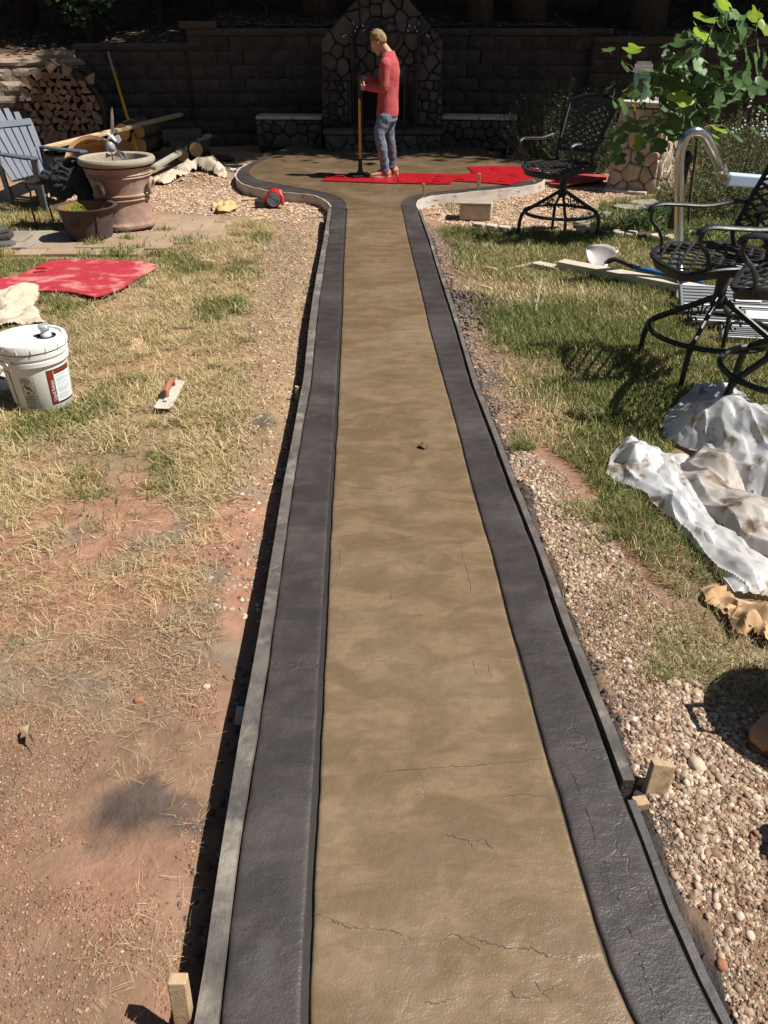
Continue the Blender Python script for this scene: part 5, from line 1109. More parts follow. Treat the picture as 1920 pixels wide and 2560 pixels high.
a, b = P(381, 421, 11.9), P(523, 338, 14.3); board('grey_board', 'grey weathered board propped behind the urn', a, b, .1, .045, M['wood2'], up=(0, -.5, 1))
a, b = P(345, 383, 13.2), P(270, 130, 14.85); mb = MB(); t = thing('tool_pole', 'yellow tapered pole leaning against the block wall', 'pole', tuple(a)); mb.tube([a, a.lerp(b, .78)], .022, 8); mb.build('shaft', M['yellow'], t, True, True); mb = MB(); mb.tube([a.lerp(b, .78), b], [.022, .016], 8); mb.build('pale_tip', M['wood2'], t, True, True)
def stake(label, px, py0, py1, wd=.03, lean=(0, 0), z=-.06, m=None, group=None, pt=True):
    b = G(px, py0, z); depth_y = b.y; top = P(px, py1, depth_y); h_ = max(.05, top.z-b.z)
    mb = MB(); w_ = wd/2; mb.add([(-w_, -w_*.6, -.08), (w_, -w_*.6, -.08), (w_, w_*.6, -.08), (-w_, w_*.6, -.08), (-w_, -w_*.6, h_), (w_, -w_*.6, h_-.006), (w_, w_*.6, h_-.004), (-w_, w_*.6, h_+.002)], [(0, 3, 2, 1), (4, 5, 6, 7), (0, 1, 5, 4), (1, 2, 6, 5), (2, 3, 7, 6), (3, 0, 4, 7)])
    o = mb.build('wooden_stake', m or M['stake'], bevel=.002); o.location = b; o.rotation_euler = (lean[0], lean[1], 0); return tag(o, label, 'stake', group)
stake('short wooden stake standing at the start of the right bender board', 1058, 508, 459, .03)
stake('brown wooden stake in the middle of the right bender board', 1195, 486, 433, .035)
stake('small stake nailed outside the right end of the bender board', 1333, 471, 451, .035)
stake('thin stake in the shade at the back right of the patio', 1285, 402, 379, .025)
stake('thin stake behind it near the shrubs at the back right', 1268, 395, 366, .022)
stake('slim brown stake casting a shadow hook on the right border', 1127, 742, 692, .024)
stake('tiny stake tip beside the left form board halfway along', 743, 985, 970, .02)
def big_stake(label, base, top, wd, th, m=None):
    o = board('wooden_stake', label, base, top, wd, th, m or M['stake'], 'stake', (0, -1, .3), .003); return o
b_ = G(1622, 2030, -.1); big_stake('chewed tan stake leaning at the end of the right form board', b_, b_+Vector((.025, .045, .15)), .062, .028)
b_ = G(474, 2640, -.14); big_stake('split topped tan stake at the bottom left beside the form board', b_+Vector((0, 0, -.02)), G(444, 2445, .10)+Vector((0, .0, .0)), .038, .026)
b_ = G(1590, 2010, -.03); mb = MB(); mb.box((b_.x+.01, b_.y, -.035), (.04, .03, .045), (0, 0, .2)); tag(mb.build('form_cleat', M['stake'], bevel=.003), 'small wood cleat joining the two right form boards', 'cleat')
b_ = G(596, 1778, -.05); mb = MB(); mb.box((b_.x, b_.y, b_.z-.02), (.022, .03, .05), (0, .2, 0)); tag(mb.build('form_clip', M['clear']), 'small blue grey clip on the outside of the left form board', 'clip')

# ================================================================== WHITE PAIL
bx, by = -1.92, 4.02; pz = Hs(bx, by)
pail = thing('white_pail', 'white plastic pail with spout lid and red printed label', 'pail', (bx, by, pz))
PR = lambda z: .152+(.172-.152)*(z/.33)
mb = MB(); mb.lathe([(.001, 0), (.146, .0), (.152, .008), (PR(.27), .27), (PR(.275)+.012, .276), (PR(.3)+.012, .30), (PR(.305)+.003, .303), (PR(.315)+.003, .315), (PR(.32)+.012, .318), (PR(.34)+.012, .343), (PR(.345), .346), (PR(.35), .36)], n=56); mb.build('body', M['white'], pail, True)
mb = MB(); mb.lathe([(.178, .352), (.189, .354), (.191, .385), (.186, .397), (.178, .4), (.168, .398), (.163, .388), (.001, .389)], n=56); 
lid = mb.build('lid', M['white'], pail, True)
for k in range(16):
    a = 2*math.pi*k/16; mb = MB(); mb.box((.1915*math.cos(a), .1915*math.sin(a), .368), (.005, .004, .024), (0, 0, a)); mb.build('lid_tab', M['white'], lid)
sx, sy = .085, .02
mb = MB(); mb.lathe([(.052, .3895), (.052, .3925), (.045, .3925), (.044, .390)], (sx, sy, 0), 24); mb.build('spout_well', M['black'], lid, True)
mb = MB(); mb.lathe([(.03, .390), (.028, .405), (.024, .41), (.024, .43), (.027, .432)], (sx, sy, 0), 20); sp_ = mb.build('spout', M['boxwhite'], lid, True)
mb = MB(); mb.lathe([(.001, .43), (.031, .431), (.032, .446), (.027, .452), (.001, .453)], (sx, sy, 0), 20); mb.build('spout_cap', M['clear'], sp_, True)
ang0 = R(-62)    # direction the ear faces
def on_pail(th, z, off=.0012): r = PR(z)+off; return (r*math.cos(th), r*math.sin(th), z)
for th in (R(-112), R(68)):
    mb = MB(); p_ = Vector(on_pail(th, .298, .012)); mb.box(p_, (.012, .035, .065), (0, 0, th)); mb.tube([p_, p_+Vector((math.cos(th), math.sin(th), 0))*.016], .011, 10); mb.build('handle_ear', M['white'], pail, bevel=.002)
e1_ = Vector(on_pail(R(-112), .298, .024)); e2_ = Vector(on_pail(R(68), .298, .024)); nrm = Vector((math.cos(R(158)), math.sin(R(158)), 0)); pts = []
for k in range(21):
    t = math.pi*k/20; pts.append(e1_*(1+math.cos(t))/2+e2_*(1-math.cos(t))/2+(nrm*.195+Vector((0, 0, -.155)))*math.sin(t))
mb = MB(); mb.tube(pts, .0028, 6); mb.build('bail_handle', M['chrome'], pail, True); mb = MB(); mb.tube(pts[5:8], .009, 8); mb.build('grip', M['black'], pail, True)
def wrap(name, th0, th1, z0, z1, m, off=.0012, parent=pail, slant=0):
    n = max(2, int(abs(th1-th0)/.08)+2); mb = MB(); vs = [on_pail(th0+(th1-th0)*i_/(n-1), z, off) for z in (z0, z1) for i_ in range(n)]; mb.add(vs, [(i_, i_+1, n+i_+1, n+i_) for i_ in range(n-1)]); return mb.build(name, m, parent, True)
la, lb_ = R(-52), R(4)
base_lab = wrap('label', la, lb_, .045, .245, M['labelblk'], .0010)
wrap('label_red_band', la+.02, la+.02+.2, .052, .240, M['labelred'], .0018, base_lab); wrap('label_top_band', la+.235, lb_-.0, .222, .240, M['labelred'], .0018, base_lab)
wrap('label_paper', la+.24, lb_-.0, .056, .216, M['paper'], .0018, base_lab); wrap('label_rule', la+.222, la+.236, .052, .240, M['paper'], .0019, base_lab)
rr = random.Random(3)
mb = MB(); z = .207
while z > .065:
    L = rr.uniform(.35, .62); 
    if rr.random() > .18:
        n = 6; vs = [on_pail(la+.29+L*i_/(n-1), zz, .0026) for zz in (z, z+.0016) for i_ in range(n)]; mb.add(vs, [(i_, i_+1, n+i_+1, n+i_) for i_ in range(n-1)])
    z -= .0058
mb.build('small_print', M['lineprint'], base_lab)
def text_mesh(body, size):
    cu = bpy.data.curves.new('t', 'FONT'); cu.body = body; cu.size = size; cu.resolution_u = 2; o = bpy.data.objects.new('t', cu); C.objects.link(o); bpy.context.view_layer.update()
    me = bpy.data.meshes.new_from_object(o.evaluated_get(bpy.context.evaluated_depsgraph_get())); bpy.data.objects.remove(o); return me
me = text_mesh('Liquid Release', .026)
bm = bmesh.new(); bm.from_mesh(me); 
for v_ in bm.verts: v_.co.x *= .8
for v_ in bm.verts:
    s_, h_ = v_.co.x, v_.co.y; p_ = on_pail(la+.16-h_/.16+.02, .068+s_, .0028); v_.co = p_
bm.to_mesh(me); bm.free(); me.name = 'lettering'; link('lettering', me, M['paper'], base_lab)
# brown warning panel: frame, ring with slash over a leaning figure and a pail, print lines
wa, wb = R(-101), R(-76)
def seg(mb, t0, z0, t1, z1, w_=.0016, off=.0016):
    n = 6; a0 = (t0*.16, z0); a1 = (t1*.16, z1); dx, dz = a1[0]-a0[0], a1[1]-a0[1]; L = math.hypot(dx, dz); nx_, nz_ = -dz/L*w_/2, dx/L*w_/2; vs = []
    for sgn in (-1, 1):
        for k in range(n): x = a0[0]+dx*k/(n-1)+nx_*sgn; z = a0[1]+dz*k/(n-1)+nz_*sgn; vs.append(on_pail(x/.16, z, off))
    mb.add(vs, [(k, k+1, n+k+1, n+k) for k in range(n-1)])
mb = MB()
for z in (.038, .065, .093, .113, .19, .22): seg(mb, wa, z, wb, z)
seg(mb, wa, .038, wa, .22); seg(mb, wb, .038, wb, .22); wm = (wa+wb)/2
for k in range(24):
    a, b = 2*math.pi*k/24, 2*math.pi*(k+1)/24; seg(mb, wm+.030*math.cos(a)/.16, .151+.034*math.sin(a), wm+.030*math.cos(b)/.16, .151+.034*math.sin(b), .003)
seg(mb, wm-.021/.16, .176, wm+.021/.16, .127, .003)
for (a, b, c, d, w_) in ((-.014, .168, .008, .158, .013), (.004, .162, .016, .142, .008), (-.010, .166, -.012, .148, .006), (-.020, .170, -.012, .171, .010), (-.016, .133, .0, .133, .012)): seg(mb, wm+a/.16, b, wm+c/.16, d, w_)
for z in (.212, .206, .200, .195): seg(mb, wa+.03, z, wa+.03+rr.uniform(.15, .33), z, .0022)
for z0, z1 in ((.042, .062), (.068, .09), (.096, .11)):
    z = z0
    while z < z1: seg(mb, wa+.02, z, wb-rr.uniform(.02, .12), z, .0014); z += .004
mb.build('warning_print', M['print'], pail)
wrap('rear_label', R(-150), R(-122), .045, .245, M['labelblk'], .0012); wrap('rear_label_paper', R(-149), R(-124), .05, .24, M['paper'], .002)

# ================================================================== FLOAT, CARDBOARD, LEAVES, SCRAPS
c = G(1108/2.592, 620+958/2.592, -.05); fl_t = thing('hand_float', 'mortar caked steel hand float with a worn red wooden handle', 'trowel', (c.x, c.y, Hs(c.x, c.y)+.035), math.atan2(*reversed((G(1190/2.592, 620+820/2.592, -.05)-G(1025/2.592, 620+1095/2.592, -.05))[:2])))
q = [(.2*s, w_) for s, w_ in ((-1, -.04), (-.99, .03), (-.9, .05), (.8, .045), (.98, .025), (1, -.01), (.93, -.04), (-.8, -.05))]
mb = MB(); mb.prism(q, 0, .004); mb.build('blade', M['trowel'], fl_t, bevel=.001)
mb = MB(); mb.box((0, 0, .012), (.24, .022, .012)); mb.build('rib', M['trowel'], fl_t, bevel=.003)
mb = MB(); mb.tube([(-.075, 0, .018), (-.07, 0, .05), (-.03, 0, .062), (.04, 0, .066), (.075, 0, .05), (.09, 0, .02)], [(.012, .013), (.014, .016), (.016, .018), (.016, .018), (.014, .016), (.009, .012)], 10); mb.build('handle', M['twood'], fl_t, True)
def scrap(name, label, cat, pts, z, m, th=.003, curl=.02, group=None):
    q = [G(a, b, z) for a, b in pts]; c = sum(q, Vector())/len(q); n = len(q); zz = Hs(c.x, c.y)+.015; vs = [(p.x-c.x, p.y-c.y, random.uniform(0, curl)) for p in q]+[(0, 0, curl*.4)]
    vs += [(a_, b_, c_-th) for a_, b_, c_ in vs]; m_ = n+1; mb = MB(); fs = [(k, (k+1) % n, n) for k in range(n)]+[((k+1) % n+m_, k+m_, n+m_) for k in range(n)]+[(k, k+m_, (k+1) % n+m_, (k+1) % n) for k in range(n)]
    mb.add(vs, fs); o = mb.build(name, m); o.location = (c.x, c.y, zz); return tag(o, label, cat, group)
scrap('cardboard_scrap', 'tan cardboard scrap with a folded corner on the dry grass', 'cardboard', z5([(830, 580), (895, 578), (955, 620), (960, 665), (915, 680), (855, 650), (820, 625), (850, 612)]), -.04, M['card'], .004, .02)
zl = lambda pts: [(a/2.3047, 1600+b/2.3047) for a, b in pts]
scrap('dry_leaf', 'single pale curled leaf standing on the red clay at lower left', 'leaf', zl([(125, 590), (140, 545), (178, 515), (205, 550), (200, 600), (218, 655), (185, 605), (150, 605)]), -.07, M['deadleaf'], .001, .05)
scrap('brown_leaf', 'small dark brown leaf on the middle of the walkway', 'leaf', [(1044, 1118), (1056, 1113), (1070, 1112), (1073, 1118), (1062, 1125), (1050, 1122)], 0, M['brownleaf'], .001, .018).location.z = .006
for k, (a, b, s, lab) in enumerate(((470, 1565, 5, 'pale chip of concrete on the clay near the left form'), (345, 1738, 14, 'orange clay clod on the bare ground at left'), (513, 1704, 11, 'grey pebble beside the left form shadow'), (45, 2205, 9, 'pale clod of earth at lower left'), (100, 1637, 7, 'whitish pebble on the clay at left'), (1742, 1912, 26, 'largest pale cobble in the near right gravel'), (1650, 2230, 17, 'rusty tan lump of clay beside the near right form'), (1850, 2290, 14, 'pale rounded cobble at lower right'), (1790, 2270, 13, 'flat beige cobble at lower right'), (1875, 2340, 15, 'off white cobble at the lower right frame edge'), (1700, 2150, 11, 'small cream cobble in the middle of the near gravel'), (1800, 2425, 20, 'broken reddish clod at the bottom right'), (1742, 2200, 12, 'pale grey cobble in the near right gravel'), (1895, 1985, 13, 'round cobble at the edge of the tub shadow'))):
    c = G(a, b, -.05); r = s*c.length*1.05/1923*1.0; bm = bmesh.new(); bmesh.ops.create_icosphere(bm, subdivisions=2, radius=1); q = random.Random(k)
    for v_ in bm.verts: v_.co *= 1+.22*(float(noise(v_.co.x*2+k, v_.co.y*2+v_.co.z*3, 1.4, 83, 2))-.5)*2; v_.co.x *= 1.25; v_.co.z *= .65
    me = bpy.data.meshes.new('stone'); bm.to_mesh(me); bm.free(); me.transform(Matrix.Scale(r, 4)); me.polygons.foreach_set('use_smooth', [True]*len(me.polygons))
    o = link('clay_clod' if ('clay' in lab or 'clod' in lab) else 'cobble', me, M['clay'] if ('clay' in lab or 'clod' in lab) else M['rock'], None, (c.x, c.y, Hs(c.x, c.y)+r*.35), (0, 0, q.uniform(0, 3))); tag(o, lab, 'clod' if 'cl' in lab and ('clay' in lab or 'clod' in lab) else 'stone')
for k, (a, b, L, an, lab) in enumerate(((625, 500, .22, .4, 'split wood shim nearest the red blower'), (645, 548, .2, .6, 'second wood shim below the blower'), (652, 540, .14, -.3, 'short bark covered chip by the blower'), (722, 529, .13, -.8, 'dark wood chip right of the blower'), (520, 668, .13, .05, 'small straight wood splinter on the left grass'), (1225, 690, .12, -.4, 'wood splinter in the dry grass right of the stake'), (1085, 535, .16, .2, 'flat pale chip beside the start of the bender board'), (1060, 515, .14, .5, 'curled pale shaving at the right patio corner'), (1213, 735, .12, -.6, 'pale splinter above the dark mortar heap'))):
    c = G(a, b, -.1); mb = MB(); mb.box((0, 0, 0), (L, .035, .015), (0, .06, an), .7); o = mb.build('wood_scrap', M['wood'], bevel=.002); o.location = (c.x, c.y, Hs(c.x, c.y)+.03); tag(o, lab, 'wood scrap')

# ================================================================== RED BLOWER
c = G(680, 522, -.1); bl_ = thing('leaf_blower', 'small red and black cordless blower lying on the chips', 'blower', (c.x, c.y+.1, Hs(c.x, c.y)+.01), 0)
mb = MB(); mb.tube([(.02, -.05, .10), (.02, .1, .10)], [.085, .1], 20); mb.ell((.02, .1, .1), (.1, .1, .1), 16, 10); mb.build('housing', M['redpl'], bl_, True)
mb = MB(); mb.tube([(.02, -.062, .1), (.02, -.05, .1)], .078, 20); gq = mb.build('intake', M['black'], bl_, True)
for k in range(4):
    mb = MB(); rr_ = .018+k*.018; mb.tube([(.02+rr_*math.cos(t), -.066, .1+rr_*math.sin(t)) for t in np.linspace(0, 2*math.pi, 17)], .003, 5, False); mb.build('grille_ring', M['clear'], gq, True)
mb = MB(); mb.box((-.15, -.02, .05), (.12, .1, .085), (0, .15, .2)); mb.build('battery', M['black'], bl_, bevel=.012)
mb = MB(); mb.tube([(-.11, 0, .07), (-.06, 0, .1), (0, 0, .1)], [(.04, .05), (.04, .055), (.05, .06)], 10); mb.build('grip', M['redpl'], bl_, True)
mb = MB(); mb.tube([(.02, .12, .13), (.05, .3, .12)], [.05, .035], 14); mb.build('nozzle', M['clear'], bl_, True)
mb = MB(); mb.tube([(.08, .02, .17), (.12, -.02, .12), (.12, -.03, .03)], .022, 10); mb.build('side_arm', M['redpl'], bl_, True)

# ================================================================== URN, POT, ORNAMENT
ux, uy = -2.72, 8.52; urn = thing('terracotta_urn', 'large weathered terracotta urn with lichen rim and ring handles', 'urn', (ux, uy, -.055))
k = .95
prof = [(.001, 0), (.27, 0), (.285, .02), (.285, .045), (.27, .06), (.262, .08), (.262, .27), (.272, .285), (.282, .30), (.270, .315), (.282, .33), (.285, .345), (.272, .36), (.275, .40), (.30, .50), (.305, .515), (.318, .525), (.308, .54), (.32, .55), (.312, .565), (.325, .60), (.335, .62)]
mb = MB(); mb.lathe([(a*1.03, b*k) for a, b in prof]+[(.3, .62*k), (.29, .5*k), (.001, .48*k)], n=48); mb.build('body', M['terra'], urn, True, sharp=30)
mb = MB(); mb.lathe([(.335, .60), (.37, .61), (.382, .63), (.38, .655), (.365, .672), (.335, .675), (.312, .66), (.305, .62), (.3, .58)], n=48, wob=.006, cap=False); mb.build('rim', M['terrarim'], urn, True)
for a in (R(-12), R(168), R(-110)):
    mb = MB(); c_ = Vector((math.cos(a)*.31, math.sin(a)*.31, .41)); tq = Vector((-math.sin(a), math.cos(a), 0)); rq = Vector((math.cos(a), math.sin(a), 0))
    mb.tube([c_+rq*(.03+.015*math.sin(t))+(tq*.04*math.cos(t))+Vector((0, 0, .065*math.sin(t))) for t in np.linspace(0, 2*math.pi, 17)], .02, 8, False); mb.build('ring_handle', M['terra'], urn, True)
mb = MB(); mb.lathe([(.001, 0), (.295, .01)], (0, 0, .55), 24); mb.build('soil_fill', M['clod'], urn)
gx = thing('garden_ornament', 'hummingbird and glass ball ornament standing in the urn', 'ornament', (ux-.02, uy-.05, .49))
mb = MB(); mb.tube([(0, 0, 0), (0, 0, .16)], .006, 6); mb.build('rod', M['iron'], gx)
mb = MB(); mb.ell((0, 0, .22), (.045, .045, .055), 14, 10); gl = mb.build('glass_ball', M['clear'], gx, True)
def plate(mb, pts, th=.004):
    n = len(pts); vs = [Vector(p) for p in pts]; nn = (vs[1]-vs[0]).cross(vs[2]-vs[0]).normalized()*th; mb.add(vs+[p+nn for p in vs], [tuple(range(n)), tuple(range(2*n-1, n-1, -1))]+[(i_, n+i_, n+(i_+1) % n, (i_+1) % n) for i_ in range(n)])
mb = MB(); mb.tube([(-.02, 0, .29), (.03, 0, .31), (.06, 0, .27)], [.008, .024, .01], 8); mb.tube([(.0, 0, .33), (-.05, -.01, .34)], [.007, .002], 6); mb.ell((0, 0, .33), (.02, .018, .018), 8, 6); mb.build('bird_body', M['paper'], gx, True)
mb = MB(); plate(mb, [(.02, 0, .32), (.03, .01, .40), (.055, .01, .53), (.075, .01, .57), (.075, .01, .5), (.06, 0, .38), (.045, 0, .31)]); mb.build('wing', M['steel'], gx)
mb = MB(); plate(mb, [(.03, 0, .31), (.10, 0, .33), (.12, 0, .28), (.09, 0, .25), (.05, 0, .27)]); mb.build('wing', M['paper'], gx)
for pts in ([(0, 0, .14), (.1, -.02, .12), (.13, -.02, .06), (.15, -.02, .1), (.13, -.02, .17), (.07, -.01, .19)], [(0, 0, .14), (-.06, -.02, .12), (-.08, -.02, .06), (-.05, -.02, .17)]): mb = MB(); plate(mb, pts); mb.build('leaf', M['steel'], gx)
px_, py_ = -2.93, 7.98; pot = thing('rusty_pot', 'rusty steel tub planter in front of the terracotta urn', 'planter', (px_, py_, -.045))
mb = MB(); mb.lathe([(.001, 0), (.2, 0), (.21, .01), (.212, .04), (.262, .27), (.30, .285), (.302, .295), (.262, .29), (.255, .26), (.205, .1), (.001, .09)], n=44); mb.build('body', M['rust'], pot, True, sharp=30)
mb = MB(); mb.lathe([(.235, .2), (.253, .262), (.258, .286)], n=44, cap=False); mb.build('inner_rim', M['rustin'], pot, True)
mb = MB(); mb.lathe([(.001, .2), (.235, .2)], n=24); mb.build('soil_fill', M['clod'], pot)
for k in range(22):
    a = 2*math.pi*k/22; mb = MB(); mb.ell((.213*math.cos(a), .213*math.sin(a), .028), (.006, .006, .006), 6, 4); mb.build('rivet', M['iron'], pot, True)
a = R(-100); mb = MB(); c_ = Vector((math.cos(a)*.248, math.sin(a)*.248, .19)); tq = Vector((-math.sin(a), math.cos(a), 0)); mb.tube([c_+tq*.045*math.cos(t)+Vector((0, -.012, .045*math.sin(t))) for t in np.linspace(math.pi*1.0, math.pi*2.1, 12)], .006, 6); mb.build('handle', M['iron'], pot, True)
a = R(-50); mb = MB(); mb.box((math.cos(a)*.243, math.sin(a)*.243, .15), (.01, .025, .2), (0, .2, a)); mb.build('seam_strap', M['rust'], pot)
pl_ = thing('potted_plant', 'small bright green strappy plant growing in the rusty tub', 'plant', (px_-.12, py_-.02, .16)); rr = random.Random(5)
for k in range(26):
    a = rr.uniform(0, 6.28); L = rr.uniform(.1, .2); h_ = rr.uniform(.03, .12); u = Vector((math.cos(a), math.sin(a), 0)); s_ = Vector((-u.y, u.x, 0))*rr.uniform(.006, .011)
    mb = MB(); mb.add([-s_*.6, s_*.6, u*L*.5+s_+Vector((0, 0, h_)), u*L*.5-s_+Vector((0, 0, h_)), u*L+Vector((0, 0, h_*.5))], [(0, 1, 2, 3), (3, 2, 4)]); mb.build('leaf', M['tulip2'], pl_)

# ================================================================== BAR STOOLS (cast metal swivel chairs)
def chain_net(mb, U, V_, nu, amp, r, fn, nseg=22, tap=None):
    """wavy strands that touch each other; fn(u,v)->point"""
    for i_ in range(nu+1):
        pts = []
        for j in range(nseg+1):
            v_ = j/nseg; ph = j*math.pi/2+(math.pi if i_ % 2 else 0); u = (i_/nu)+math.copysign(abs(math.cos(ph))**.7, math.cos(ph))*amp/nu if False else (i_/nu)+amp/nu*math.cos(ph)
            u = min(1, max(0, u)); pts.append(fn(u, v_))
        mb.tube(pts, (r, r*.7) if isinstance(r, float) else r, 5, flat=(0, 0, 1))
def make_stool():
    t = thing('bar_stool', 'x', 'bar stool', (0, 0, 0))
    sh = .70
    # legs from the hub over the foot ring to the ground
    for k in range(4):
        a = math.pi/4+k*math.pi/2; u = Vector((math.cos(a), math.sin(a), 0))
        mb = MB(); mb.tube([u*.02+Vector((0, 0, .46)), u*.12+Vector((0, 0, .40)), u*.335+Vector((0, 0, .275)), u*.375+Vector((0, 0, .235)), u*.39+Vector((0, 0, .17)), u*.40+Vector((0, 0, 0))], [(.018, .014), (.018, .014), (.018, .015), (.019, .016), (.018, .016), (.016, .014)], 8, flat=(0, 0, 1)); mb.build('leg', M['iron'], t, True)
        b = a+math.pi/4; w_ = Vector((math.cos(b), math.sin(b), 0)); s_ = Vector((-w_.y, w_.x, 0)); mb = MB()
        for sg in (-1, 1):
            c_ = w_*.15+s_*.045*sg+Vector((0, 0, .33)); mb.tube([c_+s_*sg*(.042-.004*q)*math.cos(q*.75)*1.0+Vector((0, 0, (.042-.004*q)*math.sin(q*.75))) for q in range(9)], .006, 5)
        mb.tube([w_*.15+Vector((0, 0, .40)), w_*.15+Vector((0, 0, .34)), w_*.16+Vector((0, 0, .30))], .006, 5); mb.build('scroll', M['iron'], t, True)
    mb = MB(); mb.tube([(.355*math.cos(q), .355*math.sin(q), .262) for q in np.linspace(0, 2*math.pi, 41)], .0155, 8, False); mb.build('foot_ring', M['iron'], t, True)
    mb = MB(); mb.lathe([(.03, .40), (.042, .42), (.042, .46), (.034, .475), (.034, .64), (.06, .655), (.085, .67), (.085, .68)], n=20); mb.build('swivel_stem', M['iron'], t, True)
    # seat: rounded square, front edge rolls down
    hw, hd = .285, .29
    def zs(x, y): return sh-.032*max(0, (x-.10)/.17)**2-.012*(1-abs(y)/hw)*math.cos(x*4)
    rim = []
    for q in np.linspace(0, 2*math.pi, 49):
        c_, s_ = math.cos(q), math.sin(q); e = (abs(c_)**4+abs(s_)**4)**-.25; x, y = hd*c_*e*1.02, hw*s_*e*(1+.04*c_); rim.append((x, y, zs(x, y)))
    mb = MB(); mb.tube(rim, (.012, .022), 8, False, flat=(0, 0, 1)); sr = mb.build('seat_rim', M['iron'], t, True)
    mb = MB()
    apron = [(x*1.01, y*1.01, z) for x, y, z in rim]; n = len(apron); vs = [(x, y, z) for x, y, z in apron]+[(x*.985, y*.985, z-.045) for x, y, z in apron]; mb.add(vs, [(i_, i_+1, n+i_+1, n+i_) for i_ in range(n-1)]); mb.build('seat_apron', M['iron'], t, True)
    mb = MB()
    for i_ in range(10):
        y0 = -hw+2*hw*(i_+.5)/10; pts = []
        for j in range(57):
            x = -hd*.96+1.92*hd*j/56; y = y0+.0265*math.cos(j*math.pi/4+(math.pi if i_ % 2 else 0)); y = max(-hw+.01, min(hw-.01, y)); pts.append((x, y, zs(x, y)+.004))
        mb.tube(pts, (.0055, .0105), 5, flat=(0, 0, 1))
    mb.build('seat_lattice', M['iron'], t, True)
    # back: leans back, narrower at the bottom, arched top
    def bk(u, v_): # u -1..1, v 0..1
        w_ = .205+.065*v_; top = .45+.05*(1-u*u); return Vector((-.235-.19*v_-.03*v_*v_+.05*(u*u), u*w_, sh+.07+top*v_*1.0))
    mb = MB(); loop = [bk(-1, v_) for v_ in np.linspace(0, 1, 9)]+[bk(u, 1) for u in np.linspace(-.9, .9, 13)]+[bk(1, v_) for v_ in np.linspace(1, 0, 9)]
    mb.tube([Vector((-.22, -.2, sh-.01))]+loop+[Vector((-.22, .2, sh-.01))], (.013, .018), 8, flat=(1, 0, 0)); mb.build('back_frame', M['iron'], t, True)
    mb = MB(); mb.tube([bk(u, .08) for u in np.linspace(-1, 1, 9)], (.01, .014), 6, flat=(1, 0, 0)); mb.build('back_rail', M['iron'], t, True); mb = MB(); mb.tube([bk(u, .93) for u in np.linspace(-.97, .97, 9)], (.008, .03), 6, flat=(1, 0, 0)); mb.build('back_rail', M['iron'], t, True)
    mb = MB()
    for i_ in range(9):
        u0 = -1+2*(i_+.5)/9; pts = []
        for j in range(61):
            v_ = .08+.86*j/60; u = u0+.108*math.cos(j*math.pi/4+(math.pi if i_ % 2 else 0)); pts.append(bk(max(-.98, min(.98, u)), v_))
        mb.tube(pts, (.006, .0095), 5, flat=(1, 0, 0))
    mb.build('back_lattice', M['iron'], t, True)
    for s_ in (-1, 1):
        mb = MB(); y = s_*.30; pts = [bk(s_, .36)+Vector((.005, s_*.01, 0)), (-.20, y, sh+.225), (-.05, y+s_*.01, sh+.205), (.12, y+s_*.012, sh+.215), (.24, y, sh+.222), (.295, y-s_*.005, sh+.205), (.305, y-s_*.005, sh+.182)]
        mb.tube(catmull(pts, 4), [(.013, .024)]*25, 8, flat=(0, 0, 1)); ar = mb.build('arm', M['iron'], t, True)
        mb = MB(); mb.tube(catmull([(.285, y-s_*.005, sh+.195), (.285, y-s_*.006, sh+.14), (.235, y-s_*.01, sh+.09), (.205, y-s_*.02, sh+.03), (.20, y-s_*.03, sh-.05)], 4), (.011, .017), 8, flat=(1, 0, 0)); mb.build('arm_post', M['iron'], ar, True)
    for ch in t.children:
        if ch.name.split('.')[0] in ('seat_rim', 'seat_apron', 'seat_lattice', 'back_frame', 'back_rail', 'back_lattice', 'arm'): ch.location.x += .07
    return t
def copy_tree(o, parent=None):
    c_ = o.copy(); C.objects.link(c_); c_.parent = parent
    for ch in o.children: copy_tree(ch, c_)
    return c_
st1 = make_stool(); sG = 'black cast metal bar stools'
def setst(o, x, y, rz, lab, s=1.0): o.location = (x, y, Hs(x, y)-.005); o.rotation_euler = (0, 0, rz); o.scale = (s, s, s); o['label'] = lab; o['group'] = sG
st2 = copy_tree(st1); st3 = copy_tree(st1)
c1 = G(1393, 602, -.1); setst(st1, c1.x, c1.y+.02, R(222), 'far black bar stool in full view by the patio', 1.0)
setst(st2, 1.98, 4.52, R(188), 'black bar stool behind the plastic sheet with its arms toward the walkway', 1.02)
setst(st3, 2.17, 3.80, R(152), 'nearest black bar stool half cut off by the right frame edge', 1.08)

# ================================================================== ADIRONDACK CHAIR, SIDE TABLE, JACKET
ac = thing('adirondack_chair', 'grey blue slatted adirondack chair partly out of frame at left', 'chair', (-4.10, 9.95, -.12), R(-34))
for i_ in range(7):
    u = (i_-3)/3; w0, w1 = .072, .095; L = .88-.16*u*u; mb = MB(); y0 = u*.24; y1 = u*.33; n = 6; vs = []
    for j in range(n+1):
        v_ = j/n; wd = (w0+(w1-w0)*v_)*(1 if j < n else .75); yc = y0+(y1-y0)*v_; x = -.20-.40*v_*L/.88; z = .28+.92*L*v_*.93
        for dx in (0, -.02):
            for s_ in (-1, 1): vs.append((x+dx, yc+s_*wd/2, z))
    fs = []
    for j in range(n): k = 4*j; fs += [(k, k+1, k+5, k+4), (k+2, k+6, k+7, k+3), (k, k+4, k+6, k+2), (k+1, k+3, k+7, k+5)]
    fs += [(0, 2, 3, 1), (4*n, 4*n+1, 4*n+3, 4*n+2)]; mb.add(vs, fs); mb.build('back_slat', M['adir'], ac, bevel=.004)
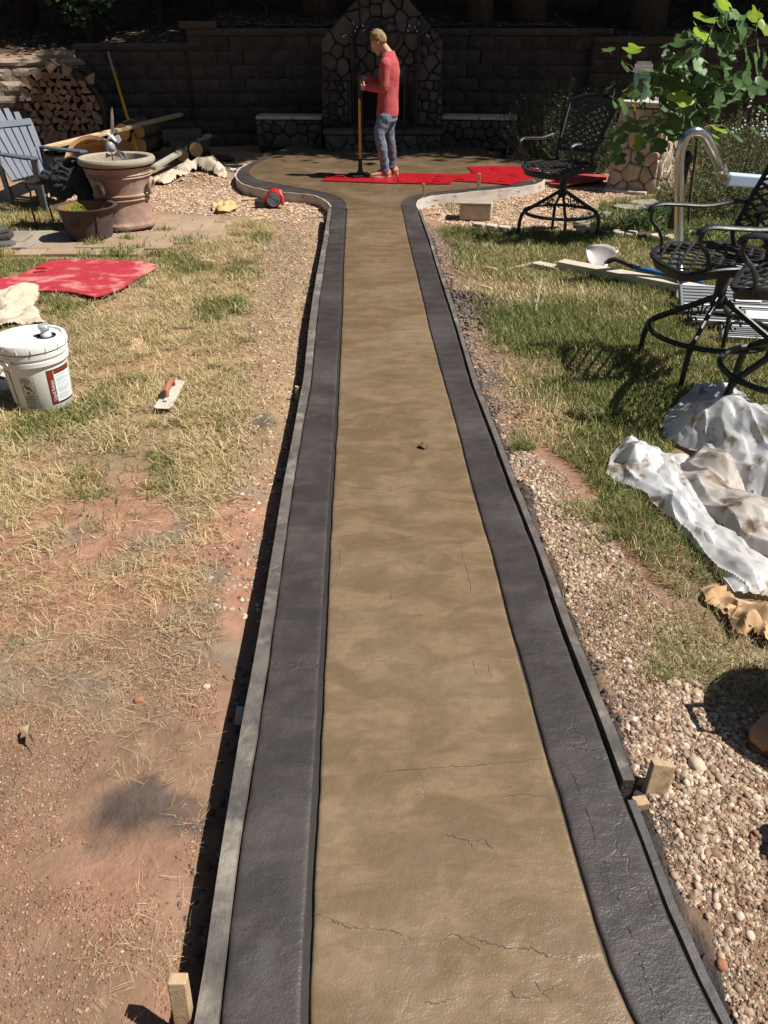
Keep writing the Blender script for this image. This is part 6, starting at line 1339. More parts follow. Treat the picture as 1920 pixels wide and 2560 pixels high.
for i_ in range(7):
    x = -.16+i_*.09; mb = MB(); mb.box((x, 0, .30+.02*i_), (.078, .54, .02), (0, -.2, 0)); mb.build('seat_slat', M['adir'], ac, bevel=.004)
for s_ in (-1, 1):
    mb = MB(); mb.prism([(-.42, s_*.33-.04), (-.1, s_*.33-.055), (.34, s_*.33-.075), (.43, s_*.33-.05), (.44, s_*.33+.05), (.36, s_*.33+.075), (-.1, s_*.33+.055), (-.42, s_*.33+.04)], .575, .60); mb.build('armrest', M['adir'], ac, bevel=.006)
    mb = MB(); mb.box((.36, s_*.30, .287), (.11, .025, .575)); mb.build('front_leg', M['adir'], ac, bevel=.004)
    mb = MB(); mb.beam((.40, s_*.27, .36), (-.62, s_*.27, .05), .025, .13); mb.build('side_rail', M['adir'], ac, bevel=.004)
    mb = MB(); mb.beam((-.30, s_*.29, .02), (-.36, s_*.30, .575), .025, .09, (1, 0, 0)); mb.build('rear_post', M['adir'], ac, bevel=.004)
mb = MB(); mb.box((-.50, 0, .86), (.025, .66, .07), (0, -.4, 0)); mb.build('back_rail', M['adir'], ac)
mb = MB(); mb.box((.41, 0, .37), (.02, .52, .1)); mb.build('apron', M['adir'], ac)
tb = thing('side_table', 'low black metal side table holding the jacket', 'side table', (-3.42, 8.72, -.1), R(-6))
mb = MB(); mb.box((0, 0, .455), (.66, .44, .02)); mb.build('table_top', M['iron'], tb, bevel=.006)
for sx_, sy_ in ((-1, -1), (1, -1), (1, 1), (-1, 1)):
    mb = MB(); mb.tube([(sx_*.29, sy_*.19, .45), (sx_*.26, sy_*.17, .36), (sx_*.28, sy_*.18, .2), (sx_*.27, sy_*.19, 0)], .010, 7); mb.build('leg', M['iron'], tb, True)
jk = thing('jacket', 'black fleece jacket thrown over the side table', 'jacket', (-3.28, 8.62, .36))
def lump(mb, c_, r, seed, sub=3, amp=.28):
    bm = bmesh.new(); bmesh.ops.create_icosphere(bm, subdivisions=sub, radius=1)
    for v_ in bm.verts:
        q = 1-abs(2*float(noise(v_.co.x*1.4+seed, v_.co.y*1.1+v_.co.z*1.7, 1.6, 95, 2))-1); v_.co *= 1-amp*.5+amp*q
    mb.add([(c_[0]+v_.co.x*r[0], c_[1]+v_.co.y*r[1], c_[2]+v_.co.z*r[2]) for v_ in bm.verts], [tuple(q.index for q in f_.verts) for f_ in bm.faces]); bm.free()
mb = MB(); lump(mb, (0, 0, .07), (.20, .15, .11), 1, amp=.45); lump(mb, (-.16, -.04, .05), (.13, .12, .07), 2, amp=.45); lump(mb, (.05, -.02, .15), (.15, .11, .09), 6, amp=.5); lump(mb, (.20, -.18, -.10), (.09, .05, .25), 3, amp=.3); lump(mb, (.16, -.14, .05), (.12, .12, .08), 8, amp=.4); lump(mb, (.0, -.22, .0), (.15, .035, .14), 4, amp=.3)
jb = mb.build('body', M['jacket'], jk, True, sharp=0); q = jb.modifiers.new('r', 'REMESH'); q.mode = 'VOXEL'; q.voxel_size = .011; q.use_smooth_shade = True
tx = bpy.data.textures.new('folds', 'CLOUDS'); tx.noise_scale = .07; tx.noise_depth = 2; tx.noise_type = 'HARD_NOISE'; q = jb.modifiers.new('d', 'DISPLACE'); q.texture = tx; q.strength = .055; q.mid_level = .5; q.texture_coords = 'GLOBAL'
mb = MB(); mb.tube(catmull([(.06, -.10, .19), (.10, -.13, .24), (.17, -.10, .23), (.2, -.05, .18)], 4), (.03, .018), 10); mb.build('hood_edge', M['jacket'], jk, True)
# ------------------------------------------------------------------ broken clay bowl with a wire rack behind the urn
c = P(238, 372, 11.0); cbw = thing('clay_chiminea_piece', 'broken orange clay bowl lying behind the urn', 'clay pot', (c.x, 11.0, -.1))
mb = MB(); mb.lathe([(.001, 0), (.2, .02), (.33, .12), (.36, .3), (.34, .36), (.30, .34), (.31, .14), (.001, .05)], n=28); o = mb.build('bowl', M['logend'], cbw, True); o.rotation_euler = (R(60), .2, 0); o.location.z = .18
wr = thing('wire_rack', 'black bent wire rack standing in the broken clay bowl', 'rack', (c.x+.1, 10.85, 0.0)); 
for dx in (-.15, -.05, .05, .15, .25): mb = MB(); mb.tube([(dx, 0, 0), (dx+.02, -.03, .2), (dx+.02*math.sin(dx*20), -.02, .46+.06*math.sin(dx*15))], .007, 5); mb.build('wire', M['iron'], wr)
for z in (.2, .33, .46): mb = MB(); mb.tube([(-.17, 0, z), (.0, -.02, z+.03), (.27, 0, z)], .007, 5); mb.build('cross_wire', M['iron'], wr)

# ================================================================== FIREWOOD
hx, hy, hz_ = P(172, 281, 14.25).x, 14.25, P(172, 281, 14.25).z
rk = thing('firewood_rack', 'round black steel hoop rack holding the split logs', 'rack', (hx, hy, 0))
for dy in (-.16, .16): mb = MB(); mb.tube([(.64*math.cos(q), dy, hz_+.64*math.sin(q)) for q in np.linspace(0, 2*math.pi, 41)], (.012, .02), 6, False, flat=(0, 1, 0)); mb.build('hoop', M['iron'], rk, True)
for s_ in (-1, 1): mb = MB(); mb.box((s_*.3, 0, -.05), (.05, .5, .16)); mb.build('foot', M['iron'], rk)
for q in np.linspace(0, 2*math.pi, 9)[:-1]: mb = MB(); mb.tube([(.64*math.cos(q), -.16, hz_+.64*math.sin(q)), (.64*math.cos(q), .16, hz_+.64*math.sin(q))], .01, 6); mb.build('spacer', M['iron'], rk)
def split_log(seed):
    r = random.Random(seed); n = r.choice((3, 3, 4)); a0 = r.uniform(0, 6.28); q = []
    if n == 3: an = [a0, a0+2.0+r.uniform(-.25, .25), a0+4.15+r.uniform(-.25, .25)]
    else: an = [a0+k*1.57+r.uniform(-.2, .2) for k in range(4)]
    rad = [.078*r.uniform(.85, 1.15) for _ in an]; pts = [(math.cos(a)*rr, math.sin(a)*rr) for a, rr in zip(an, rad)]
    out = []
    for k in range(len(pts)): a, b = pts[k], pts[(k+1) % len(pts)]; bul = .014 if k == 0 else .0; m_ = ((a[0]+b[0])/2, (a[1]+b[1])/2); d = math.hypot(*m_)+1e-6; out += [(a[0]*.92+b[0]*.08, a[1]*.92+b[1]*.08), (m_[0]*(1+bul/d*2), m_[1]*(1+bul/d*2)), (a[0]*.08+b[0]*.92, a[1]*.08+b[1]*.92)]
    mb = MB(); n = len(out); L = .40; vs = [(x, -L/2+r.uniform(-.006, .006), z) for x, z in out]+[(x, L/2, z) for x, z in out]; mb.add(vs, [tuple(range(n)), tuple(range(2*n-1, n-1, -1))]+[(i_, n+i_, n+(i_+1) % n, (i_+1) % n) for i_ in range(n)]); me = mb.mesh('firewood_log'); me.materials.append(M['cut']); me.materials.append(M['bark'])
    for p in me.polygons:
        if abs(p.normal.y) < .5: p.material_index = 1
    return me
slog = [split_log(s) for s in range(9)]
rr = random.Random(9); s_ = .122; 
for row in range(-6, 7):
    for cc in range(-6, 7):
        x = (cc+.5*(row % 2))*s_; z = row*s_*.87
        if math.hypot(x, z) > .585 or (z < -.0 and math.hypot(x, z) > .57): continue
        o = link('firewood_log', rr.choice(slog), None, None, (hx+x+rr.uniform(-.008, .008), hy+rr.uniform(-.05, .03), hz_+z+rr.uniform(-.008, .008)), (0, rr.choice((0, 2.1, 4.2))+rr.uniform(-.3, .3), rr.uniform(-.05, .05))); tag(o, 'split firewood log with a dark cut end stacked in the round rack', 'log', 'split logs stacked in the hoop rack')
for k, (dx, dz, lab) in enumerate(((-.36, .56, 'bark sided log on the left shoulder of the woodpile'), (-.1, .68, 'topmost log resting on the woodpile'), (.12, .63, 'broad split log on top of the pile right of the peak'), (-.62, .28, 'log jutting out at the left side of the woodpile'), (.5, .5, 'split log on the right shoulder of the woodpile'), (-.5, .45, 'slab of bark wood on the upper left of the pile'))):
    o = link('firewood_log', slog[k], None, None, (hx+dx, hy-.04, hz_+dz), (0, k*1.3, .2)); o.scale = (1.5, 1, 1.3); tag(o, lab, 'log')
for k in range(14):   # second stack of long splits left of the rack
    lv = k//5; x = hx-.95+(k % 5)*.02; z = -.05+.11*(k % 7); o = link('firewood_log', slog[k % 9], None, None, (hx-.78-.12*(k//7)-.02*rr.random(), hy+.1, z), (0, k, R(80))); o.scale = (1.1, 1.3, 1.1); tag(o, 'long split log lying sideways left of the round rack', 'log', 'logs lying left of the rack')
def round_log(px, py, Y, r, L, lab, yaw=0, m='logend'):
    c = P(px, py, Y); t = thing('round_log', lab, 'log', (c.x, c.y, c.z), yaw)
    mb = MB(); n = 18; mb.tube([(0, 0, 0), (0, L, 0)], r, n); mb.build('bark', M['bark'], t, True); mb = MB(); mb.tube([(0, -.008, 0), (0, .01, 0)], r*.93, n); mb.build('cut_end', M[m], t); return t
for k, (a, b, r, lab) in enumerate(((307, 327, .13, 'round log with a fresh end under the yellow board, upper left'), (348, 327, .10, 'small round log end right of the leaning pole'), (346, 362, .15, 'largest round log end at the foot of the leaning pole'), (305, 362, .16, 'dark round log beside the woodpile foot'), (318, 312, .09, 'thin round log on top of the log heap'))):
    round_log(a, b+3, 13.45+(.05*k), r, .6, lab, -.2)
round_log(456, 388, 13.0, .10, .35, 'short orange log under the grey board, left one', .3); round_log(490, 374, 13.1, .11, .4, 'short orange log under the grey board, right one', .3)
round_log(410, 345, 13.9, .13, .6, 'grey long log lying along the wall, upper', R(-75), 'cut'); round_log(430, 372, 13.7, .12, .6, 'grey long log lying along the wall, lower', R(-80), 'cut')

# ================================================================== THINGS ON THE PILLAR
pzt = -.13+ch+.062
def onp(x, y): v_ = Matrix.Rotation(ca, 3, 'Z') @ Vector((x, y, 0)); return (colc.x+v_.x, colc.y+v_.y, pzt)
ln = thing('garden_lantern', 'weathered green house shaped lantern on the stone pillar', 'lantern', onp(-.2, .05), ca+.35)
mb = MB(); mb.box((0, 0, .16), (.2, .18, .3)); mb.build('body', M['green'], ln, bevel=.006)
mb = MB(); mb.add([(-.13, -.12, .31), (.13, -.12, .31), (.13, .12, .31), (-.13, .12, .31), (-.085, -.02, .42), (.085, -.02, .42), (.085, .02, .42), (-.085, .02, .42)], [(3, 2, 1, 0), (4, 5, 6, 7), (0, 1, 5, 4), (1, 2, 6, 5), (2, 3, 7, 6), (3, 0, 4, 7)]); rf = mb.build('roof', M['rust'], ln)
for k in range(3):
    for j in range(2): mb = MB(); mb.box((-.075+.075*k, -.088+.034*j, .335+.043*j), (.066, .004, .04), (R(-50), 0, 0)); mb.build('roof_pane', M['pool'], rf)
mb = MB(); mb.box((0, -.093, .15), (.07, .008, .16)); mb.build('door', M['rust'], ln)
def can(label, x, y, m, r=.032, h=.115, z=0):
    t = thing('drink_can', label, 'can', (onp(x, y)[0], onp(x, y)[1], pzt+z)); mb = MB(); mb.lathe([(.001, 0), (r*.8, 0), (r, .01), (r, h-.012), (r*.82, h), (r*.78, h-.004), (.001, h-.004)], n=18); mb.build('body', m, t, True); mb = MB(); mb.lathe([(.001, h-.003), (r*.8, h-.001), (r*.83, h+.001)], n=18); mb.build('lid', M['chrome'], t, True)
can('green drink can standing at the left rear corner of the pillar top', -.36, .33, M['green']); can('small green drink can behind the leaves on the pillar', .12, -.05, M['green'], .03, .1); can('dark cup beside the small green can on the pillar', .2, -.12, M['black'], .04, .09)
t = thing('phone_tray', 'white edged dark tray lying flat on the pillar slab', 'tray', onp(.14, .16), ca+.3); mb = MB(); mb.box((0, 0, .012), (.3, .16, .022)); mb.build('tray', M['boxwhite'], t, bevel=.005); mb = MB(); mb.box((0, 0, .026), (.27, .13, .004)); mb.build('lining', M['black'], t)
t = thing('towel', 'small white crumpled towel beside the lantern', 'towel', onp(-.3, .12)); mb = MB(); lump(mb, (0, 0, .04), (.07, .05, .045), 5); mb.build('cloth', M['paper'], t, True)

# ================================================================== POOL LADDER, BOX, SHOVEL
YL = 6.25; ldr = thing('pool_ladder', 'dismantled pool ladder with curved steel rail and grey treads on the lawn', 'pool ladder', (P(1714, 736, YL).x, YL, 0))
pt = [P(1722, 742, 5.95), P(1712, 722, 6.0), P(1701, 695, 6.1), P(1697, 650, 6.2), P(1697, 560, YL), P(1698, 470, YL), P(1699, 400, YL), P(1706, 362, YL), P(1722, 335, YL), P(1743, 330, YL), P(1764, 345, YL+.05), P(1780, 375, YL+.1), P(1795, 410, YL+.18), P(1808, 438, YL+.25)]
mb = MB(); mb.tube(catmull(pt, 5), .036, 16); mb.build('curved_rail', M['chrome'], ldr, True, True)
mb = MB(); a = pt[-2].lerp(pt[-1], .3); b = pt[-1]+(pt[-1]-pt[-2])*.25; mb.tube([a, a.lerp(b, .1), b.lerp(a, .1), b], [.040, .046, .046, .040], 16); mb.build('collar', M['chrome'], ldr, True, True)
c = P(1715, 737, 5.95); nn = Vector((.25, -.85, .45)).normalized(); mb = MB(); mb.tube([c-nn*.006, c+nn*.006, c+nn*.012], [.088, .088, .06], 28); mb.build('flange', M['chrome'], ldr, True, True)
a, b = P(1815, 447, 6.55), P(1990, 462, 6.55); mb = MB(); mb.beam(a, b, .12, .09); mb.build('pale_blue_deck', M['paleblue'], ldr, world=True, bevel=.012)
mb = MB(); mb.tube([P(1960, 468, 6.6), G(1965, 600, -.1)], .035, 10); mb.build('deck_post', M['boxwhite'], ldr, world=True)
for k, (y0, dy, hh) in enumerate(((5.62, .22, .10), (5.30, .17, .07), (5.02, .12, .03))):
    x0 = (2.22, 2.18, 2.32)[k]; mb = MB(); mb.box((x0+.5, y0, -.07+hh), (1.05, dy, .05), (R(28), 0, -.16)); tr = mb.build('tread', M['pool'], ldr, world=True, bevel=.008)
    for j in range(7):
        f_ = (j-3)/7*dy; mb = MB(); c_ = Vector((x0+.5, y0, -.07+hh)); m_ = Euler((R(28), 0, -.16)).to_matrix(); mb.box(c_+m_ @ Vector((0, f_, .028)), (1.0, .008, .008), (R(28), 0, -.16)); me = mb.mesh('rib'); me.transform(Matrix.Translation(-ldr.location)); o = link('rib', me, M['boxwhite'] if j in (0, 6) else M['pool'], tr)
    mb = MB(); c_ = Vector((x0+.45, y0, -.07+hh)); mb.box(c_+m_ @ Vector((0, 0, .034)), (.18, dy*.45, .006), (R(28), 0, -.16)); me = mb.mesh('plate'); me.transform(Matrix.Translation(-ldr.location)); link('plate', me, M['boxwhite'], tr)
c = G(1885, 750, -.05); t = thing('plastic_box', 'off white plastic box standing behind the second bar stool', 'box', (c.x+.08, c.y+.05, -.08), -.12); mb = MB(); mb.box((0, 0, .12), (.55, .3, .24), None, .94); mb.build('shell', M['boxwhite'], t, bevel=.01); mb = MB(); mb.box((0, 0, .245), (.53, .285, .012)); mb.build('lid', M['boxwhite'], t, bevel=.004)
# shovel
sh = thing('shovel', 'round shovel with a blue handle lying on the lawn behind the boards', 'shovel', (G(1500, 655, -.03).x, G(1500, 655, -.03).y, 0)); a = G(1459+40, 640, .06); 
tipw = P(1466, 622, G(1530, 670, -.05).y+.12); soc = G(1530, 658, .0); dr_ = (soc-tipw); L = dr_.length; ax = dr_.normalized(); sd = ax.cross(Vector((0, -.75, .65))).normalized(); up = sd.cross(ax)
vs = []; fs = []; nu, nv = 9, 10
for j in range(nv):
    v_ = j/(nv-1); wd = .115*min(1, (math.sin(min(v_*1.6, 1)*math.pi/2)))*(1 if v_ < .85 else .88)+.012
    for i_ in range(nu): u = (i_/(nu-1)-.5)*2; vs.append(tipw+ax*(v_*L*.95-.0)+sd*u*wd+up*(.03*u*u-.015*math.sin(v_*3)))
for j in range(nv-1):
    for i_ in range(nu-1): k = j*nu+i_; fs.append((k, k+1, k+nu+1, k+nu))
mb = MB(); mb.add(vs, fs); bo = mb.build('blade', M['steel'], sh, True, True); sol = bo.modifiers.new('s', 'SOLIDIFY'); sol.thickness = .004
e = G(1668, 698, .0)+Vector((.25, -.12, 0)); p1_ = G(1560, 662, .02); mb = MB(); mb.tube([soc-ax*.04, soc+Vector((.02, -.0, .035)), p1_+Vector((0, 0, .02)), p1_.lerp(e, .12)], [.024, .022, .02, .018], 10); mb.build('socket', M['rust'], sh, True, True)
mb = MB(); mb.tube([p1_.lerp(e, .1), e], .0175, 10); mb.build('handle', M['blue'], sh, True, True)
# black narrow garden light post behind the rail
c = G(1676, 592, -.08); t = thing('black_post', 'black plastic garden post standing behind the steel rail', 'post', (c.x, c.y, -.1)); mb = MB(); mb.box((0, 0, .36), (.075, .06, .72), (0, .03, 0)); mb.build('shaft', M['black'], t, bevel=.01); mb = MB(); mb.lathe([(.001, .0), (.06, 0), (.06, .03), (.02, .05)], n=14); mb.build('base', M['black'], t, True); mb = MB(); mb.lathe([(.05, 0), (.055, .05), (.02, .09), (.001, .1)], (.02, 0, .72), 14); mb.build('cap', M['black'], t, True)

# ================================================================== SHRUBS
def shrub(name, label, c, rx, ry, h_, n, m, lw=.004, ll=.03, seed=1, lean=.3, per=26, stemw=.004, cat='shrub', group=None):
    r = np.random.default_rng(seed); z0 = Hs(c[0], c[1]); t = thing(name, label, cat, (c[0], c[1], z0), 0, group); mb = MB(); V_ = []
    for k in range(n):
        a = r.uniform(0, 6.283); q = r.random()**.5; b = Vector((math.cos(a)*rx*q*.55, math.sin(a)*ry*q*.55, 0)); hh = h_*(1-.45*q*q)*r.uniform(.6, 1.1)
        tip = b+Vector((math.cos(a)*rx*q*.75*(lean+.4)+r.normal(0, .05), math.sin(a)*ry*q*.7*(lean+.4)+r.normal(0, .05), hh)); mid = b.lerp(tip, .5)+Vector((r.normal(0, .03), r.normal(0, .03), 0))
        pts = [b, mid, tip]; mb.tube(pts, [stemw, stemw*.8, stemw*.4], 4, False)
        ts = r.uniform(.12, 1.02, per); 
        for q_ in ts:
            p = b.lerp(mid, q_*2) if q_ < .5 else mid.lerp(tip, q_*2-1); V_.append(p)
    mb.build('stems', M['twig'], t)
    p = np.array([tuple(x) for x in V_]); n_ = len(p); d = r.normal(0, 1, (n_, 3)); d[:, 2] = np.abs(d[:, 2])*.8+.2; d /= np.linalg.norm(d, axis=1)[:, None]; w_ = np.cross(d, r.normal(0, 1, (n_, 3))); w_ /= np.linalg.norm(w_, axis=1)[:, None]; s = r.uniform(.6, 1.4, (n_, 1))
    v = np.stack([p, p+d*ll*.5*s+w_*lw*s, p+d*ll*s, p+d*ll*.5*s-w_*lw*s], 1).reshape(-1, 3); o = link('foliage', np_mesh('foliage', v, np.arange(n_*4).reshape(n_, 4)), m, t); return t
c = G(1370, 392, -.1); shrub('rosemary_bush', 'dark feathery rosemary bush between the seat wall and the pillar', (c.x, 13.0), .85, .55, 1.15, 260, M['shrub'], .005, .05, 2, .4, 40)
shrub('rosemary_bush', 'second darker bush spreading behind the far stool', (P(1470, 380, 12.6).x, 12.4), .7, .5, .8, 170, M['shrub'], .005, .05, 3, .5, 36)
for k, (a, Y, rx, h_, n_, lab) in enumerate(((1790, 10.6, .55, 1.0, 120, 'tall wispy weed clump right of the pillar'), (1880, 9.8, .6, .75, 150, 'dense olive weed clump behind the steel rail'), (1760, 9.2, .45, .55, 120, 'low weed clump behind the curved rail'), (1930, 11.0, .7, 1.05, 130, 'tall weeds at the right frame edge'), (1830, 12.0, .7, .9, 110, 'shaded brush at the foot of the right wall'), (1930, 9.0, .5, .5, 110, 'low brush at the right edge behind the second stool'))):
    shrub('weed_clump', lab, (P(a, 400, Y).x, Y), rx, .5, h_, n_, M['brush'], .007, .035, 20+k, .45, 30)
for k, (a, b, r_, h_, lab) in enumerate(((1560, 560, .28, .16, 'low leafy green plant inside the stone edging'), (1610, 575, .22, .2, 'bright green seedling clump by the rail foot'), (1500, 560, .25, .13, 'dark leafy groundcover behind the far stool'), (1655, 545, .2, .22, 'leafy clump just left of the black post'), (1800, 560, .5, .18, 'leafy weeds under the second stool arm'), (1760, 600, .4, .15, 'short weeds right of the steel rail'))):
    c = G(a, b, -.08); shrub('garden_plant', lab, (c.x, c.y), r_, r_, h_, 70, M['brush'] if k % 2 == 0 else M['tulip'], .011, .032, 40+k, .7, 12, cat='plant')
c = G(1120+0, 530, -.1)
for k, (a, b) in enumerate(((1853, 290), (1862, 300), (1870, 312), (1850, 310), (1880, 325), (1868, 285))):
    pass
fw = thing('flower_stalks', 'thin stalks with small white flowers at the right behind the rail', 'flowers', (P(1865, 400, 9.6).x, 9.6, -.1)); rr = random.Random(2)
for k in range(14):
    x, y = rr.uniform(-.2, .2), rr.uniform(-.15, .15); h_ = rr.uniform(.75, 1.15); mb = MB(); mb.tube([(x*.4, y*.4, 0), (x, y, h_)], .004, 4); s_ = mb.build('stalk', M['twig'], fw); mb = MB(); [mb.ell((x+rr.uniform(-.03, .03), y, h_+rr.uniform(-.06, .03)), (.013, .013, .01), 5, 4) for _ in range(4)]; mb.build('flower', M['paper'], s_)

# ================================================================== TULIP POPLAR SAPLING
half = [(0, .0), (.10, -.02), (.30, .02), (.46, .12), (.50, .26), (.34, .36), (.30, .44), (.42, .58), (.40, .74), (.22, .80), (.06, .74), (0, .76)]
def tleaf(seed, w_):
    r = random.Random(seed); vs = [(0, y*.95, 0) for y in (0, .25, .5, .75)]; mb = MB(); cup = r.uniform(.1, .45); dr = r.uniform(.0, .35)
    f_ = lambda x, y: (x*w_, y*w_, (abs(x)*cup+.04*math.sin(y*9+x*5)-dr*y*y)*w_)
    R_ = [f_(x, y) for x, y in half]; L_ = [f_(-x, y) for x, y in half]
    spine = [f_(0, y) for y in (0, .19, .38, .57, .76)]
    n = len(half); mb.add(R_+[spine[2]], [(k, k+1, n) for k in range(n-1)]); mb.add(L_+[spine[2]], [(k+1, k, n) for k in range(n-1)])
    mb.tube([f_(0, -.35), f_(0, 0)], .004, 4, False); me = mb.mesh('leaf', True); return me
lm_ = [tleaf(s, w_) for s, w_ in ((1, .17), (2, .20), (3, .23), (4, .19), (5, .15), (6, .21))]; ly_ = [m_.copy() for m_ in lm_[:3]]
for m_ in lm_: m_.materials.append(M['tulip'])
for m_ in ly_: m_.materials.append(M['tulip2'])
SY = 7.9; sb = G(1722, 575, -.08); sap = thing('tulip_poplar_sapling', 'young tulip poplar with large lobed leaves hanging over the pillar', 'sapling', (sb.x, sb.y, -.1))
def sz(a, b): return (1200+a/2.304, b/2.304)
def PB_(a, b, Y): return P(*sz(a, b), Y)
brs = [[(1200, 1300, 8.35), (1215, 1100, 8.3), (1240, 900, 8.25), (1250, 760, 8.2), (1235, 620, 8.15), (1225, 480, 8.1), (1250, 360, 8.05), (1300, 250, 8.0), (1340, 160, 8.0), (1370, 60, 8.0)],
       [(1225, 480, 8.1), (1120, 440, 8.0), (1010, 425, 7.9), (900, 420, 7.85), (830, 385, 7.8)], [(1250, 700, 8.2), (1150, 690, 8.0), (1040, 690, 7.9), (930, 710, 7.8), (850, 680, 7.75)], [(1250, 600, 8.1), (1330, 520, 7.8), (1400, 460, 7.6), (1480, 420, 7.5), (1560, 400, 7.4)],
       [(1250, 520, 8.1), (1330, 400, 7.9), (1430, 320, 7.7), (1530, 270, 7.6), (1610, 250, 7.5)], [(1240, 640, 8.1), (1170, 560, 7.8), (1080, 520, 7.7), (1000, 500, 7.6)], [(1300, 250, 8.0), (1420, 170, 7.9), (1520, 150, 7.8), (1590, 180, 7.8)], [(1250, 760, 8.2), (1330, 720, 8.4), (1420, 730, 8.6)]]
for k, b in enumerate(brs):
    pts = catmull([PB_(*q) for q in b], 3); n = len(pts); r0 = .014 if k == 0 else .006; mb = MB(); mb.tube(pts, [r0*(1-.7*j/n) for j in range(n)], 6); mb.build('trunk' if k == 0 else 'branch', M['bark'] if k == 0 else M['twig'], sap, True, True)
LP = [(885, 280), (830, 385), (960, 405), (1300, 100), (1150, 245), (1400, 10), (1490, 90), (1575, 90), (1275, 185), (1200, 330), (1080, 330), (1340, 220), (1465, 270), (1500, 190), (1600, 290), (1590, 370), (1455, 340), (1330, 370), (1510, 460), (1560, 540), (1420, 430), (1340, 500), (1260, 380), (1100, 470), (1010, 500), (990, 540), (880, 580), (850, 540), (1140, 560), (1150, 610), (1040, 620), (980, 665), (890, 715), (800, 780), (990, 780), (910, 830), (1120, 720), (1120, 800), (1260, 600), (1300, 540), (1380, 740), (1355, 790), (1450, 560), (1230, 500), (1060, 560), (930, 600), (1190, 660), (780, 820), (1060, 680), (1640, 170), (1390, 130), (1180, 230), (1430, 230), (1540, 320), (1250, 300), (1160, 400), (1080, 420), (1370, 570), (1420, 520), (1300, 640), (1210, 720), (1150, 760), (1080, 760), (1540, 400), (1380, 300), (1280, 450), (1180, 520), (1090, 640), (1010, 720), (1640, 640)]
YG = {3, 5, 7, 8, 17, 12, 26, 27, 28, 35, 40, 41, 49, 0, 29}
rr = random.Random(21); allb = [PB_(*q) for b in brs for q in b]
for k, (a, b) in enumerate(LP):
    Y = 7.55+rr.random()*.75; p_ = PB_(a, b, Y); nb = min(allb, key=lambda q: (q-p_).length); 
    out = (p_-nb); out = out if out.length > .02 else Vector((0, -1, .2)); out = (out.normalized()+Vector((rr.uniform(-.4, .4), -.35, rr.uniform(-.6, .1)))).normalized()
    nrm_ = Vector((rr.uniform(-.1, .7), rr.uniform(-.9, .0), rr.uniform(.35, 1))).normalized(); s_ = out.cross(nrm_).normalized(); u = s_.cross(out)
    me = rr.choice(ly_) if k in YG else rr.choice(lm_); o = link('leaf', me, None, sap); q = Matrix(((s_.x, out.x, u.x, p_.x), (s_.y, out.y, u.y, p_.y), (s_.z, out.z, u.z, p_.z), (0, 0, 0, 1))); s = rr.uniform(.72, 1.15)
    q.translation = p_-out*.07; o.matrix_local = Matrix.Translation(-sap.location) @ q @ Matrix.Scale(s, 4)
    mb = MB(); st = p_-out*.10; mb.tube([nb, nb.lerp(st, .5)+Vector((0, 0, .02)), st], .0025, 4, False); mb.build('leaf_stalk', M['twig'], sap, False, True)
    for _ in range(rr.choice((0, 1, 1, 2))):
        o2 = link('leaf', rr.choice(lm_), None, sap); q2 = q.copy(); q2.translation = p_+Vector((rr.uniform(-.15, .15), rr.uniform(-.15, .25), rr.uniform(-.14, .12))); o2.matrix_local = Matrix.Translation(-sap.location) @ q2 @ Matrix.Rotation(rr.uniform(-1.2, 1.2), 4, 'Z') @ Matrix.Scale(s*rr.uniform(.55, 1), 4)
# ================================================================== PEOPLE
def ringloft(mb, rings, n=16):
    """rings: (centre, side vector, front vector, half width, half depth)"""
    vs = []; fs = []
    for c, s_, f_, a, b in rings:
        for k in range(n):
            t = 2*math.pi*k/n; vs.append(Vector(c)+Vector(s_)*a*math.cos(t)+Vector(f_)*b*math.sin(t))
    m = len(rings)
    for i_ in range(m-1):
        for k in range(n): fs.append((i_*n+k, i_*n+(k+1) % n, (i_+1)*n+(k+1) % n, (i_+1)*n+k))
    fs += [tuple(range(n-1, -1, -1)), tuple(range((m-1)*n, m*n))]; mb.add(vs, fs)
def limb(mb, pts, rad, n=12):
    q = catmull(pts, 4); m = len(pts); rr_ = [float(np.interp(i_/4, range(m), rad)) for i_ in range(len(q))]; mb.tube(q, rr_, n)
    mb.ell(q[0], (rr_[0],)*3, 10, 8); mb.ell(q[-1], (rr_[-1],)*3, 10, 8)
def remesh(o, vox, smooth=4, wr=0, wsc=.06, ws=None):
    r = o.modifiers.new('r', 'REMESH'); r.mode = 'VOXEL'; r.voxel_size = vox; r.use_smooth_shade = True
    s_ = o.modifiers.new('s', 'SMOOTH'); s_.iterations = smooth; s_.factor = .5
    if wr:
        tx = bpy.data.textures.new('w', 'CLOUDS'); tx.noise_scale = wsc; tx.noise_depth = 3; d = o.modifiers.new('d', 'DISPLACE'); d.texture = tx; d.strength = wr; d.mid_level = .5
        d.texture_coords = 'GLOBAL' if ws is None else 'OBJECT'
        if ws is not None: d.texture_coords_object = ws
    return o
UP = Vector((0, 0, 1))
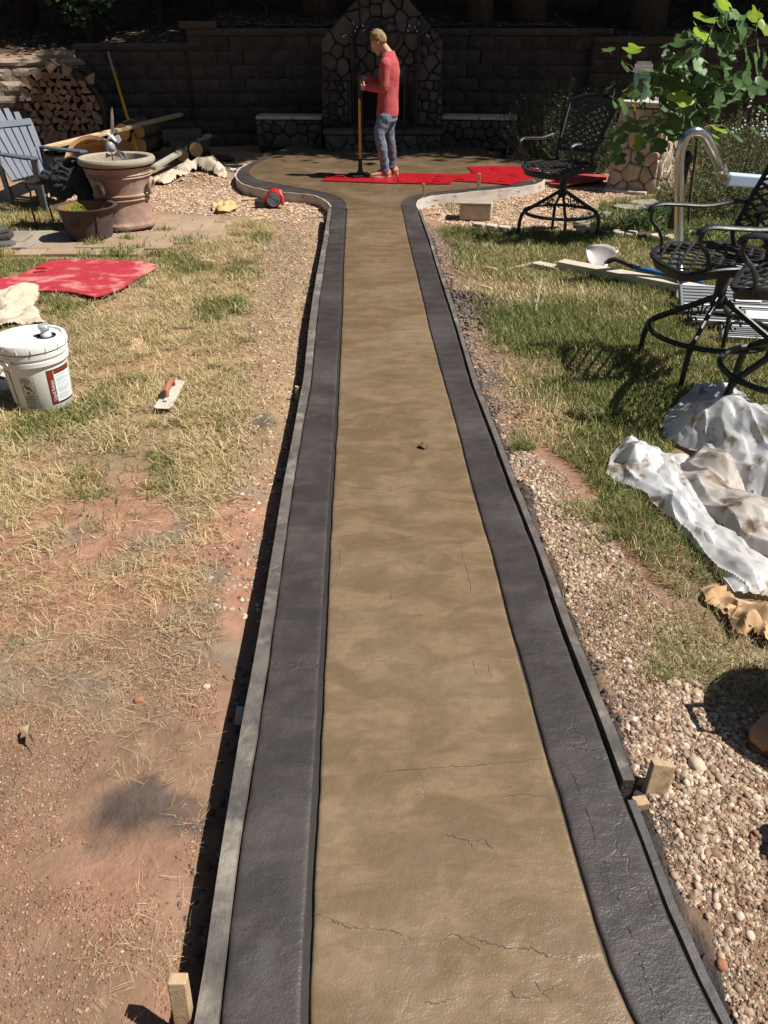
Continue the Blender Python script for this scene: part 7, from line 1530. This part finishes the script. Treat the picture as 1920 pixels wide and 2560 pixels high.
def hand(mb, wrist, d, palmn, s=1.0, grip=None):
    """d: along the hand; palmn: palm normal; fingers wrap a handle when grip is its axis"""
    d = d.normalized(); pn = (palmn-d*palmn.dot(d)).normalized(); sd = d.cross(pn)
    ringloft(mb, [(wrist, sd, pn, .026*s, .020*s), (wrist+d*.03*s, sd, pn, .034*s, .018*s), (wrist+d*.085*s, sd, pn, .041*s, .016*s)], 10)
    for k, (off, L) in enumerate(((-.030, .066), (-.010, .078), (.010, .073), (.029, .058))):
        b = wrist+d*.078*s+sd*off*s; cur = [0, .9, 2.0, 2.9] if grip is not None else [0, .35, .7, 1.0]; p_ = b; pts = [b]
        for j in range(3): a = cur[j+1]; v_ = d*math.cos(a)+pn*math.sin(a); p_ = p_+v_*L*s*(.42, .33, .27)[j]; pts.append(p_)
        mb.tube(pts, [.0098*s, .0094*s, .009*s, .0078*s], 8); mb.ell(p_, (.008*s,)*3, 8, 6)
    b = wrist+d*.03*s-sd*.032*s; pts = [b, b+(d*.5-sd*.7+pn*.4).normalized()*.035*s, b+(d*.5-sd*.7+pn*.4).normalized()*.035*s+(d*.55+pn*.8-sd*.05).normalized()*.032*s, b+(d*.5-sd*.7+pn*.4).normalized()*.035*s+(d*.5+pn*1.0+sd*.4).normalized()*.058*s]
    mb.tube(pts, [.013*s, .0115*s, .0105*s, .008*s], 8); mb.ell(pts[-1], (.008*s,)*3, 8, 6)
def person(label, J, F_, S_, mats, cat='person'):
    """J joints (world), F_ facing, S_ the person's left side"""
    root = thing('person', label, cat, tuple(J['root'])); mb = MB()
    pel, chest, neck, head = J['pelvis'], J['chest'], J['neck'], J['head']
    sp = (chest-pel).normalized()
    hd = J['headdir']; hu = (UP-hd*UP.dot(hd)).normalized() if abs(hd.z) < .99 else UP; hs_ = hu.cross(hd)
    # ---- body, one continuous surface
    ringloft(mb, [(pel-UP*.10, S_, F_, .13, .10), (pel, S_, F_, .155, .11), (pel.lerp(chest, .45), S_, F_, .125, .095), (chest, S_, F_, .155, .105), (chest.lerp(neck, .6), S_, F_, .14, .085), (neck, S_, F_, .06, .06)])
    limb(mb, [neck-UP*.03, neck.lerp(head, .45), head-hd*.02], [.062, .055, .056])
    mb.ell(head+hu*.03-hd*.012, (.077, .096, .098), 18, 14, (hd.to_track_quat('Y', 'Z')).to_euler()); 
    ringloft(mb, [(head-hu*.115+hd*.048, hs_, hd, .026, .030), (head-hu*.09+hd*.032, hs_, hd, .044, .048), (head-hu*.045+hd*.022, hs_, hd, .058, .066), (head+hu*.01+hd*.012, hs_, hd, .066, .078), (head+hu*.06+hd*.008, hs_, hd, .066, .076)], 14)
    mb.tube([head+hu*.018+hd*.088, head-hu*.012+hd*.102, head-hu*.034+hd*.112, head-hu*.042+hd*.096], [.008, .010, .014, .010], 8)      # nose
    mb.tube([head-hu*.066+hd*.084-hs_*.02, head-hu*.064+hd*.094, head-hu*.066+hd*.084+hs_*.02], .0075, 6)                                      # lips
    mb.tube([head+hu*.03+hd*.082-hs_*.034, head+hu*.034+hd*.092, head+hu*.03+hd*.082+hs_*.034], .009, 6)                                      # brow
    for k in (-1, 1): e_ = head+hs_*k*.078-hd*.006; ringloft(mb, [(e_-hs_*k*.012, hu, hd, .022, .012), (e_+hs_*k*.006-hd*.006, hu, hd, .033, .019), (e_+hs_*k*.011-hd*.008, hu, hd, .028, .014)], 10)
    for k in ('L', 'R'):
        limb(mb, [J['sh'+k], J['el'+k], J['wr'+k]], [.050, .040, .026]); hand(mb, J['wr'+k]-(J['wr'+k]-J['el'+k]).normalized()*.01, J['hd'+k], J['hn'+k], 1.02, J.get('grip'))
        limb(mb, [J['hip'+k], J['kn'+k], J['an'+k]], [.085, .056, .038])
        limb(mb, [J['an'+k]-UP*.02, J['an'+k]+J['ft'+k]*.08-UP*.05, J['an'+k]+J['ft'+k]*.14-UP*.06], [.036, .03, .024])
    b = mb.build('body', mats['skin'], root, True, True, sharp=0); remesh(b, .0062, 3)
    # ---- eyes
    for k in (-1, 1): mb = MB(); mb.ell(head+hs_*k*.031+hu*.012+hd*.079, (.011, .011, .011), 10, 8); mb.build('eye', M['paper'], b, True, True)
    # ---- hair: short crop, longer on top
    mb = MB(); q = (hd.to_track_quat('Y', 'Z')).to_euler(); m_ = q.to_matrix(); vs0 = []; bm = bmesh.new(); bmesh.ops.create_icosphere(bm, subdivisions=4, radius=1)
    bmesh.ops.delete(bm, geom=[v_ for v_ in bm.verts if (v_.co.z < -.62+.55*max(0, v_.co.y)*1.2) or (v_.co.y > .62 and v_.co.z < .50) or (v_.co.y > .15 and v_.co.z < .06 and abs(v_.co.x) > .2)], context='VERTS')
    for v_ in bm.verts:
        nn_ = float(noise(v_.co.x*9+v_.co.z*2+5, v_.co.y*3+v_.co.z*9+3, 1.5, 97, 3))-.4; kk = 1+.16*nn_*(1+v_.co.z); v_.co = head+hu*.032-hd*.012+m_ @ Vector((v_.co.x*.083*kk, v_.co.y*.103*kk, v_.co.z*(.106+.012*max(0, v_.co.z))*kk))
    mb.add([tuple(v_.co) for v_ in bm.verts], [tuple(x.index for x in f_.verts) for f_ in bm.faces]) if bm.verts.index_update() is None else None; bm.free()
    hr_ = mb.build('hair', mats['hair'], root, True, True, sharp=0); so = hr_.modifiers.new('s', 'SOLIDIFY'); so.thickness = .006; so.offset = 0
    # ---- trousers
    mb = MB(); ringloft(mb, [(pel-UP*.11, S_, F_, .150, .118), (pel-UP*.02, S_, F_, .170, .128), (pel+sp*.08, S_, F_, .158, .118), (pel+sp*.11, S_, F_, .150, .112)], 20)
    for k in ('L', 'R'): limb(mb, [J['hip'+k]-UP*.0, J['hip'+k].lerp(J['kn'+k], .5)+F_*.01, J['kn'+k], J['kn'+k].lerp(J['an'+k], .4)-F_*.012, J['an'+k]+UP*.055, J['an'+k]+UP*.0], [.104, .088, .072, .066, .058, .064], 16)
    tr = mb.build('jeans', mats['legs'], root, True, True, sharp=0); remesh(tr, .010, 2, .024, .06)
    # ---- long sleeved shirt
    mb = MB(); ringloft(mb, [(pel-sp*.055+F_*.004, S_, F_, .180, .140), (pel+sp*.02, S_, F_, .176, .138), (pel.lerp(chest, .45), S_, F_, .160, .130), (chest-sp*.03, S_, F_, .178, .132), (chest.lerp(neck, .45), S_, F_, .175, .112), (chest.lerp(neck, .85), S_, F_, .115, .080), (neck+UP*.012, S_, F_, .068, .064)], 24)
    for k in ('L', 'R'): limb(mb, [J['sh'+k], J['sh'+k].lerp(J['el'+k], .5), J['el'+k], J['el'+k].lerp(J['wr'+k], .5), J['wr'+k]-(J['wr'+k]-J['el'+k]).normalized()*.03], [.072, .062, .055, .046, .038], 14)
    sh_ = mb.build('shirt', mats['top'], root, True, True, sharp=0); remesh(sh_, .0095, 3, .018, .11)
    # ---- shoes
    for k in ('L', 'R'):
        a = J['an'+k]; f_ = J['ft'+k]; s_ = UP.cross(f_); gz = J['root'].z; h_ = a-UP*(a.z-gz)
        mb = MB(); mb.ell(h_-f_*.03+UP*.05, (.047, .055, .05), 12, 8)
        ringloft(mb, [(h_-f_*.085+UP*.045, s_, UP, .024, .03), (h_-f_*.06+UP*.055, s_, UP, .037, .05), (h_+f_*.0+UP*.06, s_, UP, .042, .055), (h_+f_*.06+UP*.047, s_, UP, .045, .042), (h_+f_*.13+UP*.036, s_, UP, .050, .030), (h_+f_*.185+UP*.030, s_, UP, .040, .022), (h_+f_*.205+UP*.026, s_, UP, .02, .012)], 14)
        limb(mb, [h_+UP*.06, a+UP*.02], [.046, .050]); o = mb.build('shoe', mats['shoe'], root, True, True, sharp=0); remesh(o, .007, 3, .004, .03)
        mb = MB(); out = [(-.088, .0), (-.08, .03), (-.02, .038), (.08, .046), (.15, .049), (.195, .035), (.215, 0), (.195, -.035), (.15, -.049), (.08, -.046), (-.02, -.038), (-.08, -.03)]
        vs = [h_+f_*x+s_*y+UP*z for z in (.001, .022) for x, y in out]; n = 12; mb.add(vs, [tuple(range(n-1, -1, -1)), tuple(range(n, 2*n))]+[(i_, (i_+1) % n, n+(i_+1) % n, n+i_) for i_ in range(n)]); mb.build('sole', M['sole'], o, False, True)
        mb = MB()
        for j in range(4): mb.tube([h_+f_*(.05+.022*j)-s_*.022+UP*(.094-.011*j), h_+f_*(.055+.022*j)+UP*(.101-.0115*j), h_+f_*(.05+.022*j)+s_*.022+UP*(.094-.011*j)], .0035, 5)
        mb.build('laces', M['sole'], o, True, True)
    return root
def z8(a, b): return (780+a/4.608, b/4.608)
def zp(a, b): return (840+a/5.027, 40+b/5.027)
YW = 11.22
FW = Vector((-.955, .297, 0)).normalized(); SW = UP.cross(FW)          # left side of the body points to the camera
mz = .016
J = dict(root=Vector((P(957, 436, YW).x, YW, mz)))
pelv = P(*z8(868, 1290), YW); J['pelvis'] = pelv; J['chest'] = P(*z8(905, 800), YW)+Vector((-.015, 0, 0)); J['neck'] = P(*z8(885, 600), YW); J['head'] = P(*z8(768, 500), YW)
J['headdir'] = (FW+Vector((0, 0, -.55))).normalized()
J['shL'] = P(*z8(845, 745), YW-.15); J['elL'] = P(*z8(820, 1010), YW-.17); J['wrL'] = P(*z8(615, 1010), YW-.05)
J['shR'] = P(*z8(905, 735), YW+.16); J['elR'] = P(*z8(860, 960), YW+.17); J['wrR'] = P(*z8(622, 905), YW+.07)
J['hdL'] = (FW+Vector((-.1, .25, .05))).normalized(); J['hdR'] = (FW+Vector((-.1, -.3, .0))).normalized(); J['hnL'] = Vector((-.1, 1, 0)); J['hnR'] = Vector((-.1, -1, 0)); J['grip'] = UP
J['hipL'] = pelv+SW*.095-UP*.06; J['hipR'] = pelv-SW*.095-UP*.06
J['knL'] = P(*zp(545, 1500), YW-.13); J['anL'] = P(*zp(612, 1885), YW-.10); J['knR'] = P(*zp(665, 1480), YW+.1); J['anR'] = P(*zp(705, 1870), YW+.14)
for k in ('L', 'R'): J['an'+k].z = mz+.085
J['ftL'] = Vector((-.97, -.22, 0)).normalized(); J['ftR'] = Vector((-.95, .2, 0)).normalized()
wk = person('young man in a faded red long sleeved shirt and jeans tamping the stamp mats', J, FW, SW, dict(skin=M['skin'], hair=M['hair'], top=M['shirt'], legs=M['jeans'], shoe=M['boot']))
# ---- tamper he holds
tx, ty = P(901, 436, YW-.02).x, YW-.02; tm = thing('hand_tamper', 'yellow shafted hand tamper with a black grip standing on the red mat', 'tamper', (tx, ty, mz+.002))
zt0 = P(901, 405, ty).z-mz; zt1 = P(902, 246, ty).z-mz; zt2 = P(904, 186, ty).z-mz
mb = MB(); mb.tube([(0, 0, zt0), (.004, 0, zt1)], .0175, 12); mb.build('shaft', M['yellow'], tm, True)
mb = MB(); mb.tube([(.004, 0, zt1-.01), (.01, 0, zt2)], [.021, .020], 12); mb.tube([(.01, 0, zt2-.005), (.01, 0, zt2+.02)], [.026, .024], 12); mb.build('grip', M['black'], tm, True)
mb = MB(); mb.lathe([(.07, .02), (.062, .035), (.035, .06), (.028, .09), (.026, zt0+.03), (.02, zt0+.04)], n=14); mb.build('socket', M['black'], tm, True)
mb = MB(); mb.box((0, 0, .012), (.28, .28, .024), (0, 0, .3)); mb.build('plate', M['iron'], tm, bevel=.004)
# ---- things just past the right frame edge: the toe of a boot and an unseen tub and bag added to cast the shadow there
def shoe_at(root_obj, h_, f_, m):
    s_ = UP.cross(f_); mb = MB()
    ringloft(mb, [(h_-f_*.095+UP*.04, s_, UP, .026, .03), (h_-f_*.07+UP*.055, s_, UP, .040, .05), (h_+f_*.0+UP*.06, s_, UP, .045, .055), (h_+f_*.06+UP*.05, s_, UP, .048, .046), (h_+f_*.13+UP*.042, s_, UP, .055, .038), (h_+f_*.185+UP*.036, s_, UP, .048, .032), (h_+f_*.215+UP*.03, s_, UP, .024, .018)], 14)
    mb.tube([h_-f_*.02+UP*.05, h_-f_*.03+UP*.14, h_-f_*.04+UP*.22], [(.048, .055), (.05, .058), (.055, .064)], 16, flat=tuple(s_)); o = mb.build('upper', m, root_obj, True, True, sharp=0); remesh(o, .006, 3, .004, .03)
    mb = MB(); out = [(-.10, .0), (-.09, .035), (-.02, .042), (.08, .050), (.15, .056), (.20, .042), (.228, 0), (.20, -.042), (.15, -.056), (.08, -.050), (-.02, -.042), (-.09, -.035)]
    vs = [h_+f_*x+s_*y+UP*z for z in (.0, .028) for x, y in out]; n = 12; mb.add(vs, [tuple(range(n-1, -1, -1)), tuple(range(n, 2*n))]+[(i_, (i_+1) % n, n+(i_+1) % n, n+i_) for i_ in range(n)]); mb.build('sole', M['brownleaf'], root_obj, False, True)
    mb = MB(); mb.tube([h_-f_*.04+UP*.19, h_-f_*.04+UP*.226], [(.050, .060), (.056, .066)], 16, flat=tuple(s_)); mb.build('cuff', M['black'], root_obj, True, True)
a = G(1893, 1868, -.06); f2 = Vector((-.86, -.5, 0)).normalized(); z_ = Hs(a.x, a.y); bo = thing('work_boot', 'brown leather work boot at the right frame edge in the shadow on the gravel', 'boot', (a.x-f2.x*.2, a.y-f2.y*.2, z_))
shoe_at(bo, Vector(bo.location), f2, M['boot'])
a = G(2215, 1825, -.06); tbx = thing('shade_tub', 'unseen black rubber tub added past the right frame edge to cast shade', 'tub', (a.x, a.y, Hs(a.x, a.y)))  # guessed object, added out of view to cast the edge shadow
mb = MB(); mb.lathe([(.001, 0), (.17, 0), (.18, .02), (.215, .40), (.23, .41), (.225, .425), (.205, .415), (.17, .03), (.001, .025)], n=32); mb.build('body', M['black'], tbx, True, sharp=30)
for s_ in (-1, 1): mb = MB(); mb.tube([(s_*.21, -.06, .41), (s_*.26, -.05, .44), (s_*.26, .05, .44), (s_*.21, .06, .41)], .012, 8); mb.build('handle', M['black'], tbx, True)
a = G(2285, 2220, -.06); bg_ = thing('shade_bag', 'unseen black canvas bag added past the lower right frame edge to cast shade', 'bag', (a.x, a.y, Hs(a.x, a.y)), .2)  # guessed object, added out of view to carry the shadow lower
mb = MB(); mb.box((0, 0, .15), (.26, .42, .30), None, .8); o = mb.build('body', M['jacket'], bg_, bevel=.03)
for s_ in (-1, 1): mb = MB(); mb.tube(catmull([(s_*.07, -.1, .29), (s_*.05, -.07, .38), (s_*.05, .07, .38), (s_*.07, .1, .29)], 4), .011, 6); mb.build('handle', M['jacket'], bg_, True)
